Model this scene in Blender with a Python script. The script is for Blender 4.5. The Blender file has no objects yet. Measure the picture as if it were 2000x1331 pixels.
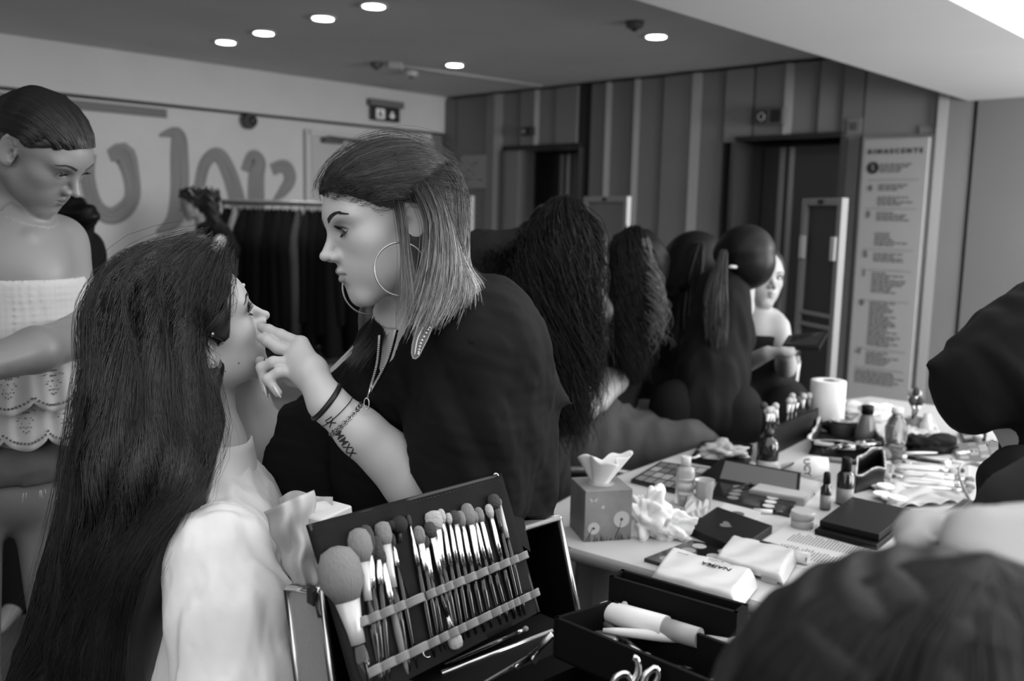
import bpy, bmesh, math, random
import numpy as np
from mathutils import Vector, Matrix
from math import pi, sin, cos, radians
S = bpy.context.scene
COL = S.collection
rnd = random.Random(7)
rng = np.random.default_rng(7)

# ------------------------------------------------------------------ camera, world, light, exposure
FPX = 1810.0                                   # focal length for a 2000 px wide frame
PITCH = math.atan(243/1810.0); ROLL = radians(1.29)
CAM = np.array([0, 0, 1.47])
FW = np.array([0, cos(PITCH), -sin(PITCH)])
_r0 = np.array([1.0, 0, 0]); _u0 = np.array([0, sin(PITCH), cos(PITCH)])
RT = cos(ROLL)*_r0 + sin(ROLL)*_u0
UP = cos(ROLL)*_u0 - sin(ROLL)*_r0
def ray(x, y): return FW + RT*(x-1000)/FPX - UP*(y-665.5)/FPX
def P(x, y, d): return CAM + d*ray(x, y)       # survey point: photo pixel plus its distance
def Z(x, y, z):
    v = ray(x, y); return CAM + v*((z-CAM[2])/v[2])

cam = bpy.data.cameras.new('camera'); camo = bpy.data.objects.new('camera', cam); COL.objects.link(camo)
cam.sensor_width = 36; cam.lens = 36*FPX/2000
cam.clip_start = .02; cam.clip_end = 100
m = Matrix(((RT[0], UP[0], -FW[0], CAM[0]), (RT[1], UP[1], -FW[1], CAM[1]), (RT[2], UP[2], -FW[2], CAM[2]), (0, 0, 0, 1)))
camo.matrix_world = m
cam.dof.use_dof = True; cam.dof.focus_distance = 1.36; cam.dof.aperture_fstop = 4.2
S.camera = camo
S.view_settings.view_transform = 'Standard'; S.view_settings.look = 'None'
S.view_settings.gamma = 1; S.view_settings.use_curve_mapping = False
S.view_settings.exposure = 0.62
S.cycles.max_bounces = 6; S.cycles.diffuse_bounces = 3; S.cycles.glossy_bounces = 3
S.cycles.transmission_bounces = 6; S.cycles.transparent_max_bounces = 8
S.cycles.sample_clamp_indirect = 4; S.cycles.caustics_reflective = False; S.cycles.caustics_refractive = False

W = bpy.data.worlds.new('world'); S.world = W; W.use_nodes = True
W.node_tree.nodes['Background'].inputs[0].default_value = (1, 1, 1, 1)
W.node_tree.nodes['Background'].inputs[1].default_value = 0.26

def area(name, loc, tgt, sx, sy, power):
    l = bpy.data.lights.new(name, 'AREA'); l.shape = 'RECTANGLE'; l.size = sx; l.size_y = sy; l.energy = power
    o = bpy.data.objects.new(name, l); COL.objects.link(o); o.location = loc
    o.rotation_euler = (Vector(tgt)-Vector(loc)).to_track_quat('-Z', 'Y').to_euler()
    return o
area('assumed_key_light', (3.3, 0.3, 2.0), (-0.2, 1.6, 1.1), 2.2, 1.7, 80)  # area lamp for assumed daylight from the right; no window is built
area('rear_fill_light', (0.6, -3.2, 2.0), (0.0, 3.0, 1.5), 3.5, 1.6, 9)  # added area lamp behind the camera, with no window there
area('soffit_fill_light', (5.6, 2.6, 1.3), (1.6, 5.0, 2.7), 2.0, 1.4, 75)  # added area lamp aimed up to brighten the dropped ceiling
area('hall_fill_light', (5.2, 4.4, 2.1), (-1.5, 8.5, 1.9), 2.4, 1.2, 170)  # unseen area lamp added to brighten the left wall

# ------------------------------------------------------------------ materials
MATS = {}
def mat(name, v, rough=.6, metal=0., spec=.5, noise=0., nscale=20., bump=0., bscale=60., alpha=1., trans=0., emit=0., coat=0., stretch=None, attr=False, sss=0., ior=1.45, aniso=0.):
    if name in MATS: return MATS[name]
    m = bpy.data.materials.new(name); m.use_nodes = True; nt = m.node_tree; N = nt.nodes; L = nt.links
    b = N['Principled BSDF']
    b.inputs['Base Color'].default_value = (v, v, v, 1); b.inputs['Roughness'].default_value = rough
    b.inputs['Metallic'].default_value = metal; b.inputs['Specular IOR Level'].default_value = spec
    b.inputs['Transmission Weight'].default_value = trans; b.inputs['Coat Weight'].default_value = coat
    b.inputs['Alpha'].default_value = alpha; b.inputs['IOR'].default_value = ior
    if aniso: b.inputs['Anisotropic'].default_value = aniso
    if sss:
        b.inputs['Subsurface Weight'].default_value = sss; b.inputs['Subsurface Scale'].default_value = .01
        b.inputs['Subsurface Radius'].default_value = (1, 1, 1)
    if emit:
        b.inputs['Emission Color'].default_value = (1, 1, 1, 1); b.inputs['Emission Strength'].default_value = emit
    tc = N.new('ShaderNodeTexCoord'); mp = N.new('ShaderNodeMapping'); L.new(tc.outputs['Object'], mp.inputs[0])
    if stretch: mp.inputs['Scale'].default_value = stretch
    src = None
    if noise:
        n = N.new('ShaderNodeTexNoise'); n.inputs['Scale'].default_value = nscale; n.inputs['Detail'].default_value = 5
        L.new(mp.outputs[0], n.inputs['Vector'])
        r = N.new('ShaderNodeMapRange'); r.inputs['From Min'].default_value = .3; r.inputs['From Max'].default_value = .7
        r.inputs['To Min'].default_value = v*(1-noise); r.inputs['To Max'].default_value = v*(1+noise)
        L.new(n.outputs[0], r.inputs[0]); src = r.outputs[0]
    if attr:
        a = N.new('ShaderNodeAttribute'); a.attribute_name = 'tone'
        if src is None: src = a.outputs['Fac']
        else:
            mu = N.new('ShaderNodeMath'); mu.operation = 'MULTIPLY'; L.new(src, mu.inputs[0]); L.new(a.outputs['Fac'], mu.inputs[1]); src = mu.outputs[0]
            mu.inputs
    if src is not None:
        c = N.new('ShaderNodeCombineColor')
        for i in range(3): L.new(src, c.inputs[i])
        L.new(c.outputs[0], b.inputs['Base Color'])
    if bump:
        n2 = N.new('ShaderNodeTexNoise'); n2.inputs['Scale'].default_value = bscale; n2.inputs['Detail'].default_value = 4
        L.new(mp.outputs[0], n2.inputs['Vector'])
        bp = N.new('ShaderNodeBump'); bp.inputs['Strength'].default_value = bump; bp.inputs['Distance'].default_value = .002
        L.new(n2.outputs[0], bp.inputs['Height']); L.new(bp.outputs[0], b.inputs['Normal'])
    MATS[name] = m
    return m

# ------------------------------------------------------------------ object helpers
def tag(o, label=None, cat=None, group=None, kind=None):
    if label: o['label'] = label
    if cat: o['category'] = cat
    if group: o['group'] = group
    if kind: o['kind'] = kind
    return o
def link(name, me, parent=None):
    o = bpy.data.objects.new(name, me); COL.objects.link(o)
    if parent is not None:
        o.parent = parent; o.matrix_parent_inverse = (Matrix.Translation(parent.location) @ parent.rotation_euler.to_matrix().to_4x4()).inverted()
    return o
def empty(name, loc, label, cat, group=None, rz=0.):
    o = bpy.data.objects.new(name, None); COL.objects.link(o); o.location = [float(c) for c in loc]; o.rotation_euler = (0, 0, rz)
    o.empty_display_size = .05
    return tag(o, label, cat, group)
def fast_mesh(name, V, F, smooth=True):
    """V (n,3) array, F (m,k) array of one polygon size"""
    me = bpy.data.meshes.new(name); V = np.ascontiguousarray(V, dtype=np.float32); F = np.ascontiguousarray(F, dtype=np.int32)
    k = F.shape[1]
    me.vertices.add(len(V)); me.vertices.foreach_set('co', V.ravel())
    me.loops.add(F.size); me.loops.foreach_set('vertex_index', F.ravel())
    me.polygons.add(len(F)); me.polygons.foreach_set('loop_start', np.arange(0, F.size, k, dtype=np.int32))
    if smooth: me.polygons.foreach_set('use_smooth', np.ones(len(F), dtype=bool))
    me.update(calc_edges=True); me.validate()
    return me
def set_tone(me, t):
    a = me.attributes.new('tone', 'FLOAT', 'POINT'); a.data.foreach_set('value', np.ascontiguousarray(t, dtype=np.float32))

class MB:
    """collects simple shapes, links them as one mesh; coordinates are world unless a frame is given"""
    def __init__(s, frame=None): s.bm = bmesh.new(); s.M = frame or Matrix.Identity(4); s.tones = False
    def _p(s, geom_verts, M): bmesh.ops.transform(s.bm, matrix=s.M @ M, verts=geom_verts)
    def box(s, c, size, rot=None, bev=0.0, seg=2):
        r = bmesh.ops.create_cube(s.bm, size=1); vs = r['verts']
        R = rot.to_4x4() if rot is not None else Matrix.Identity(4)
        bmesh.ops.scale(s.bm, vec=size, verts=vs)
        if bev:
            es = list({e for v in vs for e in v.link_edges})
            rr = bmesh.ops.bevel(s.bm, geom=es, offset=bev, segments=seg, affect='EDGES', profile=.5)
            vs = list({v for f in rr['faces'] for v in f.verts} | {v for v in vs if v.is_valid})
            # bevel keeps all verts in result faces
            seen = set(); st = list(vs); allv = set(vs)
            while st:
                v = st.pop()
                for e in v.link_edges:
                    w = e.other_vert(v)
                    if w not in allv: allv.add(w); st.append(w)
            vs = list(allv)
        s._p(vs, Matrix.Translation(Vector([float(a) for a in c])) @ R); return s
    def lathe(s, c, prof, seg=24, axis=None, cap=True):
        """prof: list of (r, z) along the axis"""
        c = Vector([float(a) for a in c]); Q = Matrix.Identity(3)
        if axis is not None: Q = Vector([float(a) for a in axis]).normalized().to_track_quat('Z', 'Y').to_matrix()
        rings = []
        for r, z in prof:
            rings.append([s.bm.verts.new(s.M @ (c + Q @ Vector((r*cos(2*pi*k/seg), r*sin(2*pi*k/seg), z)))) for k in range(seg)])
        for a, b in zip(rings, rings[1:]):
            for k in range(seg): 
                f = s.bm.faces.new((a[k], a[(k+1) % seg], b[(k+1) % seg], b[k])); f.smooth = True
        if cap:
            s.bm.faces.new(list(reversed(rings[0]))); s.bm.faces.new(rings[-1])
        return s
    def tube(s, pts, r, seg=8, closed=False, taper=None, flat=None):
        pts = [Vector([float(a) for a in p]) for p in pts]; n = len(pts); rings = []
        nrm = None
        for i, p in enumerate(pts):
            if closed: t = pts[(i+1) % n]-pts[i-1]
            else: t = pts[min(i+1, n-1)]-pts[max(i-1, 0)]
            if t.length < 1e-9: t = Vector((0, 0, 1))
            t.normalize()
            if nrm is None:
                nrm = t.orthogonal().normalized()
                if flat is not None:
                    nrm = Vector([float(a) for a in flat[0]]); nrm = (nrm-t*nrm.dot(t)).normalized()
            nrm = (nrm - t*nrm.dot(t)).normalized(); bn = t.cross(nrm)
            rr = r if taper is None else (taper[i] if isinstance(taper, (list, tuple)) else r*(1+(taper-1)*i/(n-1)))
            fl = 1 if flat is None else flat[1]
            rings.append([s.bm.verts.new(s.M @ (p + nrm*(rr*cos(2*pi*k/seg)) + bn*(rr*fl*sin(2*pi*k/seg)))) for k in range(seg)])
        pr = list(zip(rings, rings[1:]))
        if closed: pr.append((rings[-1], rings[0]))
        for a, b in pr:
            # align seam when closed
            for k in range(seg):
                f = s.bm.faces.new((a[k], a[(k+1) % seg], b[(k+1) % seg], b[k])); f.smooth = True
        if not closed: s.bm.faces.new(list(reversed(rings[0]))); s.bm.faces.new(rings[-1])
        return s
    def prism(s, pts, vec):
        """extrude polygon pts (3D) by vec"""
        a = [s.bm.verts.new(s.M @ Vector([float(q) for q in p])) for p in pts]
        v = Vector([float(q) for q in vec])
        b = [s.bm.verts.new(s.M @ (Vector([float(q) for q in p]) + v)) for p in pts]
        n = len(a)
        try: s.bm.faces.new(a); s.bm.faces.new(list(reversed(b)))
        except ValueError: pass
        for k in range(n): s.bm.faces.new((a[k], b[k], b[(k+1) % n], a[(k+1) % n]))
        return s
    def sphere(s, c, r, u=16, v=10, sc=(1, 1, 1), rot=None):
        rr = bmesh.ops.create_uvsphere(s.bm, u_segments=u, v_segments=v, radius=1)
        for f in {f for w in rr['verts'] for f in w.link_faces}: f.smooth = True
        M = Matrix.Translation(Vector([float(a) for a in c])) @ (rot.to_4x4() if rot is not None else Matrix.Identity(4)) @ Matrix.Diagonal((r*sc[0], r*sc[1], r*sc[2], 1))
        s._p(rr['verts'], M); return s
    def grid(s, fn, nu, nv, closed_u=False):
        vs = [[s.bm.verts.new(s.M @ Vector([float(q) for q in fn(i/(nu-(0 if closed_u else 1)), j/(nv-1))])) for j in range(nv)] for i in range(nu)]
        for i in range(nu if closed_u else nu-1):
            for j in range(nv-1):
                i2 = (i+1) % nu
                f = s.bm.faces.new((vs[i][j], vs[i2][j], vs[i2][j+1], vs[i][j+1])); f.smooth = True
        return s
    def build(s, name, material, parent=None, smooth=None):
        me = bpy.data.meshes.new(name); bmesh.ops.recalc_face_normals(s.bm, faces=s.bm.faces)
        s.bm.to_mesh(me); s.bm.free(); me.materials.append(material)
        if smooth is not None: me.polygons.foreach_set('use_smooth', [smooth]*len(me.polygons))
        if parent is not None: 
            o = link(name, me, parent)
        else: o = link(name, me)
        return o
def rotm(x=0, y=0, z=0): return (Matrix.Rotation(z, 3, 'Z') @ Matrix.Rotation(y, 3, 'Y') @ Matrix.Rotation(x, 3, 'X'))
def copy_tree(o, parent=None):
    c = o.copy(); COL.objects.link(c)
    if parent is not None: c.parent = parent
    for ch in list(o.children): copy_tree(ch, c)
    return c

# text as mesh
def text_mesh(body, size, ext=.0004, bold=0.0, align='CENTER'):
    cu = bpy.data.curves.new('t', 'FONT'); cu.body = body; cu.size = size; cu.extrude = ext; cu.align_x = align; cu.align_y = 'CENTER'; cu.offset = bold; cu.resolution_u = 3
    o = bpy.data.objects.new('t', cu); COL.objects.link(o)
    dg = bpy.context.evaluated_depsgraph_get(); me = bpy.data.meshes.new_from_object(o.evaluated_get(dg))
    bpy.data.objects.remove(o); return me
def text_obj(name, body, size, origin, xdir, ydir, material, parent, ext=.0004, bold=0., align='CENTER', warp=None):
    me = text_mesh(body, size, ext, bold, align)
    x = Vector([float(a) for a in xdir]).normalized(); y = Vector([float(a) for a in ydir]); y = (y-x*y.dot(x)).normalized(); z = x.cross(y)
    M = Matrix(((x[0], y[0], z[0], origin[0]), (x[1], y[1], z[1], origin[1]), (x[2], y[2], z[2], origin[2]), (0, 0, 0, 1)))
    if warp:
        for v in me.vertices: v.co = Vector(warp(v.co))
    else: me.transform(M)
    me.materials.clear(); me.materials.append(material)
    return link(name, me, parent)

# ------------------------------------------------------------------ implicit surfaces
def nz(p):  # cheap smooth noise in [-1,1]
    x, y, z = p[:, 0], p[:, 1], p[:, 2]
    return (np.sin(x*1.7+2.1*np.sin(y*1.3+.7)+1.1*np.sin(z*.9)) + np.sin(y*1.9+1.7*np.sin(z*1.4+2.)+.6*np.sin(x*2.3)) + np.sin(z*1.6+1.9*np.sin(x*1.2+4.)+.8*np.sin(y*2.1)))/3
def smin(a, b, k):
    if k <= 0: return np.minimum(a, b)
    h = np.maximum(k-np.abs(a-b), 0)/k
    return np.minimum(a, b)-h*h*k*.25
def smax(a, b, k): return -smin(-a, -b, k)
def d_rc(p, a, b, r1, r2, ax=None, fl=1.):
    a = np.asarray(a, float); b = np.asarray(b, float); ab = b-a; L = max(ab@ab, 1e-12)
    t = np.clip(((p-a)@ab)/L, 0, 1); q = p-a-t[:, None]*ab
    if ax is not None:
        ax = np.asarray(ax, float); ax = ax/np.linalg.norm(ax); c = q@ax; q = q+np.outer(c*(1/fl-1), ax)
    return np.sqrt((q*q).sum(1))-(r1+(r2-r1)*t)
def d_el(p, c, r, Rm=None):
    q = p-np.asarray(c, float)
    if Rm is not None: q = q@Rm           # columns of Rm are local axes in world
    r = np.asarray(r, float); k0 = np.sqrt(((q/r)**2).sum(1)); k1 = np.sqrt(((q/(r*r))**2).sum(1))
    return k0*(k0-1)/np.maximum(k1, 1e-9)
class SDF:
    def __init__(s): s.ops = []
    def rc(s, a, b, r1, r2=None, k=.02, ax=None, fl=1.): s.ops.append(('u', lambda p: d_rc(p, a, b, r1, r2 if r2 is not None else r1, ax, fl), k)); return s
    def chain(s, pts, rs, k=.02, ax=None, fl=1.):
        for i in range(len(pts)-1): s.rc(pts[i], pts[i+1], rs[i], rs[i+1], k if i == 0 else min(k, .015), ax, fl)
        return s
    def el(s, c, r, R=None, k=.02): s.ops.append(('u', lambda p: d_el(p, c, r, R), k)); return s
    def cut(s, fn, k=.01): s.ops.append(('s', fn, k)); return s
    def clip(s, fn, k=.003): s.ops.append(('c', fn, k)); return s
    def add(s, fn, k=.02): s.ops.append(('u', fn, k)); return s
    def disp(s, fn): s.ops.append(('d', fn, 0)); return s
    def __call__(s, p):
        d = None
        for o, fn, k in s.ops:
            if o == 'u':
                e = fn(p); d = e if d is None else smin(d, e, k)
            elif o == 's': d = smax(d, -fn(p), k)
            elif o == 'c': d = smax(d, fn(p), k)
            else: d = d+fn(p)
        return d
def half(pt, n):
    """clip: keeps the side opposite to n"""
    n = np.asarray(n, float); n = n/np.linalg.norm(n); pt = np.asarray(pt, float)
    return lambda p: (p-pt)@n
def surf(fn, lo, hi, h, margin=1.5):
    lo = np.asarray(lo, float); hi = np.asarray(hi, float); c = 4
    nc = np.maximum(np.ceil((hi-lo)/(h*c)).astype(int), 1)+1
    H = h*c
    cx = [lo[i]+H*(np.arange(nc[i])+.5) for i in range(3)]
    G = np.stack(np.meshgrid(*cx, indexing='ij'), -1).reshape(-1, 3)
    dc = np.concatenate([fn(G[i:i+200000]) for i in range(0, len(G), 200000)]).reshape(nc)
    V = np.repeat(np.repeat(np.repeat(dc, c, 0), c, 1), c, 2).astype(np.float32)
    near = np.repeat(np.repeat(np.repeat(np.abs(dc) < margin*H, c, 0), c, 1), c, 2)
    idx = np.argwhere(near)
    pts = lo+idx*h
    v = np.empty(len(pts), np.float32)
    for i in range(0, len(pts), 300000): v[i:i+300000] = fn(pts[i:i+300000])
    V[idx[:, 0], idx[:, 1], idx[:, 2]] = v
    return nets(V, lo, h)
def nets(V, lo, h):
    s = V < 0
    n = np.array(V.shape)-1
    cs = np.zeros(n, np.int8)
    for dx in (0, 1):
        for dy in (0, 1):
            for dz in (0, 1): cs += s[dx:dx+n[0], dy:dy+n[1], dz:dz+n[2]]
    act = (cs > 0) & (cs < 8)
    I = np.argwhere(act); ids = -np.ones(n, np.int64); ids[act] = np.arange(len(I))
    acc = np.zeros((len(I), 3)); cnt = np.zeros(len(I))
    for ax in range(3):
        o = [i for i in range(3) if i != ax]
        for u in (0, 1):
            for w in (0, 1):
                a = I.copy(); a[:, o[0]] += u; a[:, o[1]] += w; b = a.copy(); b[:, ax] += 1
                va = V[a[:, 0], a[:, 1], a[:, 2]]; vb = V[b[:, 0], b[:, 1], b[:, 2]]
                m = (va < 0) != (vb < 0); t = np.where(m, va/np.where(m, va-vb, 1), 0)
                pt = a.astype(float); pt[:, ax] += t
                acc[m] += pt[m]; cnt[m] += 1
    P_ = lo+h*acc/np.maximum(cnt, 1)[:, None]
    Q = []
    for ax in range(3):
        o = [(ax+1) % 3, (ax+2) % 3]
        sl0 = [slice(None)]*3; sl1 = [slice(None)]*3; sl0[ax] = slice(0, -1); sl1[ax] = slice(1, None)
        e = s[tuple(sl0)] != s[tuple(sl1)]
        E_ = np.argwhere(e)
        ok = (E_[:, o[0]] > 0) & (E_[:, o[1]] > 0) & (E_[:, o[0]] < n[o[0]]) & (E_[:, o[1]] < n[o[1]])
        E_ = E_[ok]; q = []
        for du, dw in ((-1, -1), (0, -1), (0, 0), (-1, 0)):
            c_ = E_.copy(); c_[:, o[0]] += du; c_[:, o[1]] += dw; q.append(ids[c_[:, 0], c_[:, 1], c_[:, 2]])
        q = np.stack(q, 1); fl = ~s[E_[:, 0], E_[:, 1], E_[:, 2]]
        q[fl] = q[fl][:, ::-1]; Q.append(q)
    Q = np.concatenate(Q); Q = Q[(Q >= 0).all(1)]
    return P_, Q
def merge(parts):
    V = []; F = []; o = 0
    for v, f in parts: V.append(v); F.append(f+o); o += len(v)
    return np.concatenate(V), np.concatenate(F)
def surf_multi(fn, lo, hi, h, fine=()):
    """coarse surface with finer boxes [(lo,hi,h)]; boxes overlap by a cell"""
    V, F = surf(fn, lo, hi, h)
    out = []
    cen = V[F].mean(1)
    keep = np.ones(len(F), bool)
    for l, u, hh in fine:
        l = np.asarray(l, float); u = np.asarray(u, float); m = h*1.2
        keep &= ~((cen > l+m) & (cen < u-m)).all(1)
    out.append((V, F[keep]))
    for i, (l, u, hh) in enumerate(fine): out.append(surf(fn, l, u, hh))
    return merge(out)
def sdf_obj(name, fn, lo, hi, h, material, parent, fine=(), tone=None):
    V, F = surf_multi(fn, lo, hi, h, fine)
    used = np.unique(F); mp = -np.ones(len(V), np.int64); mp[used] = np.arange(len(used)); V = V[used]; F = mp[F]
    me = fast_mesh(name, V, F); me.materials.append(material)
    if tone is not None: set_tone(me, tone(V))
    return link(name, me, parent)

# ------------------------------------------------------------------ hair
def resample(pts, n):
    pts = np.asarray(pts, float); k = len(pts)
    t = np.linspace(0, k-1, n); out = np.empty((n, 3))
    for j, tt in enumerate(t):
        i = min(int(tt), k-2); f = tt-i
        p0 = pts[max(i-1, 0)]; p1 = pts[i]; p2 = pts[i+1]; p3 = pts[min(i+2, k-1)]
        out[j] = .5*((2*p1)+(-p0+p2)*f+(2*p0-5*p1+4*p2-p3)*f*f+(-p0+3*p1-3*p2+p3)*f**3)
    return out
ORD = ['first', 'second', 'third', 'fourth', 'fifth', 'sixth', 'seventh', 'eighth', 'ninth', 'tenth', 'eleventh', 'twelfth', 'thirteenth', 'fourteenth', 'fifteenth', 'sixteenth']
def strands(guides, count, n=14, jit=.004, rad=.0006, mass=None, off=(0, .006), wave=0., wfreq=3., sub=None, clump=0, seed=1, lift=None, lmin=1.0, frizz=0.0, rstart=0.0):
    """guides: list of polylines ordered across the hair; strands are interpolated between neighbours"""
    g = np.stack([resample(q, n) for q in guides]); m = len(g); R = np.random.default_rng(seed)
    u = R.random(count)*(m-1)
    if clump: u = (np.round(u*clump)/clump + R.normal(0, .25/clump, count)).clip(0, m-1)
    i = np.minimum(u.astype(int), m-2); f = (u-i)[:, None, None]
    C_ = g[i]*(1-f)+g[i+1]*f                                    # count,n,3
    t = np.linspace(0, 1, n)[None, :, None]
    base = R.normal(0, 1, (count, 1, 3)); endj = R.normal(0, 1, (count, 1, 3))
    C_ = C_+jit*(base*(1-t)+endj*t)*(0.35+.65*t)
    if lmin < 1 or rstart:                                                # random shorter strands
        ln = lmin+(1-lmin)*R.random((count, 1)); st = rstart*R.random((count, 1)); tt = np.clip(st+(ln-st)*np.linspace(0, 1, n)[None, :], 0, 1)*(n-1)
        k = np.minimum(tt.astype(int), n-2); fr = (tt-k)[..., None]; ar = np.arange(count)[:, None]
        C_ = C_[ar, k]*(1-fr)+C_[ar, k+1]*fr
    if wave:
        ph = R.random((count, 1))*6.28 if not clump else (np.round(u*clump)[:, None]*1.9+R.normal(0, .5, (count, 1)))
        fq = wfreq*(1+.25*R.normal(0, 1, (count, 1)))
        T = C_[:, -1]-C_[:, 0]; T /= np.linalg.norm(T, axis=1)[:, None]+1e-9
        A = np.cross(T, [0.2, .9, .3]); A /= np.linalg.norm(A, axis=1)[:, None]; B = np.cross(T, A)
        tt = np.linspace(0, 1, n)[None, :]
        am = wave*np.minimum(tt*2.2, 1)
        C_ = C_+(am*np.sin(6.28*fq*tt+ph))[..., None]*A[:, None]+(am*np.cos(6.28*fq*tt+ph))[..., None]*B[:, None]
    if frizz: C_ = C_+R.normal(0, frizz, C_.shape)
    if mass is not None:
        q = C_.reshape(-1, 3); o = np.repeat(R.uniform(off[0], off[1], count), n)
        for _ in range(2):
            e = .002; d = mass(q)
            gx = np.stack([mass(q+np.array(v)*e)-d for v in ((1, 0, 0), (0, 1, 0), (0, 0, 1))], 1); gx /= np.linalg.norm(gx, axis=1)[:, None]+1e-9
            mv = (o-d); mv = np.clip(mv, -.0 if lift is None else -lift, .05)
            q = q+gx*mv[:, None]
        C_ = q.reshape(count, n, 3)
    return C_
def strand_mesh(C_, rad, sides=3, taper=.25):
    c, n, _ = C_.shape
    T = np.gradient(C_, axis=1); T /= np.linalg.norm(T, axis=2)[..., None]+1e-9
    ref = np.array([.13, .3, .94]); A = np.cross(T, ref); A /= np.linalg.norm(A, axis=2)[..., None]+1e-9; B = np.cross(T, A)
    rr = (rad if np.ndim(rad) else np.full(c, rad))[:, None]*(1-(1-taper)*np.linspace(0, 1, n)[None]**2)
    V = np.stack([C_+rr[..., None]*(A*cos(2*pi*k/sides)+B*sin(2*pi*k/sides)) for k in range(sides)], 2)   # c,n,s,3
    idx = np.arange(c*n*sides).reshape(c, n, sides)
    a = idx[:, :-1]; b = idx[:, 1:]
    F = np.stack([a, np.roll(a, -1, 2), np.roll(b, -1, 2), b], -1).reshape(-1, 4)
    return V.reshape(-1, 3), F
def hair_obj(name, parts, material, parent, **k):
    V, F = merge(parts); me = fast_mesh(name, V, F); me.materials.append(material); o = link(name, me, parent); return o

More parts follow.
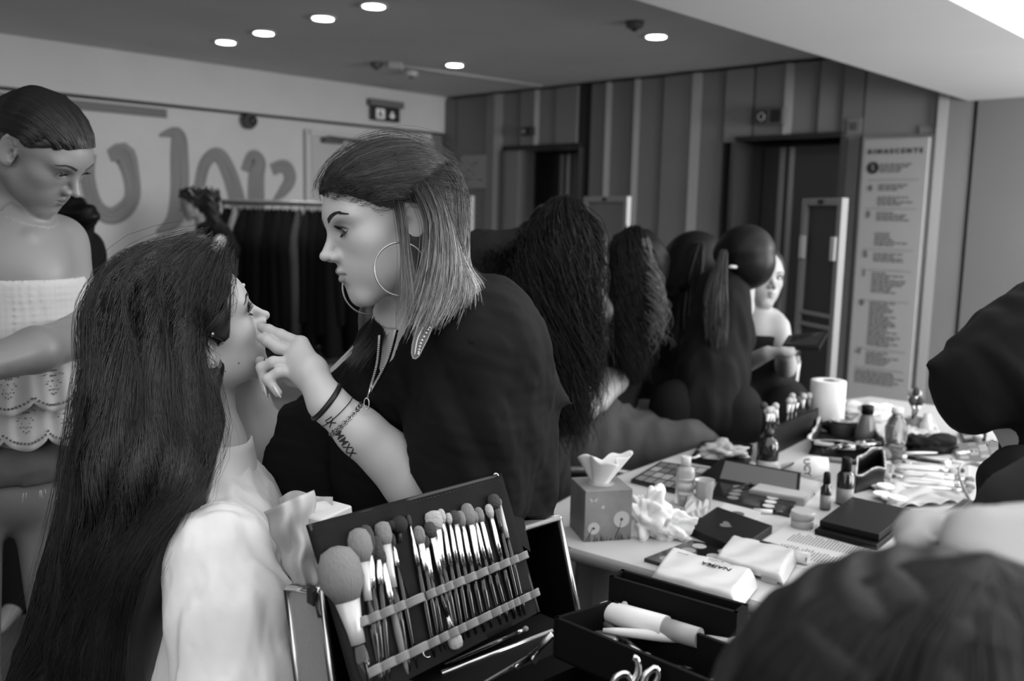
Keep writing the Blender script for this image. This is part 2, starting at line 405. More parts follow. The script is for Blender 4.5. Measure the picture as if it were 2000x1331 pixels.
# ------------------------------------------------------------------ head (local frame: x to its own left, y forward, z up, eyes at z = 0)
def frame(fwd, up):
    f = np.asarray(fwd, float); f = f/np.linalg.norm(f); u = np.asarray(up, float); u = u-f*(u@f); u = u/np.linalg.norm(u)
    x = np.cross(f, u)
    return np.stack([x, f, u], 1)
class Head:
    def __init__(s, c, fwd, up, sc=1., lids=.35, nose=1., jaw=1., lip=1., chin=1., mouth=0.0):
        s.c = np.asarray(c, float); s.R = frame(fwd, up); s.sc = sc; s.lids = lids; s.nose = nose; s.jaw = jaw; s.lip = lip; s.chin = chin; s.mouth = mouth
    def loc(s, p): return (np.atleast_2d(p)-s.c)@s.R/s.sc
    def w(s, x, y, z): return s.c+s.sc*(s.R@np.array([x, y, z], float))
    def wd(s, x, y, z): return s.R@np.array([x, y, z], float)
    def local(s, q):
        x = np.abs(q[:, 0]); y = q[:, 1]; z = q[:, 2]; p = np.stack([x, y, z], 1)
        d = d_el(p, (0, -.015, .028), (.0755, .093, .080))
        d = smin(d, d_el(p, (0, .028, .018), (.064, .066, .058)), .03)
        d = smin(d, d_el(p, (0, .034, -.040), (.054*s.jaw, .050, .060)), .03)
        d = smin(d, d_rc(p, (.047*s.jaw, -.004, -.058), (.012, .060, -.098), .018, .0155), .03)
        d = smin(d, d_rc(p, (0, .069, -.100), (.010, .067, -.099), .0155*s.chin, .014), .02)
        d = smin(d, d_el(p, (.040, .048, -.024), (.024, .024, .020)), .025)           # cheekbone
        d = smin(d, d_el(p, (.024, .070, .020), (.030, .012, .009)), .018)            # brow
        d = smin(d, d_el(p, (0, .071, -.061), (.030, .0195, .026)), .02)                # muzzle
        d = smin(d, d_el(p, (.030, .030, -.058), (.027, .040, .034)), .025)           # cheek
        d = smax(d, -d_el(p, (.0335, .095, -.001), (.016, .0140, .0100)), .011)      # eye socket
        n = s.nose
        nb = d_rc(p, (0, .081, .006), (0, .098+.003*n, -.022), .0070, .0080)
        nb = smin(nb, d_el(p, (0, .1035+.006*(n), -.031), (.0085, .0095, .0080)), .007)
        nb = smin(nb, d_el(p, (.0105, .0965, -.0355), (.0065, .0095, .0068)), .005)
        d = smin(d, nb, .010)
        d = smax(d, -d_el(p, (.0055, .1015, -.0430), (.0032, .0050, .0045)), .003)
        # lips
        mz = -.063+.0015*(x/.022)
        l = s.lip
        d = smin(d, d_rc(p, (.003, .0915, -.0575), (.020, .0800, -.0622), .0050*l, .0022), .004)
        d = smin(d, d_rc(p, (0, .0900, -.0695), (.018, .0800, -.0655), .0056*l, .0028), .004)
        d = smax(d, -d_rc(p, (0, .0990, -.0632-.002*s.mouth), (.023, .0800, -.0640), .0018+.0025*s.mouth, .0012), .0018)
        d = smax(d, -d_el(p, (0, .0945, -.083), (.018, .0065, .0055)), .008)
        # eyelids wrapped on the eyeball
        e = (.0315, .0700, -.001); r = .0138
        q2 = p-np.array(e); rr = np.sqrt((q2**2).sum(1)); ang = np.arctan2(q2[:, 2], q2[:, 1])
        lid = np.maximum(np.abs(rr-r)-.0011, 0)+0
        lid = rr-(r+.0009)
        op_hi = (1-s.lids)*.62; op_lo = -.38
        hor = np.clip(1-(q2[:, 0]/.0135)**2, 0, 1)**.6
        cutd = np.maximum(ang-op_hi*hor, op_lo*hor-ang)*r           # negative inside opening
        cutd = np.where(hor > 0.02, cutd, .01)
        lidshell = np.maximum(lid, -(rr-(r-.0012)))
        lidshell = smax(lidshell, -cutd, .0008)
        opening = np.maximum(-(-cutd), -lid*0-1e3)
        # carve opening through the face down to the eyeball, then add lids
        d = smin(d, lid+.0003, .006)
        carve = np.maximum(cutd, rr-.020)
        d = smax(d, -carve, .0010)
        d = smax(d, -(rr-.0126), .0006)
        # ear
        a = radians(12); ey = (y+.008)*cos(a)-(z+.012)*sin(a)*-1; 
        E0 = np.array([.0735, -.010, -.008])
        q3 = p-E0; u = q3[:, 1]*cos(a)+q3[:, 2]*sin(a); v = -q3[:, 1]*sin(a)+q3[:, 2]*cos(a); wv = q3[:, 0]-.35*np.maximum(-u+.006, 0)
        er = np.sqrt((u/.0165)**2+(v/(.031))**2)
        dr = (er-1)*.0165
        plate = np.maximum(dr, np.abs(wv)-.0030)
        rim = np.sqrt((dr+.0022)**2+(wv-.0030)**2)-.0030
        rim = np.where((u > .006) & (v < .012) & (v > -.020), .01, rim)
        anti = np.sqrt(((np.sqrt(((u+.001)/.0085)**2+((v+.001)/.0165)**2)-1)*.0085)**2+(wv-.0020)**2)-.0022
        anti = np.where(u > .004, .01, anti)
        ear = smin(smin(plate, rim, .003), anti, .003)
        ear = smin(ear, d_el(np.stack([wv, u, v], 1), (.001, .003, -.026), (.0035, .0075, .0075)), .004)
        ear = smin(ear, d_el(np.stack([wv, u, v], 1), (.0025, .0125, -.004), (.003, .003, .005)), .003)
        ear = smax(ear, -d_el(np.stack([wv, u, v], 1), (.003, .0065, -.005), (.004, .0055, .008)), .003)
        d = smin(d, ear, .004)
        return d
    def __call__(s, p):
        q = s.loc(p); far = d_el(q, (0, .0, -.01), (.10, .125, .135))
        out = far+.03*0
        m = far < .02
        if m.any(): 
            out = out.copy(); out[m] = s.local(q[m])
        return out*s.sc
    def box(s, pad=.012):
        c = s.c+s.sc*(s.R@np.array([0, .003, -.0])); e = np.abs(s.R)@np.array([.088, .118, .122])*s.sc+pad
        return c-e, c+e
    def tone(s, V, base, lip=.45, shadow=.0, socket=(.020, .010)):
        q = s.loc(V); x = np.abs(q[:, 0]); y = q[:, 1]; z = q[:, 2]
        t = np.full(len(V), float(base)); inh = (np.abs(q) < .13).all(1)
        dl = np.minimum(d_rc(np.stack([x, y, z], 1), (.0, .0935, -.0575), (.020, .0815, -.0628), .0062, .0028), d_rc(np.stack([x, y, z], 1), (0, .092, -.0700), (.018, .0815, -.0660), .0072, .0034))
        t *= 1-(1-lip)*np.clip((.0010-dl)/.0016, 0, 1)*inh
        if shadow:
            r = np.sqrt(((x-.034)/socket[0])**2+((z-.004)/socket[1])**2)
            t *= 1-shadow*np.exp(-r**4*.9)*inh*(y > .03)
        return t
    def eyes(s, parent, gaze=(0, 1, 0)):
        g = np.asarray(gaze, float); g /= np.linalg.norm(g)
        for sx in (1, -1):
            c = s.w(sx*.0315, .0700, -.001); r = .0124*s.sc
            V = []; U_, Vn = 28, 20
            Rg = frame(g, (0, 0, 1)); 
            mb = MB(); me = None
            # sphere in a frame whose pole is the gaze
            vs = []; tn = []
            for i in range(Vn+1):
                th = pi*i/Vn*(0.9 if i else 0)+(0)
                th = pi*(i/Vn)**1.25
                for k in range(U_):
                    ph = 2*pi*k/U_; l = np.array([sin(th)*cos(ph), cos(th), sin(th)*sin(ph)]); bul = 1+(.05*max(0, 1-(th/.5)**2))
                    vs.append(c+r*bul*(s.R@(Rg@l)))
                    tn.append(.01 if th < .2 else (.09 if th < .44 else (.03 if th < .5 else .62)))
            F = [[i*U_+k, i*U_+(k+1) % U_, (i+1)*U_+(k+1) % U_, (i+1)*U_+k] for i in range(Vn) for k in range(U_)]
            me = fast_mesh('eye', np.array(vs), np.array(F)); set_tone(me, tn); me.materials.append(mat('eye', .6, rough=.12, attr=True, coat=.6))
            link('eye', me, parent)
    def lashes(s, parent, sides=(1, -1), n=46, ln=.010, low=True):
        C_ = []
        for sx in sides:
            for up in ((1, 0) if low else (1,)):
                op = (1-s.lids)*.62 if up else -.38
                for i in range(n if up else n//2):
                    a = -.88+1.76*i/((n if up else n//2)-1); xx = a*.0135; hor = max(1-a*a, 0)**.6; an = op*hor; r = .0145
                    ry = math.sqrt(max(r*r-xx*xx, 1e-9))
                    b = np.array([xx, ry*cos(an), ry*sin(an)]); L_ = ln*(1 if up else .5)*(.75+.5*max(a, 0))*(.85+.3*rnd.random())
                    dr = np.array([xx*30+.10*rnd.uniform(-1, 1), 1, (.15 if up else -.5)]); dr /= np.linalg.norm(dr)
                    pts = [b, b+dr*L_*.5+np.array([0, 0, .0006 if up else -.001]), b+dr*L_*.9+np.array([0, 0, .0042 if up else -.002])]
                    C_.append([s.w(sx*(.0315+q[0]), .0700+q[1], -.001+q[2]) for q in resample(pts, 5)])
        V, F = strand_mesh(np.array(C_), .00032*s.sc, 3, .2); me = fast_mesh('eyelashes', V, F); me.materials.append(mat('lash', .006, rough=.5)); o = link('eyelashes', me, parent); o['kind'] = 'stuff'; return o
    def brows(s, parent, sides=(1, -1), n=260, v=.02, thick=1., arch=1.):
        t = rng.random(n); xx = .012+.040*t; z = .0165+.0075*arch*np.sin(np.minimum(t*1.25, 1)*pi*.62)-.004*np.maximum(0, t-.7)/.3+rng.uniform(-1, 1, n)*.0028*thick*(1-.75*t)
        q = np.stack([xx, np.full(n, .10), z], 1)
        for _ in range(10): q[:, 1] -= s.local(q)*.9
        e = q+np.stack([np.full(n, .0050), np.full(n, -.0012), .0016-.0030*t], 1)
        for _ in range(6): e[:, 1] -= s.local(e)*.9
        C_ = []
        for sx in sides:
            for i in range(n):
                C_.append([s.w(sx*k[0], k[1]+.0003, k[2]) for k in resample([q[i], (q[i]+e[i])/2+np.array([0, .0004, 0]), e[i]], 3)])
        V, F = strand_mesh(np.array(C_), .00032*s.sc, 3, .3); me = fast_mesh('eyebrows', V, F); me.materials.append(mat('brow', v, rough=.6)); o = link('eyebrows', me, parent); o['kind'] = 'stuff'; return o
# ------------------------------------------------------------------ setting
A_ = np.array([.7201, -.6938, 0]); Nn = np.array([-.6938, -.7201, 0]); ZZ = np.array([0, 0, 1.])
O_ = np.array([-.7804, 10.4489, 0]); HC = 2.75
RWALL = Matrix(((A_[0], -Nn[0], 0), (A_[1], -Nn[1], 0), (0, 0, 1)))       # local x along the lift wall, y into the wall
RW4 = RWALL.to_4x4()
WF = Matrix.Translation(Vector(O_)) @ RW4                                # frame: x = s along lift wall, y = into wall, z up
def onwall(x, y, off=0.):
    """point of the lift wall (off metres in front of it) seen at a photo pixel -> (s, z)"""
    v = ray(x, y); p0 = O_+Nn*off; t = ((p0-CAM)@Nn)/(v@Nn); q = CAM+v*t
    return (q-O_)@A_, q[2]
def onleft(x, y, off=0.):
    """point of the left wall, off metres in front of it -> (t toward camera, z)"""
    v = ray(x, y); p0 = O_+A_*off; t = ((p0-CAM)@A_)/(v@A_); q = CAM+v*t
    return (q-O_)@Nn, q[2]
LF = Matrix.Translation(Vector(O_)) @ Matrix(((Nn[0], -A_[0], 0), (Nn[1], -A_[1], 0), (0, 0, 1))).to_4x4()  # x = t toward camera, y = into wall
def wl(s_, y, z): return O_+A_*s_-Nn*y+ZZ*z
def ll(t, y, z): return O_+Nn*t-A_*y+ZZ*z

M_wall = mat('white_plaster', .66, rough=.85, noise=.03, nscale=3, bump=.08, bscale=150)
M_ceil = mat('ceiling_paint', .58, rough=.9, noise=.06, nscale=1.2)
M_soff = mat('soffit_paint', .80, rough=.9, noise=.02, nscale=2)
M_panel = mat('grey_wall_panel', .185, rough=.42, noise=.04, nscale=2, spec=.4)
M_panel2 = mat('grey_wall_panel_lit', .235, rough=.42, noise=.04, nscale=2, spec=.4)  # lighter copy of the panel grey; lit side of the folds put into colour
M_trim_highlight = mat('pale_trim_highlight', .34, rough=.35, metal=.3)  # pale trim; at the right lift's fold it paints in a highlight
M_gap = mat('shadow_gap', .02, rough=.9)
M_grey = mat('mid_grey', .10, rough=.6); M_black = mat('black_plastic', .012, rough=.4)
M_lift = mat('lift_steel', .10, rough=.3, metal=.7)
M_steel = mat('brushed_steel', .45, rough=.28, metal=1, stretch=(1, 1, 40), noise=.1, nscale=30)
M_floor = mat('floor_stone', .10, rough=.45, noise=.08, nscale=6)
M_white = mat('white_paint', .62, rough=.5)
M_lamp = mat('lamp_glow', 1, emit=14)

# floor, ceiling
b = MB(); b.prism([(-9, -2.5, 0), (9, -2.5, 0), (9, 13, 0), (-9, 13, 0)], (0, 0, -.1)); tag(b.build('floor', M_floor), 'grey polished stone floor of the hall', 'floor', kind='structure')
b = MB(WF); b.prism([(-.6, .6, HC), (12, .6, HC), (12, -14, HC), (-.6, -14, HC)], (0, 0, .12)); tag(b.build('ceiling', M_ceil), 'grey painted ceiling with recessed lamps', 'ceiling', kind='structure')

# left wall: bulkhead over a recessed wall with the door
zb = (onleft(868, 263)[1]+onleft(200, 186)[1])/2
REC = .07
left = tag(MB(LF).box((4.5, REC+.1, HC/2), (9.4, .2, HC)).build('wall_left', M_wall), 'pale wall with grey painted brush strokes', 'wall', kind='structure')
b = MB(LF); b.box((4.5, REC/2, (HC+zb)/2), (9.3, REC, HC-zb), bev=.004); tag(b.build('trim_1', M_wall), 'deep white bulkhead running under the ceiling on the left', 'bulkhead', kind='structure')
b = MB(LF); b.box((4.5, REC-.01, zb-.010), (9.3, .03, .02)); b.build('shadow_line', M_gap, left)
ta = onleft(842, 400, -REC)[0]; b = MB(LF); b.box((ta/2, REC-.012, (zb-.02)/2), (ta, .03, zb-.02), bev=.002); b.build('corner_panel', M_panel, left)

# back wall behind the panels (lift wall)
s1 = 9.0
wall = tag(MB(WF).box((4.2, .62, HC/2), (10, .1, HC)).build('wall_back', M_gap), 'grey panelled wall with two lifts', 'wall', kind='structure')
def pr(s0, s1, y0, y1, z0, z1, mt, name='panel', tilt=0.0, par=None):
    """upright panel between s0 and s1, front face y0 at s0 and y0+tilt at s1"""
    b = MB(WF); b.prism([(s0, y0, z0), (s1, y0+tilt, z0), (s1, y1, z0), (s0, y1, z0)], (0, 0, z1-z0)); return b.build(name, mt, par if par is not None else wall)
def sx(x, y=230, off=0.): return onwall(x, y, off)[0]
top = HC-.03
zh1 = onwall(1070, 291)[1]; zh2 = onwall(1480, 276)[1]
# (pixel x of the left and right edge at y = 230, height of the underside, tilt, material)
cols = [(842, 893, 0, .0, M_panel), (895, 950, 0, .02, M_panel), (952, 972, 0, -.03, M_panel2), (985, 1014, 0, .02, M_panel),
        (1018, 1050, zh1, -.02, M_panel2), (1056, 1086, zh1, .02, M_panel), (1088, 1132, zh1, -.02, M_panel2), (1135, 1153, 0, .03, M_gap),
        (1157, 1189, 0, 0, M_panel), (1197, 1244, 0, .015, M_panel), (1252, 1293, 0, .02, M_panel), (1297, 1356, 0, -.01, M_panel2),
        (1371, 1413, 0, .02, M_panel), (1417, 1471, zh2, 0, M_panel2), (1475, 1536, zh2, -.02, M_panel2), (1549, 1596, zh2, .02, M_panel),
        (1600, 1644, zh2, .02, M_panel), (1647, 1686, 0, 0, M_panel), (1690, 1836, 0, 0, M_panel2), (1853, 1900, 0, .03, M_panel)]
for (xa, xb, z0, tl, mt) in cols: pr(sx(xa), sx(xb), -.02, .25, z0, top, mt, tilt=tl)
for (xa, xb, z0) in [(972, 985, 0), (1050, 1056, zh1), (1189, 1197, 0), (1244, 1252, 0), (1356, 1371, 0), (1536, 1549, zh2), (1836, 1853, 0)]:
    pr(sx(xa), sx(xb), -.05, .2, z0, top, M_trim_highlight, 'trim_and_highlight', tilt=.02)
# flat wall further right
b = MB(WF); b.box(((sx(1908)+9.5)/2, .15, HC/2), (9.5-sx(1908), .3, HC)); tag(b.build('wall_right', M_panel2.copy()), 'plain grey wall to the right of the directory board', 'wall', kind='structure')
bpy.data.objects['wall_right'].data.materials[0] = mat('right_wall_paint', .20, rough=.7, noise=.03, nscale=2)

# lifts
def lift(n, xl, xr, xd0, xd1, zt, label, yy=400):
    r = MB(WF); sl, sr = sx(xl, yy), sx(xr, yy)
    r.box((sl-.02, .2, zt/2), (.04, .5, zt)); r.box((sr+.02, .2, zt/2), (.04, .5, zt))
    o = r.build('door_%d' % n, M_lift); tag(o, label, 'lift door', kind='structure')
    r = MB(WF); r.box(((sl+sr)/2, .2, zt+.02), (sr-sl, .5, .04)); r.build('lintel', M_gap, o)
    sm = sx((xd0+xd1)/2, yy, -.42)
    for a, c in ((sl, sm), (sm, sr)):
        r = MB(WF); r.box(((a+c)/2, .44, zt/2), (abs(c-a)-.012, .03, zt-.02), bev=.003); lf = r.build('door_leaf', M_lift, o)
    for e in (-1, 1):
        r = MB(WF); r.box((sm+e*.045, .415, zt/2), (.05, .02, zt-.04), bev=.004); r.build('leaf_edge', M_steel, o)
    return o
lift(1, 985, 1134, 1090, 1115, zh1, 'dark steel lift door left of the panelled pier')
lift(2, 1436, 1640, 1518, 1548, zh2, 'dark steel lift door beside the directory board')
for (x, y, n, lab) in ((1033, 257, 0, 'small black floor indicator above the left lift'), (1506, 228, 1, 'black floor indicator with bright digit above the right lift')):
    s_, z = onwall(x, y, .06); b = MB(WF); w = .15 if n == 0 else .25
    o = b.box((s_, -.075, z), (w, .05, w*.55), bev=.004).build('floor_indicator', M_grey if n else M_black); tag(o, lab, 'indicator')
    MB(WF).box((s_-.25*w, -.101, z), (w*.36, .006, w*.4), bev=.002).build('display', M_black, o); MB(WF).box((s_+.25*w, -.101, z), (w*.36, .006, w*.4), bev=.002).build('display', M_black, o)
    b = MB(WF); pts = [(s_-.25*w+.022*w/.2*cos(k*pi/6), -.106, z+.026*w/.2*sin(k*pi/6)) for k in range(12)]; b.tube(pts, .003, 6, closed=True); b.build('digit', M_white, o)

# notice, small signs on the panels
def wallplate(name, x0, y0, x1, y1, off, m_, label, cat, th=.008):
    sa, za = onwall(x0, y0, off); sb, zb_ = onwall(x1, y1, off)
    o = MB(WF).box(((sa+sb)/2, -off+th/2, (za+zb_)/2), (sb-sa, th, abs(za-zb_)), bev=.002).build(name, m_); tag(o, label, cat); return o, (sa+sb)/2, (za+zb_)/2, sb-sa, abs(za-zb_)
M_notice = mat('notice_paper', .30, rough=.5); M_grey = mat('mid_grey', .10, rough=.6)
o, cs_, cz, w_, h_ = wallplate('evacuation_notice', 900, 304, 949, 368, .035, M_notice, 'pale framed floor plan notice on the dark panels left of the first lift', 'notice')
b = MB(WF)
for i in range(9):
    b.box((cs_+rnd.uniform(-.3, .3)*w_, -.037, cz+rnd.uniform(-.28, .28)*h_), (rnd.uniform(.05, .22)*w_, .003, rnd.uniform(.02, .08)*h_))
b.build('plan_drawing', M_grey, o)['kind'] = 'stuff'
wallplate('call_plate', 957, 274, 968, 296, .03, M_notice, 'little pale plate on the panel edge left of the first lift', 'plate')
o, cs_, cz, w_, h_ = wallplate('lift_sign', 1655, 232, 1682, 262, .03, mat('plate_grey', .22), 'small square pictogram plate between right lift and directory board', 'sign')
MB(WF).box((cs_, -.034, cz), (w_*.4, .003, h_*.5), bev=.001).build('pictogram', M_grey, o)
o, cs_, cz, w_, h_ = wallplate('name_plate', 1795, 245, 1832, 265, .03, mat('plate_grey'  , .22), 'small horizontal plate above the corner of the directory board', 'sign')
for k in range(5): MB(WF).box((cs_+(-.36+.18*k)*w_, -.033, cz), (w_*.1, .003, h_*.4)).build('letter', M_notice, o)

# directory board
sa, za = onwall(1690, 273, .05); sb, _ = onwall(1817, 273, .05); cs_ = (sa+sb)/2; w_ = sb-sa; zt_ = za; zbm = onwall(1655, 800, .05)[1]
M_board = mat('directory_white', .42, rough=.35); M_ink = mat('ink', .015, rough=.5); M_ink2 = mat('ink_grey', .12, rough=.5)
brd = MB(WF).box((cs_, -.055, (zt_+zbm)/2), (w_, .02, zt_-zbm), bev=.004).build('directory_board', M_board); tag(brd, 'tall white store directory board headed RINASCENTE', 'sign')
MB(WF).box((cs_, -.035, (zt_+zbm)/2), (w_+.05, .012, zt_-zbm+.05)).build('back_plate', M_steel, brd)
yb = .0670
def btext(t, size, s_, z, m_, bold=0., al='CENTER'):
    return text_obj('lettering', t, size, wl(s_, -yb, z), A_, ZZ, m_, brd, .001, bold, al)
Hh = zt_-zbm
def zrow(y): return onwall(1720, y, .05)[1]
btext('R I N A S C E N T E', w_*.101, cs_, zrow(297), M_ink, .0016)
b = MB(WF); b.lathe((sa+w_*.17, -.0645, zrow(328)), [(.045, 0), (.045, .003)], 20, axis=(0, -1, 0)); b.build('floor_disc', M_ink, brd)
btext('5', .06, sa+w_*.17, zrow(328), M_board)
for t_, y in (('4', 368), ('3', 420), ('2', 498), ('1', 536), ('0', 594), ('-1', 690)): btext(t_, .06, sa+w_*.15, zrow(y), M_ink2, .004)
for y in (352, 408, 488, 528, 588, 684, 722): MB(WF).box((cs_, -.0655, zrow(y)), (w_*.78, .002, .004)).build('rule', M_ink2, brd)
lines = MB(WF)
for (ys, n, x0) in ((322, 4, .28), (362, 3, .28), (386, 4, .28), (416, 4, .28), (456, 6, .28), (496, 4, .28), (534, 9, .28), (592, 20, .28), (690, 6, .28), (728, 6, .12)):
    for k in range(n):
        y = ys+k*4.6 if n < 15 else ys+k*4.4
        L_ = rnd.uniform(.22, .5)*w_ if x0 > .2 else rnd.uniform(.55, .7)*w_
        x = sa+x0*w_; e = x+L_
        while x < e:
            l = rnd.uniform(.015, .05); lines.box((x+l/2, -.0655, zrow(y)), (l, .002, .011)); x += l+.008
o = lines.build('small_print', M_ink2, brd); o['kind'] = 'stuff'

# soffit on the right, light well beyond it
ZS = onwall(1890, 197)[1]
pS = Z(1890, 197, ZS); sS = (pS-O_)@A_
pR = Z(1925, 35, ZS); sR = (pR-O_)@A_
b = MB(WF); b.box(((sS+sR)/2, -6.5, (ZS+HC)/2+.06), (sR-sS, 14, HC-ZS+.12), bev=.004); tag(b.build('trim_2', M_soff), 'broad pale dropped ceiling section at the upper right', 'dropped ceiling', kind='structure')
b = MB(WF); b.box((sR+1.5, -6.5, ZS+.10), (3.0, 14, .02)); o = b.build('luminous_ceiling', mat('diffuser_glow', .9, emit=1.0)); tag(o, 'bright luminous ceiling panel in the top right corner', 'light panel')

# downlights
def downlight(x, y, z, label):
    p = Z(x, y, z); o = MB().lathe(p+ZZ*-.012, [(.085, 0), (.088, .004), (.088, .013), (.06, .014)], 28).build('downlight', M_white); tag(o, label, 'ceiling light', 'round recessed ceiling downlights')
    MB().lathe(p+ZZ*-.016, [(.066, 0), (.066, .006)], 24).build('lens', M_lamp, o)
    l = bpy.data.lights.new('downlight_beam', 'SPOT'); l.energy = 26; l.spot_size = radians(110); l.spot_blend = .8; l.shadow_soft_size = .07
    lo = bpy.data.objects.new('downlight_beam', l); COL.objects.link(lo); lo.location = p-ZZ*.03
for (x, y, lb) in ((441, 80, 'round downlight nearest the left wall bulkhead'), (515, 62, 'second round downlight of the row, just right of the first'), (631, 33, 'third round downlight of the row, above the brush-stroke wall'),
                   (730, 9, 'round downlight cut by the top edge, last of the row'), (888, 125, 'round downlight beside the ceiling conduit'), (1282, 69, 'single round downlight next to the dropped ceiling')):
    downlight(x, y, HC, lb)
# conduit and detectors
p0, p1 = Z(773, 122, HC), Z(1058, 163, HC)
M_cond = mat('conduit_paint', .42, rough=.6)
o = MB().tube([p0-ZZ*.02, p1-ZZ*.02], .016, 8).build('ceiling_conduit', M_cond); tag(o, 'thin pale conduit running across the ceiling to the panelled wall', 'conduit')
MB().box(p0-ZZ*.03, (.12, .12, .06), bev=.01).build('junction_box', M_cond, o)
def small_ceiling(name, x, y, r, lab, mt):
    p = Z(x, y, HC); o = MB().lathe(p-ZZ*.05, [(r*.5, 0), (r*.9, .012), (r, .03), (r, .05)], 18).build(name, mt); tag(o, lab, 'detector'); MB().lathe(p-ZZ*.062, [(r*.25, 0), (r*.4, .014)], 12).build('sensor', M_black, o)
small_ceiling('smoke_detector', 803, 139, .065, 'small white smoke detector under the conduit box', M_white)
small_ceiling('ceiling_sensor', 735, 122, .05, 'dark small sensor on the ceiling left of the conduit', M_grey)
small_ceiling('smoke_detector', 1240, 42, .06, 'dark detector at the edge of the dropped ceiling', M_grey)

# left wall things: exit sign, camera, slot grille, door, painted strokes
def lplate(x0, y0, x1, y1, off):
    a, b_ = onleft(x0, y0, off), onleft(x1, y1, off); return (a[0]+b_[0])/2, (a[1]+b_[1])/2, abs(a[0]-b_[0]), abs(a[1]-b_[1])
t_, z_, w_, h_ = lplate(727, 207, 781, 240, .06)
es = MB(LF).box((t_, -.045, z_), (w_, .03, h_), bev=.004).build('exit_sign', mat('sign_dark', .03, rough=.4)); tag(es, 'black emergency exit sign with running figure and arrow under its grey lamp box', 'exit sign')
MB(LF).box((t_, -.05, z_+h_*.78), (w_*1.18, .10, h_*.50), bev=.012).build('lamp_box', mat('lampbox_grey', .17, rough=.5), es)
Ms = mat('sign_white', .62, emit=.12)
def ex(u, v): return (t_-(-1)*0+(-u)*w_/2, -.0625, z_+v*h_/2)      # u right in the photo is away from camera
fig = MB(LF)
fig.box(ex(-.42, 0), (w_*.30, .002, h_*.72)); fig.build('door_symbol', Ms, es)
fig = MB(LF); fig.prism([tuple(np.array(ex(-.45+a_, b_))-np.array([0, .002, 0])) for a_, b_ in ((0, .45), (.1, .45), (.05, .1), (.18, -.1), (.12, -.55), (.03, -.5), (.03, -.15), (-.12, -.5), (-.2, -.4), (-.05, 0), (-.12, .2))], (0, -.001, 0)); fig.build('running_figure', mat('sign_dark', .03), es)
fig = MB(LF); fig.prism([ex(a_, b_) for a_, b_ in ((.36, .5), (.50, .5), (.50, -.05), (.68, -.05), (.43, -.6), (.18, -.05), (.36, -.05))], (0, -.002, 0)); fig.build('arrow', Ms, es)
t_, z_, w_, h_ = lplate(478, 221, 507, 251, -REC+.10)
o = MB(LF).lathe((t_, REC-.02, z_), [(.07, 0), (.075, .03), (.06, .07), (.05, .09)], 20, axis=(0, -1, 0)).build('security_camera', M_grey); tag(o, 'round security camera with dark lens on the pale wall', 'camera')
MB(LF).sphere((t_, REC-.115, z_), .045, sc=(1, .5, 1)).build('lens', M_black, o)
# slot grille
a0, z0 = onleft(-60, 183, -REC); a1, z1 = onleft(325, 224, -REC)
gr = MB(LF).box(((a0+a1)/2, REC-.008, (z0+z1)/2), (abs(a0-a1), .012, .075)).build('slot_grille', mat('grille_grey', .22, rough=.5)); tag(gr, 'long narrow slot grille along the top of the pale wall', 'air grille')
for dz in (-.026, 0, .026): MB(LF).box(((a0+a1)/2, REC-.02, (z0+z1)/2+dz), (abs(a0-a1)-.02, .012, .008)).build('slat', M_grey, gr)
# door
dA, dz0 = onleft(597, 253, -REC); dB, dz1 = onleft(838, 262, -REC)
dtop = dz0
dr = MB(LF).box(((dA+dB)/2, REC-.01, dtop/2), (abs(dA-dB)-.10, .04, dtop-.06), bev=.004).build('door_3', mat('door_paint', .52, rough=.5)); tag(dr, 'pale flush door with a door closer in the left wall', 'door', kind='structure')
for (c_, s_) in ((((dA), REC-.02, dtop/2), (.06, .07, dtop)), (((dB), REC-.02, dtop/2), (.06, .07, dtop)), (((dA+dB)/2, REC-.02, dtop-.03), (abs(dA-dB), .07, .06))):
    MB(LF).box(c_, s_, bev=.004).build('door_frame', mat('frame_paint', .60, rough=.45), dr)
ca = onleft(640, 268, -REC+.08); cb = onleft(735, 283, -REC+.08)
MB(LF).box((ca[0]-.06, REC-.09, ca[1]-.03), (.22, .05, .055), bev=.006).build('door_closer', M_grey, dr)
MB(LF).tube([(ca[0], REC-.10, ca[1]), ((ca[0]+cb[0])/2, REC-.16, (ca[1]+cb[1])/2), (cb[0], REC-.06, cb[1]-.03)], .014, 8).build('closer_arm', M_grey, dr)

# painted brush strokes on the wall (flat paint)
def stroke_mat():
    m = mat('brush_paint', .26, rough=.8); nt = m.node_tree; N = nt.nodes; L = nt.links; b = N['Principled BSDF']
    uv = N.new('ShaderNodeAttribute'); uv.attribute_name = 'strk'; mp = N.new('ShaderNodeMapping'); mp.inputs['Scale'].default_value = (22, .8, 1); L.new(uv.outputs['Vector'], mp.inputs[0])
    n = N.new('ShaderNodeTexNoise'); n.inputs['Scale'].default_value = 1.0; n.inputs['Detail'].default_value = 3; L.new(mp.outputs[0], n.inputs['Vector'])
    r = N.new('ShaderNodeMapRange'); r.inputs['From Min'].default_value = .3; r.inputs['From Max'].default_value = .7; r.inputs['To Min'].default_value = .17; r.inputs['To Max'].default_value = .36; L.new(n.outputs[0], r.inputs[0])
    c = N.new('ShaderNodeCombineColor'); [L.new(r.outputs[0], c.inputs[i]) for i in range(3)]; L.new(c.outputs[0], b.inputs['Base Color']); return m
MS = stroke_mat()
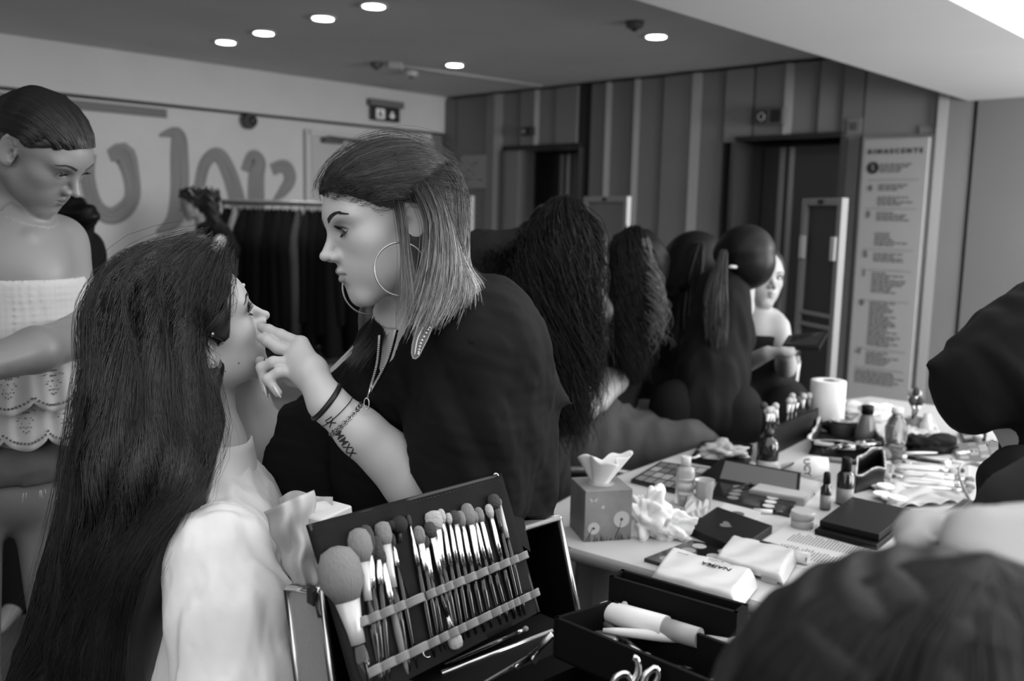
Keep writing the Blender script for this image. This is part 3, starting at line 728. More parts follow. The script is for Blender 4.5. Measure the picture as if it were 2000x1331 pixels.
def stroke(pts, wds, label):
    """pts photo pixels on the left wall, wds half widths in pixels"""
    n = 28; P3 = resample([(x, y, w) for (x, y), w in zip(pts, wds)], n)
    V = []; at = []; F = []; m_ = 9
    for i in range(n):
        t = P3[min(i+1, n-1)][:2]-P3[max(i-1, 0)][:2]; t /= np.linalg.norm(t)+1e-9; nr = np.array([-t[1], t[0]])
        for j in range(m_):
            e = P3[i][:2]+nr*P3[i][2]*(-1+2*j/(m_-1)); s_, z = onleft(e[0], e[1], -REC); V.append(ll(s_, REC-.003, z)); at.append((j/(m_-1), i/8., len(pts)))
    for i in range(n-1):
        for j in range(m_-1): F.append([i*m_+j, (i+1)*m_+j, (i+1)*m_+j+1, i*m_+j+1])
    me = fast_mesh('painted_stroke', np.array(V), np.array(F)); me.materials.append(MS)
    a = me.attributes.new('strk', 'FLOAT_VECTOR', 'POINT'); a.data.foreach_set('vector', np.array(at, dtype=np.float32).ravel())
    o = link('painted_stroke', me); o['strokes'] = 1; tag(o, label, 'wall painting', 'broad grey brush strokes painted on the left wall', kind='thing')
stroke([(212, 305), (240, 300), (255, 340), (258, 385), (240, 412), (212, 422), (185, 400), (170, 345), (176, 300)], [12, 22, 17, 16, 18, 17, 15, 15, 12], 'grey painted oval loop beside the slick-haired woman')
stroke([(310, 265), (345, 262), (350, 310), (350, 380), (340, 430), (305, 455)], [3, 14, 18, 18, 17, 4], 'grey painted hooked upright stroke in the middle of the wall')
stroke([(388, 370), (400, 320), (425, 302), (448, 340), (465, 400), (470, 430)], [11, 12, 14, 15, 16, 14], 'grey painted arch stroke over the end of the clothes rail')
stroke([(478, 335), (492, 305), (505, 318), (500, 350), (500, 420)], [9, 12, 14, 16, 17], 'grey painted short stroke with bent top above the rail')
stroke([(530, 332), (556, 325), (566, 350), (552, 375), (534, 392)], [12, 13, 12, 10, 3], 'grey painted curled stroke nearest the door')

# display frames standing before the lift wall
def disp(name, quad, d, bar, label, rails=(), m_frame=None, hinges=(), mat_in=None):
    """quad: top-left, top-right pixels at y; foot pixel; upright frame on feet"""
    (x0, y0), (x1, y1) = quad; a = P(x0, y0, d[0]); c = P(x1, y1, d[1])
    a[2] = c[2] = (a[2]+c[2])/2; w = np.linalg.norm(c[:2]-a[:2]); h = a[2]; ang = math.atan2(c[1]-a[1], c[0]-a[0])
    root = empty(name, ((a[0]+c[0])/2, (a[1]+c[1])/2, 0), label, 'frame', rz=ang); F_ = Matrix.Translation(root.location) @ Matrix.Rotation(ang, 4, 'Z')
    mf = m_frame or M_white
    for s_ in (-1, 1):
        MB(F_).box((s_*(w/2-bar/2), 0, h/2), (bar, .035, h), bev=.003).build('post', mf, root)
        MB(F_).box((s_*(w/2-bar/2), 0, .012), (bar*1.2, .42, .024), bev=.004).build('foot', mf, root)
    MB(F_).box((0, 0, h-bar/2), (w-2*bar, .035, bar), bev=.003).build('top_rail', mf, root)
    for z in rails: MB(F_).box((0, 0, z), (w-2*bar, .03, bar*.55), bev=.003).build('rail', mf, root)
    MB(F_).box((0, .008, h/2+.05), (w-2*bar, .008, h-.1-bar), bev=.002).build('panel', mat_in or M_panel, root)
    MB(F_).box((0, -.02, h-bar*.5), (.035, .008, .02)).build('clip', M_black, root)
    for z in hinges:
        for s_ in (-1, 1): MB(F_).box((s_*(w/2-bar*1.0), -.02, z), (.035, .02, .11), bev=.004).build('hinge', M_white, root)
    return root
M_fr = mat('frame_white', .27, rough=.4)
z615 = (P(1600, 617, 4.3)[2], P(1600, 640, 4.3)[2])
disp('display_frame', ((1573, 383), (1651, 392)), (4.45, 4.15), .034, 'tall white framed panel in front of the right lift', rails=z615, m_frame=M_fr, hinges=(P(1600, 485, 4.3)[2],), mat_in=mat('frame_panel_dark', .05, rough=.5))
disp('display_frame', ((1144, 382), (1229, 386)), (6.3, 5.9), .038, 'white framed panel standing between the two lifts', m_frame=mat('frame_dim', .34, rough=.4), mat_in=M_panel2)
disp('display_frame', ((858, 382), (923, 384)), (7.2, 6.8), .034, 'pale framed panel behind the long-haired woman in black', m_frame=mat('frame_dim', .34, rough=.4), mat_in=M_panel)
# ------------------------------------------------------------------ people: shared helpers
def lerp(a, b, t): return np.asarray(a)*(1-t)+np.asarray(b)*t
def person(x, y, d, label, group=None, z=0.):
    p = P(x, y, d); o = empty('person', (p[0], p[1], z), label, 'person', group); return o
def skinmat(name, v, rough=.42): return mat(name, v, rough=rough, attr=True, sss=.0, bump=.04, bscale=600)
def hair_mat(name, v, rough=.33, spec=.4): return mat(name, v, rough=rough, spec=spec)
def cloth_mat(name, v, rough=.85, bump=.12, sc=400, noise=.05): return mat(name, v, rough=rough, bump=bump, bscale=sc, noise=noise, nscale=12, spec=.10)
def folds(amp, fr, d, seed=0.):
    """cloth folds running along direction d"""
    fr = fr*3.3; d = np.asarray(d, float); d /= np.linalg.norm(d); a = np.cross(d, [.3, .5, .8]); a /= np.linalg.norm(a); b = np.cross(d, a)
    def f(p):
        u = p@a*fr; v = p@b*fr; w = p@d*fr*.12
        s1 = np.sin(u+1.9*np.sin(v*.7+w+seed)+seed); s2 = np.sin(v*1.3+1.6*np.sin(u*.8-w*1.3+seed*2.)+1.3*seed)
        return -amp*(np.abs(s1)*s1*.5+np.abs(s2)*s2*.5)
    return f
def digit(s, pts, r, k=.004):
    """one finger: knuckle to tip"""
    rs = [r*1.08, r, r*.95, r*.80][-len(pts):] if len(pts) <= 4 else [r]*len(pts)
    for i in range(len(pts)-1): s.rc(pts[i], pts[i+1], rs[i], rs[i+1], k)
    return s
def bbox(pts, pad): pts = np.array([np.asarray(p, float) for p in pts]); return pts.min(0)-pad, pts.max(0)+pad
def cap_fn(h, infl, front=(.078, .058), ear=(.012, -.004), nape=-.085, side=.0, kk=.006):
    """hair cap volume in head space: skull grown by infl, kept behind the hairline"""
    def f(p):
        q = h.loc(p); x = np.abs(q[:, 0]); y = q[:, 1]; z = q[:, 2]; pp = np.stack([x, y, z], 1)
        d = d_el(pp, (0, -.015, .028), (.0755+infl, .093+infl, .080+infl))
        d = smin(d, d_el(pp, (0, .026, .020), (.066+infl, .064+infl*.5, .060+infl)), .03)
        d = smin(d, d_el(pp, (0, -.040, -.020), (.058+infl*.6, .055+infl*.7, .070)), .03)
        # hairline
        dy, dz = ear[0]-front[0], ear[1]-front[1]; L = math.hypot(dy, dz); n = np.array([-dz, dy])/L   # normal to the face side
        ln = (y-front[0])*n[0]+(z-front[1])*n[1]
        if n[0] < 0: ln = -ln
        rear = (y-(ear[0]-.022))
        cut = np.where(z > ear[1], ln, np.minimum(np.maximum(ln, rear), rear))
        cut = np.where(z > ear[1], ln, rear)
        cut = np.maximum(cut, nape-z)
        return smax(d, cut, kk)*h.sc
    return f
def on_cap(h, C_, fn, off): return C_

def dress_standing(pe, hips, feet, m_leg, r=.075, name='legs'):
    pass
# ------------------------------------------------------------------ seated woman with very long dark hair and white shirt
def seated_woman():
    pe = person(400, 1331, 1.42, 'seated woman in profile with very long dark hair and loose white shirt', z=0)
    hd = Head(P(373, 639, 1.40), (.80, .43, .38), (-.22, -.31, .92), sc=1.0, lids=.28, nose=.6, jaw=.95, lip=1.0, chin=1.0)
    sk = skinmat('skin_seated', .62)
    s = SDF(); s.add(hd)
    nb = P(408, 880, 1.44)
    s.chain([hd.w(0, -.022, -.055), hd.w(0, -.030, -.11), nb], [.050, .047, .055], k=.03)
    s.rc(nb, P(390, 1020, 1.45), .050, .06, k=.03)
    # chest, lap and legs under the shirt
    s.chain([P(380, 1090, 1.45), P(360, 1420, 1.48)], [.08, .12], k=.03)
    hip = P(350, 1520, 1.50); kn = hip+np.array([.42, .15, .02])
    s.rc(hip+np.array([0, -.08, 0]), kn+np.array([0, -.1, 0]), .085, .055, k=.04); s.rc(hip+np.array([0, .08, 0]), kn+np.array([0, .1, 0]), .085, .055, k=.04)
    for e in (-.1, .1):
        k_ = kn+np.array([0, e, 0]); f_ = np.array([k_[0], k_[1], .05]); s.rc(k_, f_, .055, .035, k=.02); s.rc(f_, f_+np.array([.14, 0, -.01]), .04, .032, k=.02)
    lo, hi = bbox([hip, kn+np.array([.15, .2, 0]), P(380, 500, 1.4), (kn[0]+.18, kn[1], 0), P(380, 1300, 1.2)], .15); lo[2] = -.02
    hl, hh = hd.box(); hl = hl.copy(); hl[2] -= .09
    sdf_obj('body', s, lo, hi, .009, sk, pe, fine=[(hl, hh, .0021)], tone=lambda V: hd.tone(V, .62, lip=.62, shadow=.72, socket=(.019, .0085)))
    hd.eyes(pe, (0.1, 1, .12)); hd.lashes(pe, n=50, ln=.011); hd.brows(pe, v=.03)
    # ear studs and moles
    MB().sphere(hd.w(.080, -.004, -.036), .0022).build('ear_stud', M_steel, pe)
    o = MB().tube([hd.w(.082, -.006+.009*sin(a), -.044+.009*cos(a)) for a in np.linspace(0, 2*pi, 20, endpoint=False)], .0006, 6, closed=True).build('ear_ring', M_steel, pe)
    for q in ((.045, .035, -.060), (.055, .012, -.062)):
        q = np.array(q); 
        for _ in range(8): 
            g = hd.local(q[None])[0]; q[0] -= g*.9
        MB().sphere(hd.w(*q), .0011).build('mole', M_black, pe)
    q = np.array([.006, .10, .030])
    for _ in range(8): q[1] -= hd.local(q[None])[0]
    MB().sphere(hd.w(*q), .0032).build('pearl', mat('pearl', .75, rough=.2), pe)
    # shirt
    sh = SDF(); nr = P(425, 1085, 1.28); fr = P(468, 985, 1.58)
    sh.rc(P(408, 925, 1.45), P(390, 1050, 1.44), .066, .10, k=.05)
    sh.rc(nr, fr, .062, .062, k=.07)
    sh.chain([P(385, 1080, 1.43), P(375, 1230, 1.44), P(360, 1500, 1.46)], [.125, .145, .165], k=.07, ax=(.2, 1, 0), fl=1.12)
    el = P(475, 1385, 1.235); sh.chain([nr+np.array([.005, 0, -.012]), P(452, 1200, 1.255), el], [.069, .082, .088], k=.035)
    sh.rc(el, P(640, 1500, 1.32), .085, .07, k=.03)
    el2 = P(520, 1330, 1.64); sh.chain([fr, el2], [.064, .08], k=.035)
    sh.disp(folds(.0038, 30, (.12, 0, 1), .4)); sh.disp(folds(.0006, 80, (-.5, .1, 1), 1.9))
    # seams as shallow grooves: armhole, yoke
    ndir = nr-fr; ndir /= np.linalg.norm(ndir)
    armh = half(nr-ndir*.030+np.array([0, 0, -.02]), lerp(ndir, np.array([.55, -.45, -.45]), .35))
    sh.disp(lambda p: .0042*np.exp(-(armh(p)/.0034)**2)-.0020*np.exp(-((armh(p)+.006)/.0035)**2))
    yoke = half(P(330, 1165, 1.33), (-.35, .1, 1.0))
    sh.disp(lambda p: .0022*np.exp(-(yoke(p)/.0028)**2)*(armh(p) < 0))
    nk = hd.w(0, -.030, -.11)
    sh.cut(lambda p: d_rc(p, P(416, 840, 1.44), P(410, 912, 1.44), .056, .048), .004)
    lo, hi = bbox([P(250, 900, 1.4), P(640, 1520, 1.7), P(400, 1500, 1.15)], .14)
    sdf_obj('shirt', sh, lo, hi, .0050, cloth_mat('white_cotton', .78, sc=900, bump=.08), pe)
    # collar: a turned strip round the neck, open at the front
    def col(u, v):
        a = radians(-165+300*u); c = lerp(P(416, 880, 1.44), P(410, 922, 1.44), v); r = .062+.022*v+.004*sin(a*3); tilt = .022*cos(a)
        pt = .018*max(0, 1-abs(u-.93)*9)+.018*max(0, 1-abs(u-.02)*9)
        return c+np.array([r*sin(a)*.98, -r*cos(a)*.98, .010+tilt*.2-(.016+pt)*(v-.2)*1.6])
    cb = MB().grid(col, 60, 6); o = cb.build('collar', MATS['white_cotton'], pe); md = o.modifiers.new('thick', 'SOLIDIFY'); md.thickness = .0022
    # hair
    cap = cap_fn(hd, .017, front=(.070, .062), ear=(.030, -.012), nape=-.07)
    mass = SDF(); mass.add(cap)
    mid = [P(300, 640, 1.38), P(292, 780, 1.34), P(285, 920, 1.30), P(255, 1080, 1.29), P(215, 1240, 1.29), P(190, 1420, 1.29)]
    mass.chain(mid, [.080, .088, .088, .080, .072, .066], k=.05)
    mass.chain([P(335, 700, 1.325), P(370, 830, 1.32), P(335, 930, 1.30), P(270, 1090, 1.28)], [.035, .040, .040, .04], k=.04)
    mass.chain([P(230, 900, 1.36), P(160, 1150, 1.36), P(70, 1370, 1.36)], [.06, .055, .045], k=.05)
    keepout = lambda p: d_el(hd.loc(p), (.075, .0, -.020), (.03, .020, .034))
    mass.cut(keepout, .006)
    # trim in front of the ear and jaw
    mass.cut(lambda p: np.maximum(half(hd.w(.0, .030, -.03), hd.wd(0, -1, .35))(p), d_el(hd.loc(p), (0.04, .06, -.05), (.09, .075, .085))), .004)
    mass.disp(lambda p: .0030*np.sin(p[:, 0]*150+4*np.sin(p[:, 2]*9)+2*np.sin(p[:, 1]*40)))
    lo, hi = bbox([P(50, 450, 1.4), P(480, 1450, 1.35), P(200, 1450, 1.2), P(300, 800, 1.5)], .1)
    Vm, Fm = surf(mass, lo, hi, .0070)
    top = [(431, 478, 1.335), (410, 470, 1.37), (380, 463, 1.39), (340, 466, 1.42)]
    G = []
    def g(*q): return [P(*a) for a in q]
    G.append(g((447, 505, 1.37), (441, 560, 1.335), (420, 612, 1.325), (383, 655, 1.315), (377, 712, 1.31), (402, 772, 1.31), (432, 845, 1.31), (405, 920, 1.28), (330, 1000, 1.25), (262, 1100, 1.24), (232, 1240, 1.24), (225, 1400, 1.24)))
    G.append(g((438, 490, 1.38), (418, 550, 1.325), (395, 610, 1.315), (366, 660, 1.31), (360, 712, 1.30), (378, 780, 1.29), (408, 855, 1.28), (380, 930, 1.26), (310, 1010, 1.24), (252, 1120, 1.23), (222, 1250, 1.23), (212, 1420, 1.23)))
    G.append(g((425, 477, 1.385), (385, 530, 1.32), (360, 600, 1.305), (345, 680, 1.295), (348, 790, 1.275), (360, 890, 1.255), (335, 980, 1.24), (275, 1070, 1.225), (232, 1170, 1.22), (205, 1290, 1.22), (190, 1440, 1.22)))
    G.append(g((410, 470, 1.39), (350, 510, 1.33), (315, 590, 1.30), (300, 690, 1.28), (298, 800, 1.26), (300, 910, 1.24), (280, 1010, 1.23), (235, 1110, 1.22), (195, 1220, 1.215), (165, 1330, 1.215), (145, 1460, 1.215)))
    G.append(g((395, 465, 1.395), (320, 500, 1.34), (270, 580, 1.31), (250, 690, 1.285), (245, 800, 1.26), (240, 910, 1.25), (220, 1010, 1.24), (180, 1120, 1.235), (130, 1240, 1.235), (85, 1350, 1.235), (50, 1450, 1.235)))
    G.append(g((380, 463, 1.40), (290, 490, 1.36), (225, 560, 1.34), (205, 680, 1.32), (195, 800, 1.30), (180, 920, 1.295), (160, 1030, 1.29), (115, 1150, 1.29), (65, 1260, 1.29), (20, 1330, 1.29), (-40, 1400, 1.29)))
    G.append(g((360, 463, 1.42), (262, 492, 1.40), (196, 560, 1.38), (172, 680, 1.37), (162, 800, 1.36), (140, 930, 1.35), (118, 1050, 1.35), (90, 1180, 1.35), (40, 1290, 1.35), (-10, 1350, 1.35), (-70, 1420, 1.35)))
    parts = [(Vm, Fm)]
    C1 = strands(G, 3800, n=14, jit=.0075, mass=mass, off=(0, .004), seed=3, lift=.10, lmin=.72)
    parts.append(strand_mesh(C1, rng.uniform(.0005, .0011, 3800)))
    C2 = strands(G, 420, n=20, jit=.022, mass=mass, off=(.003, .016), seed=5, lift=0, lmin=.5)
    parts.append(strand_mesh(C2, .00028))
    # back of the crown (far side) and temple strands
    GT = [[hd.w(.0, .074, .066), hd.w(.030, .030, .100), hd.w(.055, -.03, .095), hd.w(.07, -.085, .03), hd.w(.06, -.10, -.06)],
          [hd.w(-.01, .066, .072), hd.w(-.005, .020, .118), hd.w(.0, -.05, .120), hd.w(.01, -.12, .05), hd.w(.01, -.12, -.06)],
          [hd.w(-.02, .066, .066), hd.w(-.04, .010, .105), hd.w(-.045, -.05, .10), hd.w(-.04, -.115, .04), hd.w(-.03, -.12, -.06)]]
    parts.append(strand_mesh(strands(GT, 900, n=11, jit=.007, mass=mass, off=(0, .003), seed=8, lift=.1), .0006))
    GF = [[hd.w(.030, .084, .058), hd.w(.050, .060, .050), hd.w(.066, .034, .020), hd.w(.074, .018, .004), hd.w(.084, -.006, .022)],
          [hd.w(.040, .074, .046), hd.w(.056, .052, .028), hd.w(.066, .036, .004), hd.w(.070, .024, -.018), hd.w(.082, .004, .016)]]
    parts.append(strand_mesh(strands(GF, 600, n=10, jit=.004, mass=mass, off=(0, .003), seed=9, lift=.004), .00042))
    hair_obj('hair', parts, hair_mat('hair_dark', .013, .30, .7), pe)
    pts = [hd.w(.0905, .012, .006), hd.w(.0905, .004, .010)]
    o = MB().tube([hd.w(.094, .020, .010), hd.w(.095, .008, .013), hd.w(.094, -.004, .012)], .0014, 8).build('hair_clip', M_steel, pe); MB().sphere(hd.w(.096, .012, .012), .004).build('clip_stone', M_steel, pe)
    # stool
    st = empty('stool', (float(hip[0]), float(hip[1]), 0), 'dark round stool under the seated woman in the white shirt', 'stool')
    zt = hip[2]-.10
    MB().lathe((hip[0], hip[1], zt-.05), [(.17, 0), (.18, .01), (.18, .04), (.16, .05)], 24).build('seat', M_black, st)
    for k in range(4):
        a = k*pi/2+.5; MB().tube([(hip[0]+.10*cos(a), hip[1]+.10*sin(a), zt-.05), (hip[0]+.19*cos(a), hip[1]+.19*sin(a), 0.01)], .012, 8).build('leg', M_steel, st)
    return pe, hd
SEATED, HS = seated_woman()
# ------------------------------------------------------------------ make-up artist bending over her
def artist():
    pe = person(900, 1331, 1.5, 'make-up artist in a black jumpsuit with hoop earrings touching the seated woman\'s face', z=0)
    hd = Head(P(758, 431, 1.36), (-.83, -.44, -.21), (-.20, .02, .97), sc=.97, lids=.48, nose=.6, jaw=.98, lip=1.3, chin=1.0, mouth=.25)
    sk = skinmat('skin_artist', .50)
    s = SDF(); s.add(hd)
    nb = P(806, 640, 1.44)
    s.chain([hd.w(0, -.025, -.055), hd.w(0, -.045, -.12), nb], [.052, .048, .054], k=.03)
    s.rc(nb, P(800, 730, 1.47), .055, .085, k=.04)
    s.rc(P(785, 745, 1.50), P(850, 800, 1.58), .04, .07, k=.03)
    # near arm
    E1 = P(885, 1003, 1.40); Wr = P(640, 788, 1.335); SH = P(930, 690, 1.37)
    s.chain([SH, E1], [.060, .047], k=.03)
    s.chain([E1, lerp(E1, Wr, .30), lerp(E1, Wr, .75), Wr], [.048, .048, .034, .0265], k=.02)
    # near hand: palm, knuckles, fingers
    K = [P(588, 672, 1.375), P(578, 690, 1.365), P(574, 708, 1.36), P(580, 728, 1.355)]
    pal = P(606, 728, 1.352)
    s.chain([Wr, pal], [.0255, .024], k=.015)
    for k_ in K: s.rc(pal, k_, .0205, .0125, k=.012)
    digit(s, [K[0], P(548, 655, 1.385), P(524, 645, 1.39), P(511, 640, 1.395)], .0088)
    digit(s, [K[1], P(543, 680, 1.372), P(522, 666, 1.375), P(511, 661, 1.38)], .0090)
    digit(s, [K[2], P(534, 708, 1.355), P(511, 719, 1.36), P(520, 762, 1.362)], .0085)
    digit(s, [K[3], P(545, 727, 1.345), P(523, 741, 1.345), P(543, 768, 1.345)], .0080)
    digit(s, [P(606, 752, 1.375), P(570, 742, 1.395), P(535, 722, 1.41), P(508, 706, 1.41)], .0098)
    # far arm
    E2 = P(518, 925, 1.60); W2 = P(478, 742, 1.56); S2 = P(730, 720, 1.66)
    s.chain([S2, E2], [.055, .049], k=.03); s.chain([E2, lerp(E2, W2, .4), W2], [.047, .046, .030], k=.03)
    p2 = P(474, 690, 1.51); s.rc(W2, p2, .027, .024, k=.015)
    for i, (x, y) in enumerate(((482, 655), (490, 660), (496, 668), (500, 680))):
        digit(s, [lerp(p2, P(x, y, 1.47), .4), P(x, y, 1.475), P(x+8, y-6, 1.46)], .0085, .006)
    # hips and legs
    hipc = P(880, 1330, 1.60); 
    s.rc(P(850, 1000, 1.60), hipc, .10, .12, k=.05)
    for e in ((-.02, -.10), (.02, .10)):
        h0 = hipc+np.array([e[0], e[1], 0]); kn = np.array([h0[0]+.03, h0[1], .48]); f_ = np.array([h0[0]+.06, h0[1], .06])
        s.chain([h0, kn, f_], [.085, .055, .04], k=.03); s.rc(f_, f_+np.array([-.14, 0, -.02]), .04, .032, k=.02)
    lo, hi = bbox([E2, W2, SH, hipc, P(1080, 560, 1.5), (hipc[0], hipc[1], 0)], .16); lo[2] = 0
    hl, hh = hd.box(.006); hl = hl.copy(); hl[2] -= .12
    al, ah = bbox([E1, Wr], .055); nl, nh = bbox([P(498, 620, 1.40), P(660, 800, 1.33), P(560, 760, 1.42)], .006)
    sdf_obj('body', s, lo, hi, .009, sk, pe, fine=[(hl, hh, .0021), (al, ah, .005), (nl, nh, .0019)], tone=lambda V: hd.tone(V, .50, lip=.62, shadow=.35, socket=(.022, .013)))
    hd.eyes(pe, (-.05, 1, -.34)); hd.lashes(pe, n=60, ln=.013); hd.brows(pe, n=500, v=.025, thick=1.25, arch=1.2)
    # nails
    Mn = mat('nail', .62, rough=.2)
    for a, c in ((P(515, 746, 1.350), P(522, 777, 1.350)), (P(535, 754, 1.336), P(549, 777, 1.336))): MB().tube([a, lerp(a, c, .5), c], .0046, 8, taper=[.0042, .0048, .003], flat=((0, 1, 0), .5)).build('fingernail', Mn, pe)
    # jumpsuit
    j = SDF()
    j.rc(P(830, 650, 1.49), P(858, 700, 1.53), .075, .11, k=.05)
    j.chain([P(768, 690, 1.45), P(735, 800, 1.47), P(740, 920, 1.52)], [.055, .07, .08], k=.05)
    j.rc(P(940, 672, 1.365), P(745, 770, 1.65), .080, .070, k=.06)
    j.chain([P(862, 730, 1.54), P(850, 880, 1.59), P(850, 1060, 1.60), hipc], [.125, .14, .15, .155], k=.06)
    j.chain([P(930, 640, 1.42), P(960, 760, 1.42), P(960, 930, 1.47)], [.08, .095, .09], k=.06)      # loose back
    j.rc(P(965, 720, 1.45), P(1116, 788, 1.44), .085, .002, k=.02)                                    # pointed batwing fold
    j.rc(P(990, 860, 1.47), P(1010, 1010, 1.50), .07, .06, k=.05)
    # near sleeve
    j.chain([P(945, 690, 1.36), P(925, 820, 1.37), P(905, 960, 1.385)], [.085, .096, .098], k=.05)
    cpt = P(792, 905, 1.34); cn = np.array([-.83, -.15, -.53])
    j.clip(lambda p: np.where(d_el(p, P(770, 905, 1.33), (.13, .10, .15)) < 0, (p-cpt)@cn, -1.), .0)
    # far sleeve
    j.chain([P(745, 760, 1.65), P(600, 880, 1.62), P(560, 905, 1.61)], [.075, .085, .085], k=.05)
    j.rc(P(610, 960, 1.60), P(640, 1100, 1.58), .075, .09, k=.05)
    j.clip(half(P(545, 880, 1.60), (-1, .1, .05)), .004)
    j.cut(lambda p: d_rc(p, E1, lerp(E1, Wr, .7), .054, .050), .003)
    # neck opening between the zips
    j.cut(lambda p: d_rc(p, P(795, 575, 1.43), P(788, 626, 1.42), .064, .040), .006)
    j.cut(lambda p: d_rc(p, P(768, 645, 1.37), P(727, 768, 1.37), .019, .002, (0, 1, 0), 5.), .004)
    j.disp(folds(.0042, 21, (.35, 0, -1), 2.2)); j.disp(folds(.0012, 60, (1, .1, -.35), .7))
    ss = half(P(962, 640, 1.29), (.62, -.3, -.45))
    j.disp(lambda p: .0022*np.exp(-(ss(p)/.0025)**2)*(p[:, 1] < 1.45))
    lo, hi = bbox([P(540, 760, 1.7), P(1100, 560, 1.4), P(1080, 1000, 1.45), P(800, 900, 1.12), hipc+np.array([0, 0, -.06])], .13)
    M_js = cloth_mat('black_twill', .009, rough=.72, bump=.2, sc=1500)
    sdf_obj('jumpsuit', j, lo, hi, .0056, M_js, pe)
    t = SDF()
    for e in ((-.02, -.10), (.02, .10)):
        h0 = hipc+np.array([e[0], e[1], 0]); t.chain([h0, (h0[0]+.03, h0[1], .48), (h0[0]+.06, h0[1], .10)], [.13, .10, .09], k=.03)
    lo, hi = bbox([hipc, (hipc[0], hipc[1], .05)], .26); sdf_obj('trouser_legs', t, lo, hi, .012, M_js, pe)
    # collar flaps
    def flap(pts, nm='collar'):
        b = MB(); b.prism(pts, (.002, -.004, 0)); o = b.build(nm, M_js, pe); return o
    # zip rows
    M_zip = mat('zip_metal', .55, rough=.3, metal=1)
    def zipper(a, m_, c, n):
        pts = resample([a, m_, c], n); b = MB()
        for p in pts: b.box(p, (.0030, .0030, .0018))
        o = b.build('zip_teeth', M_zip, pe); o['kind'] = 'stuff'; MB().tube([q+np.array([.0015, .003, 0]) for q in resample([a, m_, c], 10)], .0032, 6).build('zip_tape', M_js, pe)
    zipper(P(741, 656, 1.335), P(736, 710, 1.330), P(722, 762, 1.325), 34)
    zipper(P(772, 645, 1.325), P(755, 705, 1.322), P(724, 764, 1.322), 40)
    b = MB(); b.tube([P(724, 757, 1.318), P(718, 778, 1.316)], .0036, 8, taper=[.0042, .003], flat=((0, 1, 0), .5)); 
    b.tube([P(716+5*cos(a), 789+11*sin(a), 1.315) for a in np.linspace(0, 2*pi, 16, endpoint=False)], .0010, 6, closed=True); b.build('zip_pull', M_zip, pe)
    # chain tattoo/necklace
    # shoulder patch: leather loop with a row of studs
    pc = [P(803, 700, 1.255), P(806, 664, 1.262), P(818, 638, 1.268), P(836, 625, 1.272), P(846, 632, 1.272), P(838, 656, 1.266), P(826, 680, 1.260), P(815, 702, 1.255)]
    cen = np.mean(pc, 0); pcs = []
    for i in range(8): pcs += [pc[i]*.72+pc[i]*.0+pc[(i+1) % 8]*.28, pc[i]*.28+pc[(i+1) % 8]*.72]
    M_lea = mat('patch_leather', .10, rough=.35); b = MB(); b.prism(pcs, (.0, .006, 0)); po = b.build('shoulder_patch', M_lea, pe)
    MB().tube(pcs, .0010, 6, closed=True).build('patch_border', mat('patch_edge', .25, rough=.4), po)
    MB().tube(resample([P(810, 694, 1.253), P(815, 664, 1.26), P(826, 640, 1.266)], 8), .0009, 6).build('patch_line', mat('patch_light', .6, rough=.4), po)
    b = MB()
    for q in resample([P(817, 692, 1.253), P(823, 668, 1.259), P(839, 640, 1.266)], 10): b.sphere(q, .0016, 8, 6)
    o = b.build('studs', mat('patch_light', .6), po); o['kind'] = 'stuff'
    # hoops
    def hoop(c, r, nx, lab):
        nx = np.asarray(nx, float); nx /= np.linalg.norm(nx); u = np.cross(nx, [0, 0, 1]); u /= np.linalg.norm(u); v = np.cross(nx, u)
        o = MB().tube([c+r*(u*cos(a)+v*sin(a)) for a in np.linspace(0, 2*pi, 56, endpoint=False)], .00125, 8, closed=True).build('hoop_earring', M_steel, pe); o['label'] = lab
    hoop(P(783, 526, 1.262), 52*1.262/FPX, (.30, -1, .1), 'thin steel hoop earring on the near ear')
    hoop(P(722, 562, 1.41), 53*1.41/FPX, (.35, -1, .2), 'thin steel hoop earring on the far ear')
    # hair tie, bracelets
    ax = (E1-Wr)/np.linalg.norm(E1-Wr)
    def ring(t_, r, rr, nm, mt, tilt=(0, 0, 0), seg=40, link_=False):
        c = lerp(Wr, E1, t_); n_ = ax+np.array(tilt); n_ /= np.linalg.norm(n_); u = np.cross(n_, [0, 1, 0]); u /= np.linalg.norm(u); v = np.cross(n_, u)
        pts = [c+r*(u*cos(a)+v*sin(a)) for a in np.linspace(0, 2*pi, seg, endpoint=False)]
        b = MB()
        if not link_: b.tube(pts, rr, 8, closed=True)
        else:
            for i, p in enumerate(pts):
                tg = np.array(pts[(i+1) % seg])-np.array(pts[i-1]); tg /= np.linalg.norm(tg); rad = (p-c)/r; sd = np.cross(tg, rad)
                w_ = rad if i % 2 else sd
                b.tube([p+tg*(rr*1.9*cos(a))+(w_*.5+sd*.6)*(rr*1.1*sin(a)) for a in np.linspace(0, 2*pi, 8, endpoint=False)], rr*.42, 5, closed=True)
        return b.build(nm, mt, pe)
    ring(-.01, .0290, .0042, 'hair_tie', M_black, (0, 0, .1)); ring(.07, .0300, .0007, 'cord_bracelet', M_black, (.1, 0, -.2)); o = ring(.14, .0315, .0024, 'chain_bracelet', M_steel, (.25, -.1, -.25), 44, True)
    o = MB().tube([P(517, 712, 1.36)+.0094*(np.array([.35, -.9, 0])*cos(a)+np.array([.1, .1, 1])*sin(a)) for a in np.linspace(0, 2*pi, 20, endpoint=False)], .0015, 6, closed=True).build('ring', M_steel, pe)
    # tattoo lettering on the forearm, laid on the skin
    me = text_mesh('IX . MMXX', .016, 0, .0002); me.transform(Matrix.Identity(4))
    a_, c_ = P(640, 818, 1.3), P(690, 893, 1.3)
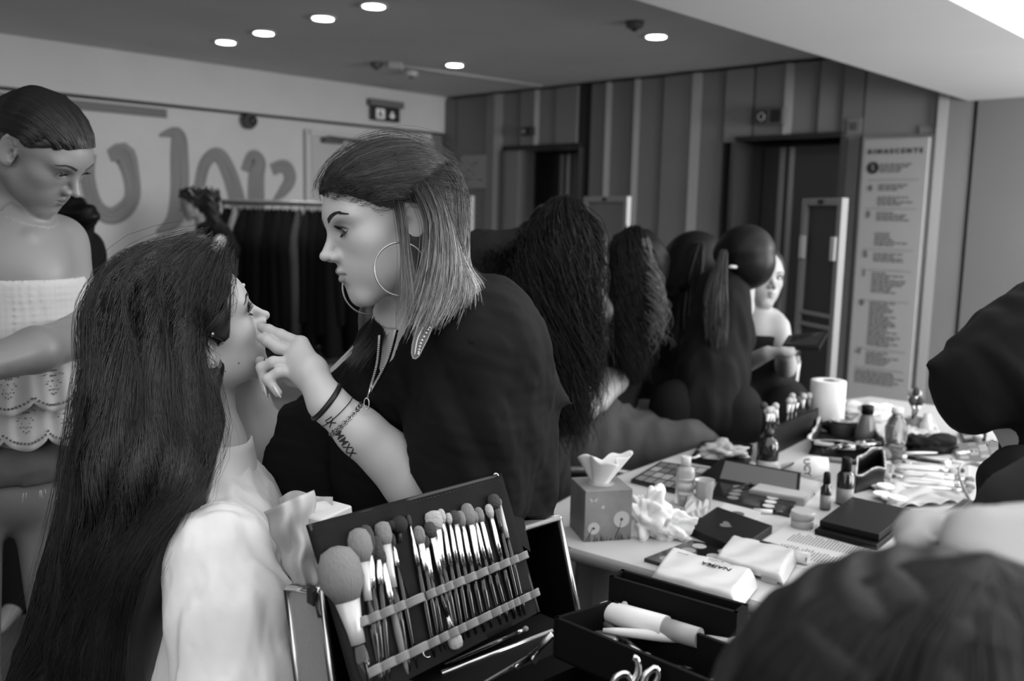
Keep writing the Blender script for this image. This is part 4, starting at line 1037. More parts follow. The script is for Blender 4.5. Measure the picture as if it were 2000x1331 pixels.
    xd = Vector(c_-a_).normalized(); vw = Vector(CAM-(a_+c_)/2).normalized(); yd = vw.cross(xd).normalized(); L_ = (Vector(c_)-Vector(a_)).length
    xs = [v.co.x for v in me.vertices]; x0, x1 = min(xs), max(xs)
    bmt = bmesh.new(); bmt.from_mesh(me); bmesh.ops.triangulate(bmt, faces=bmt.faces); bmesh.ops.subdivide_edges(bmt, edges=bmt.edges, cuts=1); bmt.to_mesh(me); bmt.free()
    q = np.array([np.array(Vector(a_)+xd*((v.co.x-x0)/(x1-x0)*L_)+yd*(v.co.y*1.0)-vw*.05*0) for v in me.vertices]); dv = np.array(vw)
    q = q+dv*.06
    for _ in range(40):
        dd = s(q); q = q-dv*np.clip(dd-.0006, -.01, .01)[:, None]*.8
    for v, p in zip(me.vertices, q): v.co = p
    me.materials.clear(); me.materials.append(mat('tattoo_ink', .03, rough=.6)); link('tattoo', me, pe)
    # hair
    cap = cap_fn(hd, .010, front=(.080, .060), ear=(.016, .012), nape=-.06)
    mass = SDF(); mass.add(cap)
    mass.chain([P(815, 400, 1.36), P(836, 480, 1.36), P(862, 540, 1.37)], [.056, .045, .040], k=.04)
    mass.chain([P(838, 470, 1.30), P(838, 560, 1.29), P(826, 610, 1.285)], [.022, .022, .010], k=.03)
    mass.chain([P(740, 560, 1.47), P(735, 620, 1.46), P(700, 690, 1.45)], [.022, .026, .006], k=.03)
    mass.cut(lambda p: d_el(hd.loc(p), (-.078, -.010, -.004), (.028, .018, .034)), .004)
    mass.disp(lambda p: .0009*np.sin(p[:, 0]*170+3*np.sin(p[:, 2]*14)+2*np.sin(p[:, 1]*50)))
    lo, hi = bbox([P(610, 270, 1.4), P(950, 640, 1.45), P(690, 720, 1.5), P(850, 600, 1.22)], .03)
    Vm, Fm = surf(mass, lo, hi, .0045)
    # top, swept back to a clip
    w = lambda x, y, z: hd.w(-x, y, z); clip = P(862, 384, 1.345)
    G = [[w(-.03, .085, .060), w(-.045, .05, .095), w(-.05, -.02, .112), w(-.04, -.09, .085), w(-.01, -.125, .045)],
         [w(0, .090, .062), w(0, .055, .108), w(0, -.02, .130), w(.0, -.09, .100), w(.0, -.128, .050)],
         [w(.022, .088, .058), w(.034, .050, .096), w(.045, -.02, .112), w(.035, -.09, .085), w(.01, -.128, .045)],
         [w(.028, .078, .062), w(.054, .045, .072), w(.070, -.02, .080), w(.060, -.085, .065), w(.02, -.125, .040)],
         [w(.032, .076, .060), w(.062, .042, .056), w(.082, -.02, .056), w(.072, -.080, .045), w(.030, -.120, .025)],
         [w(.036, .073, .058), w(.068, .036, .042), w(.086, -.012, .034), w(.080, -.070, .020), w(.040, -.112, .0)],
         [w(.040, .070, .055), w(.070, .034, .034), w(.086, -.008, .022), w(.082, -.055, .0), w(.050, -.100, -.03)]]
    parts = [(Vm, Fm)]
    parts.append(strand_mesh(strands(G, 3600, n=11, jit=.0035, mass=mass, off=(.0005, .0035), seed=11, lift=.1), rng.uniform(.0004, .0009, 3600)))
    def g(*q): return [P(*a) for a in q]
    # lengths falling behind the ear, lighter towards the ends
    GL = [g((808, 368, 1.285), (818, 385, 1.28), (838, 440, 1.265), (832, 510, 1.26), (815, 580, 1.26), (792, 655, 1.27)),
          g((824, 358, 1.29), (838, 375, 1.285), (858, 430, 1.275), (862, 510, 1.265), (848, 590, 1.26), (822, 650, 1.262)),
          g((835, 352, 1.30), (855, 380, 1.31), (876, 440, 1.30), (890, 510, 1.285), (882, 580, 1.275), (850, 630, 1.265)),
          g((842, 350, 1.32), (850, 380, 1.33), (876, 455, 1.325), (898, 515, 1.31), (918, 565, 1.30), (915, 600, 1.28)),
          g((844, 348, 1.35), (852, 383, 1.36), (882, 460, 1.36), (904, 520, 1.35), (932, 560, 1.34), (945, 585, 1.33)),
          g((844, 348, 1.39), (852, 385, 1.39), (885, 460, 1.40), (910, 530, 1.40), (938, 565, 1.40), (952, 588, 1.39))]
    CL = strands(GL, 2300, n=12, jit=.008, seed=12, lmin=.78, rstart=.10, mass=mass, off=(.0008, .008))
    lock = [g((768, 388, 1.285), (776, 430, 1.262), (786, 500, 1.255), (780, 570, 1.262), (772, 640, 1.29)),
            g((775, 388, 1.283), (784, 430, 1.258), (789, 500, 1.250), (795, 580, 1.255), (790, 650, 1.28)),
            g((782, 388, 1.285), (790, 425, 1.260), (800, 500, 1.252), (810, 580, 1.252), (806, 640, 1.27))]
    CK = strands(lock, 200, n=12, jit=.0045, seed=13, lmin=.7)
    CF = strands([g((700, 480, 1.50), (728, 560, 1.47), (738, 610, 1.42), (714, 660, 1.38), (672, 712, 1.36)), g((720, 480, 1.50), (752, 560, 1.47), (762, 610, 1.42), (740, 665, 1.38), (700, 712, 1.36))], 700, n=14, jit=.006, seed=14, lmin=.75)
    fly = strands(G, 160, n=14, jit=.014, mass=mass, off=(.002, .014), seed=15, lift=.0)
    Mh = hair_mat('hair_brown', .035, .34, .55)
    hair_obj('hair', parts+[strand_mesh(fly, .00025)], Mh, pe)
    V, F = merge([strand_mesh(CL, rng.uniform(.0003, .0006, 2300)), strand_mesh(CK, .00040), strand_mesh(CF, .0004)])
    me = fast_mesh('hair_lengths', V, F); me.materials.append(mat('hair_blond_ends', .17, rough=.34, attr=True))
    t = np.concatenate([np.tile(np.repeat(np.linspace(0, 1, 12), 3), 2300), np.tile(np.repeat(np.linspace(0, 1, 12), 3), 200), np.tile(np.repeat(np.linspace(0, 1, 14), 3), 700)*.35])
    br = np.concatenate([np.repeat(np.exp(rng.normal(-.1, .6, 2300)), 36), np.repeat(rng.uniform(.5, 1.2, 200), 36), np.repeat(rng.uniform(.5, 1.1, 700), 42)])
    set_tone(me, (.032+.34*np.clip((t-.22)/.7, 0, 1)**1.2)*br); link('hair_lengths', me, pe)
    b = MB(); b.lathe(P(864, 384, 1.345), [(.006, 0), (.012, .004), (.010, .014), (.003, .018)], 12, axis=(1, -.2, 0)); b.build('hair_clip', M_black, pe)
    return pe, hd
ARTIST, HA = artist()
# ------------------------------------------------------------------ generic figure volume
def vol(name, chains, mt, pe, h=.008, disp=None, k=.03, tone=None, extra=(), cuts=(), clips=(), fine=(), ground=False):
    s = SDF(); pts = []; rm = 0
    for c in chains:
        p_, r_ = c[0], c[1]; kw = c[2] if len(c) > 2 else {}
        s.chain(p_, r_, k=kw.get('k', k), ax=kw.get('ax'), fl=kw.get('fl', 1.)) if len(p_) > 1 else s.el(p_[0], r_, k=kw.get('k', k))
        pts += list(p_); rm = max(rm, max(r_))
    for e in extra: s.add(e)
    for c in cuts: s.cut(c, .004)
    for c in clips: s.clip(c, .003)
    if disp: s.disp(disp)
    lo, hi = bbox(pts, rm*1.15+.02)
    if ground: lo[2] = min(lo[2], 0.0)
    for l, u, _ in fine: lo = np.minimum(lo, np.asarray(l)); hi = np.maximum(hi, np.asarray(u))
    return sdf_obj(name, s, lo, hi, h, mt, pe, fine=fine, tone=tone), s
def legs_to_floor(hip, w, r=(.085, .055, .038), fwd=(0, -1), skin=True):
    out = []; f_ = np.array([fwd[0], fwd[1], 0.]); sd = np.array([-f_[1], f_[0], 0])
    for e in (-w, w):
        h0 = hip+sd*e; kn = np.array([h0[0], h0[1], hip[2]*.54])+f_*.02; an = np.array([h0[0], h0[1], .075])
        out.append(([h0, kn, an], list(r))); out.append(([an, an+f_*.15+np.array([0, 0, -.035])], [.036, .028], dict(k=.02)))
    return out

# ------------------------------------------------------------------ standing woman at the left edge
def left_woman():
    pe = person(10, 1331, 1.80, 'standing woman with slicked-back hair in a white smocked off-shoulder top looking down')
    hd = Head(P(82, 290, 1.755), (.79, -.12, -.59), (.57, -.20, .79), sc=.94, lids=.93, nose=.75, jaw=.97, lip=1.1)
    sk = skinmat('skin_left', .20)
    nb = P(35, 470, 1.83)
    sh = [P(112, 478, 1.90), P(-150, 520, 1.68)]
    hip = P(10, 905, 1.84)
    ch = [([hd.w(0, -.030, -.05), hd.w(0, -.05, -.10), nb], [.052, .048, .055]), ([nb, sh[0]], [.05, .052], dict(k=.05)), ([nb, sh[1]], [.05, .052], dict(k=.05)),
          ([P(25, 540, 1.80), P(15, 700, 1.82), hip], [.115, .10, .13], dict(k=.06)),
          ([sh[0], P(165, 655, 1.84)], [.052, .040]), ([P(165, 655, 1.82), P(70, 684, 1.63), P(-60, 722, 1.50)], [.040, .040, .028]),
          ([sh[1], P(-190, 720, 1.60), P(-60, 735, 1.50)], [.05, .04, .028])]
    ch += legs_to_floor(hip, .09, (.088, .058, .038), (.6, -.8))
    hl, hh = hd.box(); hl = hl.copy(); hl[2] -= .06
    cl = lambda p: .0025*np.exp(-(((p-P(60, 455, 1.74))@np.array([.1, .2, 1]))/.006)**2)*-1
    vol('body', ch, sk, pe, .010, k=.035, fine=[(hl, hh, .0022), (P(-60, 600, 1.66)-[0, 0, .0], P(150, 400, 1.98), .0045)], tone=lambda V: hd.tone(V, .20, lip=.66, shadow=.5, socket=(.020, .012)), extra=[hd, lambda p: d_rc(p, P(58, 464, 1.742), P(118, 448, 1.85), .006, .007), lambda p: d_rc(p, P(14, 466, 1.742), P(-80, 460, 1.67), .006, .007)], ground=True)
    hd.eyes(pe, (0, 1, -.5)); hd.lashes(pe, n=40, ln=.010, low=False); hd.brows(pe, n=420, v=.03)
    # choker-like neck shadow is left to the light; smocked top
    W_ = cloth_mat('white_smocking', .46, sc=500, bump=.25)
    topc = [([P(30, 560, 1.81), P(20, 640, 1.82), P(16, 690, 1.83)], [.128, .128, .122], dict(k=.06)), ([P(112, 575, 1.89), P(120, 650, 1.88)], [.062, .060], dict(k=.04)), ([P(-120, 575, 1.72), P(-130, 650, 1.70)], [.062, .06], dict(k=.04))]
    zt = P(60, 550, 1.70)[2]; zb_ = P(60, 676, 1.70)[2]
    vol('smocked_top', topc, W_, pe, .0045, k=.05, disp=lambda p: .0007*np.sin(p[:, 2]*900)*1+.0008*np.sin((p[:, 0]-p[:, 1]*.4)*700), clips=[lambda p: p[:, 2]-zt, lambda p: (zb_-.05)-p[:, 2]])
    # eyelet tiers
    cx = P(15, 800, 1.83); M_e = cloth_mat('white_eyelet', .44, sc=700, bump=.1); M_hole = mat('eyelet_hole', .10, rough=.9)
    def tier(z0, z1, rx, ry, nsc, ph, nm):
        def rad(v): return 1+.10*v
        def zz(a, v): return z0+(z1-z0)*v-(.024*abs(sin(nsc*a+ph))**.7)*v
        def pt(a, v, off=0):
            f_ = rad(v)*(1+.012*sin(a*31)+.015*sin(a*17+1)); return np.array([cx[0]+(rx+off)*f_*sin(a), cx[1]-(ry+off)*f_*cos(a), zz(a, v)])
        o = MB().grid(lambda u, v: pt(2*pi*u, v), 260, 14, True).build(nm, M_e, pe); m = o.modifiers.new('t', 'SOLIDIFY'); m.thickness = .0012
        b = MB()
        def hole(a, v, r):
            c = pt(a, v, .0016); nrm = np.array([sin(a), -cos(a), .1]); b.lathe(c, [(r, 0), (r, .0008)], 7, axis=nrm)
        per = pi/nsc; a = -1.1
        while a < 1.9:
            loc_ = ((nsc*a+ph) % pi)/pi
            hole(a, .90, .0024); a += .038
        k0 = int((nsc*-1.1+ph)/pi)-1
        for k in range(k0, k0+12):
            ac = (k*pi+pi/2-ph)/nsc                       # middle of a scallop
            if not -1.1 < ac < 1.9: continue
            for i in range(9):                            # arc of small holes
                t = -1+i/4; hole(ac+t*.11, .76-.26*t*t*1.0, .0014); hole(ac+t*.085, .70-.22*t*t, .0011)
            for i in range(5):
                for j in range(5):
                    if abs(i-2)+max(0, j-1) <= 3: hole(ac+(i-2)*.026+(.013 if j % 2 else 0), .30+.068*j, .0017)
        h = b.build('eyelet_holes', M_hole, pe); h['kind'] = 'stuff'
    tier(P(70, 668, 1.69)[2], P(70, 790, 1.69)[2], .158, .138, 6.5, 1.7, 'upper_ruffle')
    tier(P(70, 735, 1.69)[2], P(70, 868, 1.69)[2], .145, .125, 6.5, .6, 'lower_ruffle')
    # shorts
    zc = P(60, 966, 1.70)[2]
    sh_ = [([P(12, 840, 1.84), hip], [.118, .142], dict(k=.05))]
    lg = legs_to_floor(hip, .085, (.108, .108, .1), (.6, -.8)); sh_ += [([lg[i][0][0], lg[i][0][1]], [.108, .105]) for i in (0, 2)]
    vol('denim_shorts', sh_, cloth_mat('denim', .075, sc=900, bump=.3, noise=.2), pe, .007, k=.05, clips=[lambda p: zc-p[:, 2]], disp=folds(.003, 30, (1, .2, .1), .3))
    b = MB()
    for i in range(40):
        a = rnd.uniform(-1.0, 1.6); c = np.array([hip[0]+.186*sin(a), hip[1]-.186*cos(a), zc+.003]); b.tube([c, c+np.array([rnd.uniform(-.004, .004), 0, -rnd.uniform(.004, .022)])], .0006, 4)
    o = b.build('frayed_threads', W_, pe); o['kind'] = 'stuff'
    # hair: combed back wet look
    cap = cap_fn(hd, .0035, front=(.082, .062), ear=(.022, .018), nape=-.07)
    mass = SDF(); mass.add(cap); mass.el(hd.w(0, -.135, -.02), (.035, .035, .035), k=.03)
    mass.cut(lambda p: d_el(hd.loc(p), (.080, -.010, -.004), (.020, .019, .034)), .003)
    mass.disp(lambda p: .0003*np.sin(hd.loc(p)[:, 2]*420+3*np.sin(hd.loc(p)[:, 1]*20)))
    lo, hi = hd.box(.04); V, F = surf(mass, lo, hi, .0028)
    w = hd.w
    G = [[w(-.03, .084, .066), w(-.045, .04, .104), w(-.05, -.03, .122), w(-.03, -.105, .06), w(0, -.13, .0)],
         [w(.0, .088, .066), w(.0, .05, .108), w(0, -.03, .128), w(0, -.115, .06), w(0, -.135, .0)],
         [w(.022, .086, .062), w(.035, .04, .098), w(.045, -.03, .108), w(.03, -.11, .05), w(0, -.135, .0)],
         [w(.036, .078, .050), w(.058, .035, .076), w(.072, -.03, .078), w(.05, -.10, .03), w(0, -.135, -.01)],
         [w(.046, .066, .036), w(.068, .03, .052), w(.082, -.03, .048), w(.06, -.09, .01), w(0, -.135, -.02)],
         [w(.056, .052, .024), w(.074, .02, .028), w(.084, -.03, .018), w(.060, -.085, -.015), w(0, -.13, -.03)]]
    C_ = strands(G, 2600, n=9, jit=.0016, mass=mass, off=(.0004, .0030), seed=21, lift=.1, clump=14)
    hair_obj('hair', [(V, F), strand_mesh(C_, rng.uniform(.0004, .0015, 2600))], hair_mat('hair_wet', .012, .25, .6), pe)
    return pe
LEFTW = left_woman()

# ------------------------------------------------------------------ people further back
M_blk = cloth_mat('black_cloth', .010, rough=.8); M_blk2 = cloth_mat('dark_grey_cloth', .022, rough=.8)
M_hd = hair_mat('hair_black', .005, .45, .22); M_hb = hair_mat('hair_darkbrown', .035, .38, .5)
def bgskin(v): return mat('skin_%d' % int(v*100), v, rough=.5, attr=True)
def strands_obj(name, G, cnt, rad, mt, pe, parts=(), **k):
    C_ = strands([[q if len(q) == 3 and not isinstance(q, tuple) else P(*q) for q in g] for g in G], cnt, **k)
    return hair_obj(name, [p for p in parts]+[strand_mesh(C_, rad)], mt, pe)
def back_person_dark():
    pe = person(120, 700, 3.2, 'person in black half hidden behind the slick-haired woman')
    q = lambda x, y, d=3.2: P(x, y, d)
    hip = q(70, 720)
    vol('body', [([q(85, 395), q(85, 400)], [.09, .09]), ([q(90, 430), q(100, 480)], [.055, .07]), ([q(145, 410, 3.05), q(140, 470, 3.1)], [.04, .05]), ([q(110, 520), hip], [.13, .14])]+legs_to_floor(hip, .09), bgskin(.3), pe, .012, tone=lambda V: np.full(len(V), .3), ground=True)
    vol('black_top', [([q(95, 460), q(130, 500), q(90, 700)], [.09, .12, .17]), ([q(150, 440, 3.05), q(135, 520, 3.1)], [.055, .07]), ([q(165, 425, 3.0), q(120, 415, 3.05)], [.040, .05])], M_blk, pe, .010, disp=folds(.006, 20, (0, 0, 1)))
    vol('black_trousers', [([hip+np.array([e, 0, 0]), (hip[0]+e, hip[1], .1)], [.12, .08]) for e in (-.09, .09)], M_blk, pe, .014)
    m, s = vol('hair', [([q(85, 385), q(85, 395)], [.10, .10]), ([q(172, 420, 2.98), q(140, 412, 3.0), q(110, 405, 3.05)], [.035, .05, .06])], M_hd, pe, .010, disp=lambda p: .004*np.sin(p[:, 2]*140+3*np.sin(p[:, 0]*30)))
    # stand for an unclear grey object; its steel knob stands in for a highlight
    g = empty('dark_stand', q(182, 560, 3.4)*[1, 1, 0], 'slim dark stand with a bright knob behind the seated woman\'s hair', 'stand')
    p = q(182, 545, 3.4); MB().tube([(p[0], p[1], .02), p], .018, 8).build('pole', M_black, g); MB().sphere(p, .026, sc=(1, 1, .7)).build('knob', M_steel, g)
    for a in (0, 2.1, 4.2): MB().tube([(p[0], p[1], .35), (p[0]+.3*cos(a), p[1]+.3*sin(a), .01)], .01, 6).build('leg', M_black, g)
back_person_dark()
def rack_person():
    D = 6.8; q = lambda x, y, d=D: P(x, y, d)
    pe = person(400, 700, D, 'woman with pinned-up dark hair in a black sleeveless dress by the clothes rail')
    hd = Head(q(380, 398), (-.93, -.3, -.2), (-.2, 0, .98), sc=1.0, lids=.9)
    hip = q(410, 620)
    vol('body', [([hd.w(0, -.03, -.06), q(395, 440), q(405, 470)], [.045, .045, .07]), ([q(405, 480), hip], [.12, .13]), ([q(430, 470, D-.1), q(400, 530, D-.35)], [.045, .035]), ([q(400, 530, D-.35), q(365, 500, D-.45)], [.035, .03])]+legs_to_floor(hip, .09), bgskin(.30), pe, .013, fine=[(*hd.box(), .005)], extra=[hd], tone=lambda V: hd.tone(V, .30), ground=True)
    vol('dress', [([q(408, 458), q(425, 520), hip, hip-ZZ*.3], [.10, .145, .17, .2]), ([q(430, 455, D-.05), q(445, 490)], [.08, .09])], M_blk, pe, .013, disp=folds(.006, 18, (0, 0, 1)))
    m = cap_fn(hd, .02, front=(.07, .05), ear=(.02, .0)); s = SDF(); s.add(m); s.el(q(408, 382), (.085, .08, .07), k=.03); s.el(q(362, 378), (.05, .05, .035), k=.03); s.rc(q(412, 405), q(420, 430), .06, .05, .04)
    s.disp(lambda p: .006*np.sin(p[:, 2]*110+4*np.sin(p[:, 0]*40)))
    lo, hi = bbox([q(350, 365), q(430, 430)], .15); V, F = surf(s, lo, hi, .010); hair_obj('hair', [(V, F)], hair_mat('hair_back', .015, .35), pe)
rack_person()

def curly(G, n, rad, pe, seed, wave=.018, wf=3.2, jit=.018, name='hair', mt=None, parts=()):
    Gs = [[P(*q) for q in g] for g in G]
    C1 = strands(Gs, n, n=20, jit=jit, wave=wave, wfreq=wf, clump=5, seed=seed, lmin=.75)
    return hair_obj(name, list(parts)+[strand_mesh(C1, rad)], mt or M_hd, pe)
def curly_big():
    D = 2.55; q = lambda x, y, d=D: P(x, y, d)
    pe = person(1010, 900, D, 'woman with very long curly black hair in dark clothes bending behind the artist')
    hd = Head(q(1095, 486), (.75, .55, -.35), (.3, .2, .93), sc=.92)
    hip = q(985, 960, 2.7)
    vol('body', [([hd.w(0, -.03, -.06), q(1050, 520), q(1010, 560)], [.05, .05, .08]), ([q(1000, 620), hip], [.13, .15]), ([q(1080, 590, 2.45), q(1110, 720, 2.4), q(1150, 800, 2.45)], [.05, .042, .03])]+legs_to_floor(hip, .1), bgskin(.28), pe, .012, fine=[(*hd.box(), .005)], extra=[hd], tone=lambda V: hd.tone(V, .28), ground=True)
    vol('dark_jacket', [([q(985, 520), q(930, 505)], [.09, .075], dict(k=.05)), ([q(1010, 570), q(1000, 700), q(990, 850), hip], [.16, .17, .17, .19], dict(k=.06)), ([q(1060, 560, 2.45), q(1085, 680, 2.4), q(1095, 800, 2.45)], [.085, .075, .07])], M_blk2, pe, .010, disp=folds(.009, 17, (.2, 0, 1), .9))
    vol('trousers', [([hip, (hip[0], hip[1], .1)], [.18, .1])], M_blk, pe, .016)
    vol('hair_volume', [([q(1093, 472), q(1092, 492), q(1090, 510)], [.110, .122, .11]), ([q(1080, 520, 2.5), q(1085, 650, 2.48), q(1110, 800, 2.46)], [.12, .11, .07]), ([q(1030, 480), q(985, 520)], [.05, .03]), ([q(1150, 480), q(1160, 620), q(1150, 740)], [.04, .045, .03])], M_hd, pe, .010, disp=lambda p: .010*nz(p*38))
    curly([[(1085, 398, 2.45), (1040, 450, 2.42), (1010, 490, 2.4), (960, 500, 2.42), (915, 520, 2.45)],
           [(1090, 395, 2.44), (1035, 470, 2.38), (1000, 560, 2.36), (985, 640, 2.36), (990, 720, 2.36)],
           [(1095, 393, 2.44), (1055, 470, 2.36), (1035, 600, 2.33), (1040, 720, 2.33), (1060, 830, 2.33)],
           [(1100, 392, 2.44), (1090, 470, 2.34), (1080, 600, 2.33), (1090, 740, 2.33), (1110, 890, 2.33)],
           [(1110, 393, 2.44), (1130, 470, 2.36), (1120, 600, 2.34), (1135, 740, 2.34), (1130, 880, 2.34)],
           [(1120, 396, 2.46), (1170, 460, 2.40), (1165, 580, 2.38), (1175, 680, 2.38), (1160, 800, 2.38)]], 2000, .0013, pe, 31)
curly_big()
def curly_seated():
    D = 3.2; q = lambda x, y, d=D: P(x, y, d)
    pe = person(1200, 870, D, 'seated woman with long wavy hair and grey trousers beside the dark table edge')
    hd = Head(q(1240, 522), (.85, .35, -.25), (.2, .1, .97), sc=.88)
    hip = q(1150, 870, 3.15); kn = q(1350, 865, 3.05)
    ch = [([hd.w(0, -.03, -.06), q(1205, 580)], [.05, .06]), ([q(1190, 620), q(1165, 760), hip], [.12, .13, .13]), ([q(1205, 640, 3.1), q(1200, 740, 3.05)], [.05, .042]), ([q(1200, 745, 3.05), q(1170, 790, 2.95)], [.042, .03])]
    for e in (0, .18):
        o = np.array([.0, e, 0]); ch += [([hip+o, kn+o, (kn[0]+.02, kn[1]+e, .08)], [.08, .055, .038]), ([(kn[0]+.02, kn[1]+e, .07), (kn[0]+.17, kn[1]+e, .035)], [.036, .028])]
    vol('body', ch, bgskin(.30), pe, .013, fine=[(*hd.box(), .005)], extra=[hd], tone=lambda V: hd.tone(V, .30), ground=True)
    vol('top', [([q(1195, 590), q(1175, 730), hip], [.12, .14, .14]), ([q(1205, 620, 3.1), q(1205, 690, 3.05)], [.075, .065])], M_blk, pe, .012, disp=folds(.006, 20, (0, 0, 1)))
    tc = []
    for e in (0, .18):
        o = np.array([.0, e, 0]); tc.append(([hip+o+ZZ*.01, kn+o, (kn[0]+.03, kn[1]+e, .15)], [.13, .092, .085]))
    vol('grey_trousers', tc+[([hip, hip+ZZ*.10], [.15, .13])], cloth_mat('grey_trouser', .085), pe, .011, k=.05, disp=folds(.006, 22, (.2, 0, 1), .5))
    vol('hair_volume', [([q(1240, 505), q(1240, 520), q(1236, 530)], [.102, .114, .104]), ([q(1225, 560, 3.1), q(1230, 640, 3.08), q(1235, 720, 3.06)], [.11, .10, .05])], M_hd, pe, .011, disp=lambda p: .009*nz(p*36))
    curly([[(1225, 450, 3.1), (1190, 500, 3.05), (1185, 590, 3.0), (1195, 660, 3.0), (1205, 720, 3.0)],
           [(1235, 447, 3.1), (1215, 500, 3.0), (1210, 590, 2.98), (1215, 670, 2.97), (1225, 740, 2.97)],
           [(1245, 447, 3.1), (1245, 500, 3.0), (1245, 590, 2.98), (1245, 670, 2.98), (1240, 750, 2.98)],
           [(1250, 450, 3.1), (1275, 510, 3.04), (1280, 590, 3.0), (1285, 650, 3.0), (1255, 740, 3.0)]], 1300, .0014, pe, 33, wf=2.6, jit=.014)
    curly([[(1262, 470, 3.05), (1278, 540, 3.0), (1290, 600, 2.98), (1290, 660, 2.98)], [(1255, 475, 3.04), (1270, 550, 2.99), (1275, 610, 2.97), (1270, 690, 2.97)]], 160, .0016, pe, 34, name='lighter_locks', mt=hair_mat('hair_mid', .10, .4))
curly_seated()
def stylist_long():
    D = 3.6; q = lambda x, y, d=D: P(x, y, d)
    pe = person(1330, 1000, D, 'standing stylist with long straight black hair and black clothes')
    hd = Head(q(1362, 520), (.80, .30, -.50), (.45, .1, .88))
    hip = q(1325, 720)
    vol('body', [([hd.w(0, -.03, -.06), q(1345, 560), q(1335, 590)], [.05, .05, .07]), ([q(1335, 610), hip], [.12, .13])]+legs_to_floor(hip, .12, fwd=(.9, .1)), bgskin(.3), pe, .013, fine=[(*hd.box(), .006)], extra=[hd], tone=lambda V: hd.tone(V, .3), ground=True)
    vol('long_black_top', [([q(1345, 570), q(1325, 640), q(1318, 740), q(1330, 775)], [.12, .14, .17, .20], dict(k=.06)), ([q(1390, 590), q(1400, 700), q(1390, 740)], [.09, .10, .12])], M_blk, pe, .011, disp=folds(.007, 18, (0, 0, 1)), clips=[lambda p, z=q(1340, 775)[2]: z-p[:, 2]])
    vol('black_trousers', [([q(1300, 760), q(1298, 860), (q(1298, 860)[0], D, .1)], [.11, .085, .07]), ([q(1360, 760), q(1365, 860), (q(1365, 860)[0], D, .1)], [.11, .085, .07])], M_blk, pe, .012)
    m = cap_fn(hd, .022, front=(.07, .05), ear=(.05, -.04)); s = SDF(); s.add(m); s.chain([q(1340, 520), q(1322, 590), q(1312, 680)], [.10, .10, .06], k=.05)
    lo, hi = bbox([q(1290, 470), q(1420, 700)], .12); V, F = surf(s, lo, hi, .010)
    G = [[P(*a) for a in g] for g in ([(1350, 480, 3.5), (1305, 560, 3.46), (1290, 640, 3.46), (1285, 710, 3.46)], [(1360, 478, 3.48), (1330, 560, 3.44), (1320, 650, 3.44), (1318, 720, 3.44)], [(1372, 480, 3.48), (1370, 560, 3.44), (1360, 640, 3.44), (1350, 700, 3.44)])]
    hair_obj('hair', [(V, F), strand_mesh(strands(G, 700, n=14, jit=.012, seed=41), .0016)], M_hd, pe)
stylist_long()
def stylist_bun():
    D = 3.25; q = lambda x, y, d=D: P(x, y, d)
    pe = person(1440, 1000, D, 'stylist with ponytail and dark cap brushing the face of the seated model')
    hd = Head(q(1457, 505), (.55, .80, -.25), (.1, .2, .97), sc=.86)
    hip = q(1378, 800, 3.1)
    vol('body', [([hd.w(0, -.03, -.06), q(1430, 550), q(1420, 580)], [.05, .05, .07]), ([q(1415, 600), hip], [.055, .06]), ([q(1435, 600, 3.2), q(1440, 652, 3.18)], [.045, .034]), ([q(1440, 652, 3.18), q(1452, 600, 3.3), q(1462, 535, 3.42)], [.040, .036, .028])]+legs_to_floor(hip, .07, (.07, .05, .035)), bgskin(.34), pe, .012, fine=[(*hd.box(), .006)], extra=[hd], tone=lambda V: hd.tone(V, .34), ground=True)
    vol('black_top', [([q(1412, 572), q(1404, 650, 3.2), q(1392, 730, 3.14), hip], [.095, .115, .12, .12], dict(k=.05)), ([q(1425, 590, 3.18), q(1440, 662, 3.15)], [.06, .056])], M_blk, pe, .010, disp=folds(.005, 24, (0, 0, 1)))
    vol('black_trousers', [([hip+np.array([e, 0, 0]), (hip[0]+e, hip[1], .1)], [.10, .075]) for e in (-.09, .09)], M_blk, pe, .014)
    vol('hair_cap', [([q(1456, 496), q(1459, 512)], [.104, .098]), ([q(1415, 492), q(1412, 495)], [.030, .030])], M_hd, pe, .009)
    strands_obj('ponytail', [[(1410, 495, 3.14), (1385, 560, 3.08), (1378, 610, 3.06), (1385, 660, 3.06)], [(1413, 492, 3.13), (1402, 560, 3.07), (1400, 620, 3.05), (1400, 680, 3.05)], [(1418, 495, 3.14), (1418, 560, 3.08), (1418, 620, 3.06), (1410, 670, 3.06)]], 500, .0018, hair_mat('hair_mid2', .03, .5, .3), pe, n=14, jit=.010, seed=43)
    # brush in her hand
    r = MB().tube([q(1427, 521, 3.12), q(1470, 524, 3.36)], .006, 8).build('makeup_brush', mat('pale_wood', .5)); tag(r, 'pale brush handle held level against the seated model\'s cheek', 'brush'); MB().sphere(q(1474, 524, 3.38), .012).build('bristles', M_grey, r)
stylist_bun()
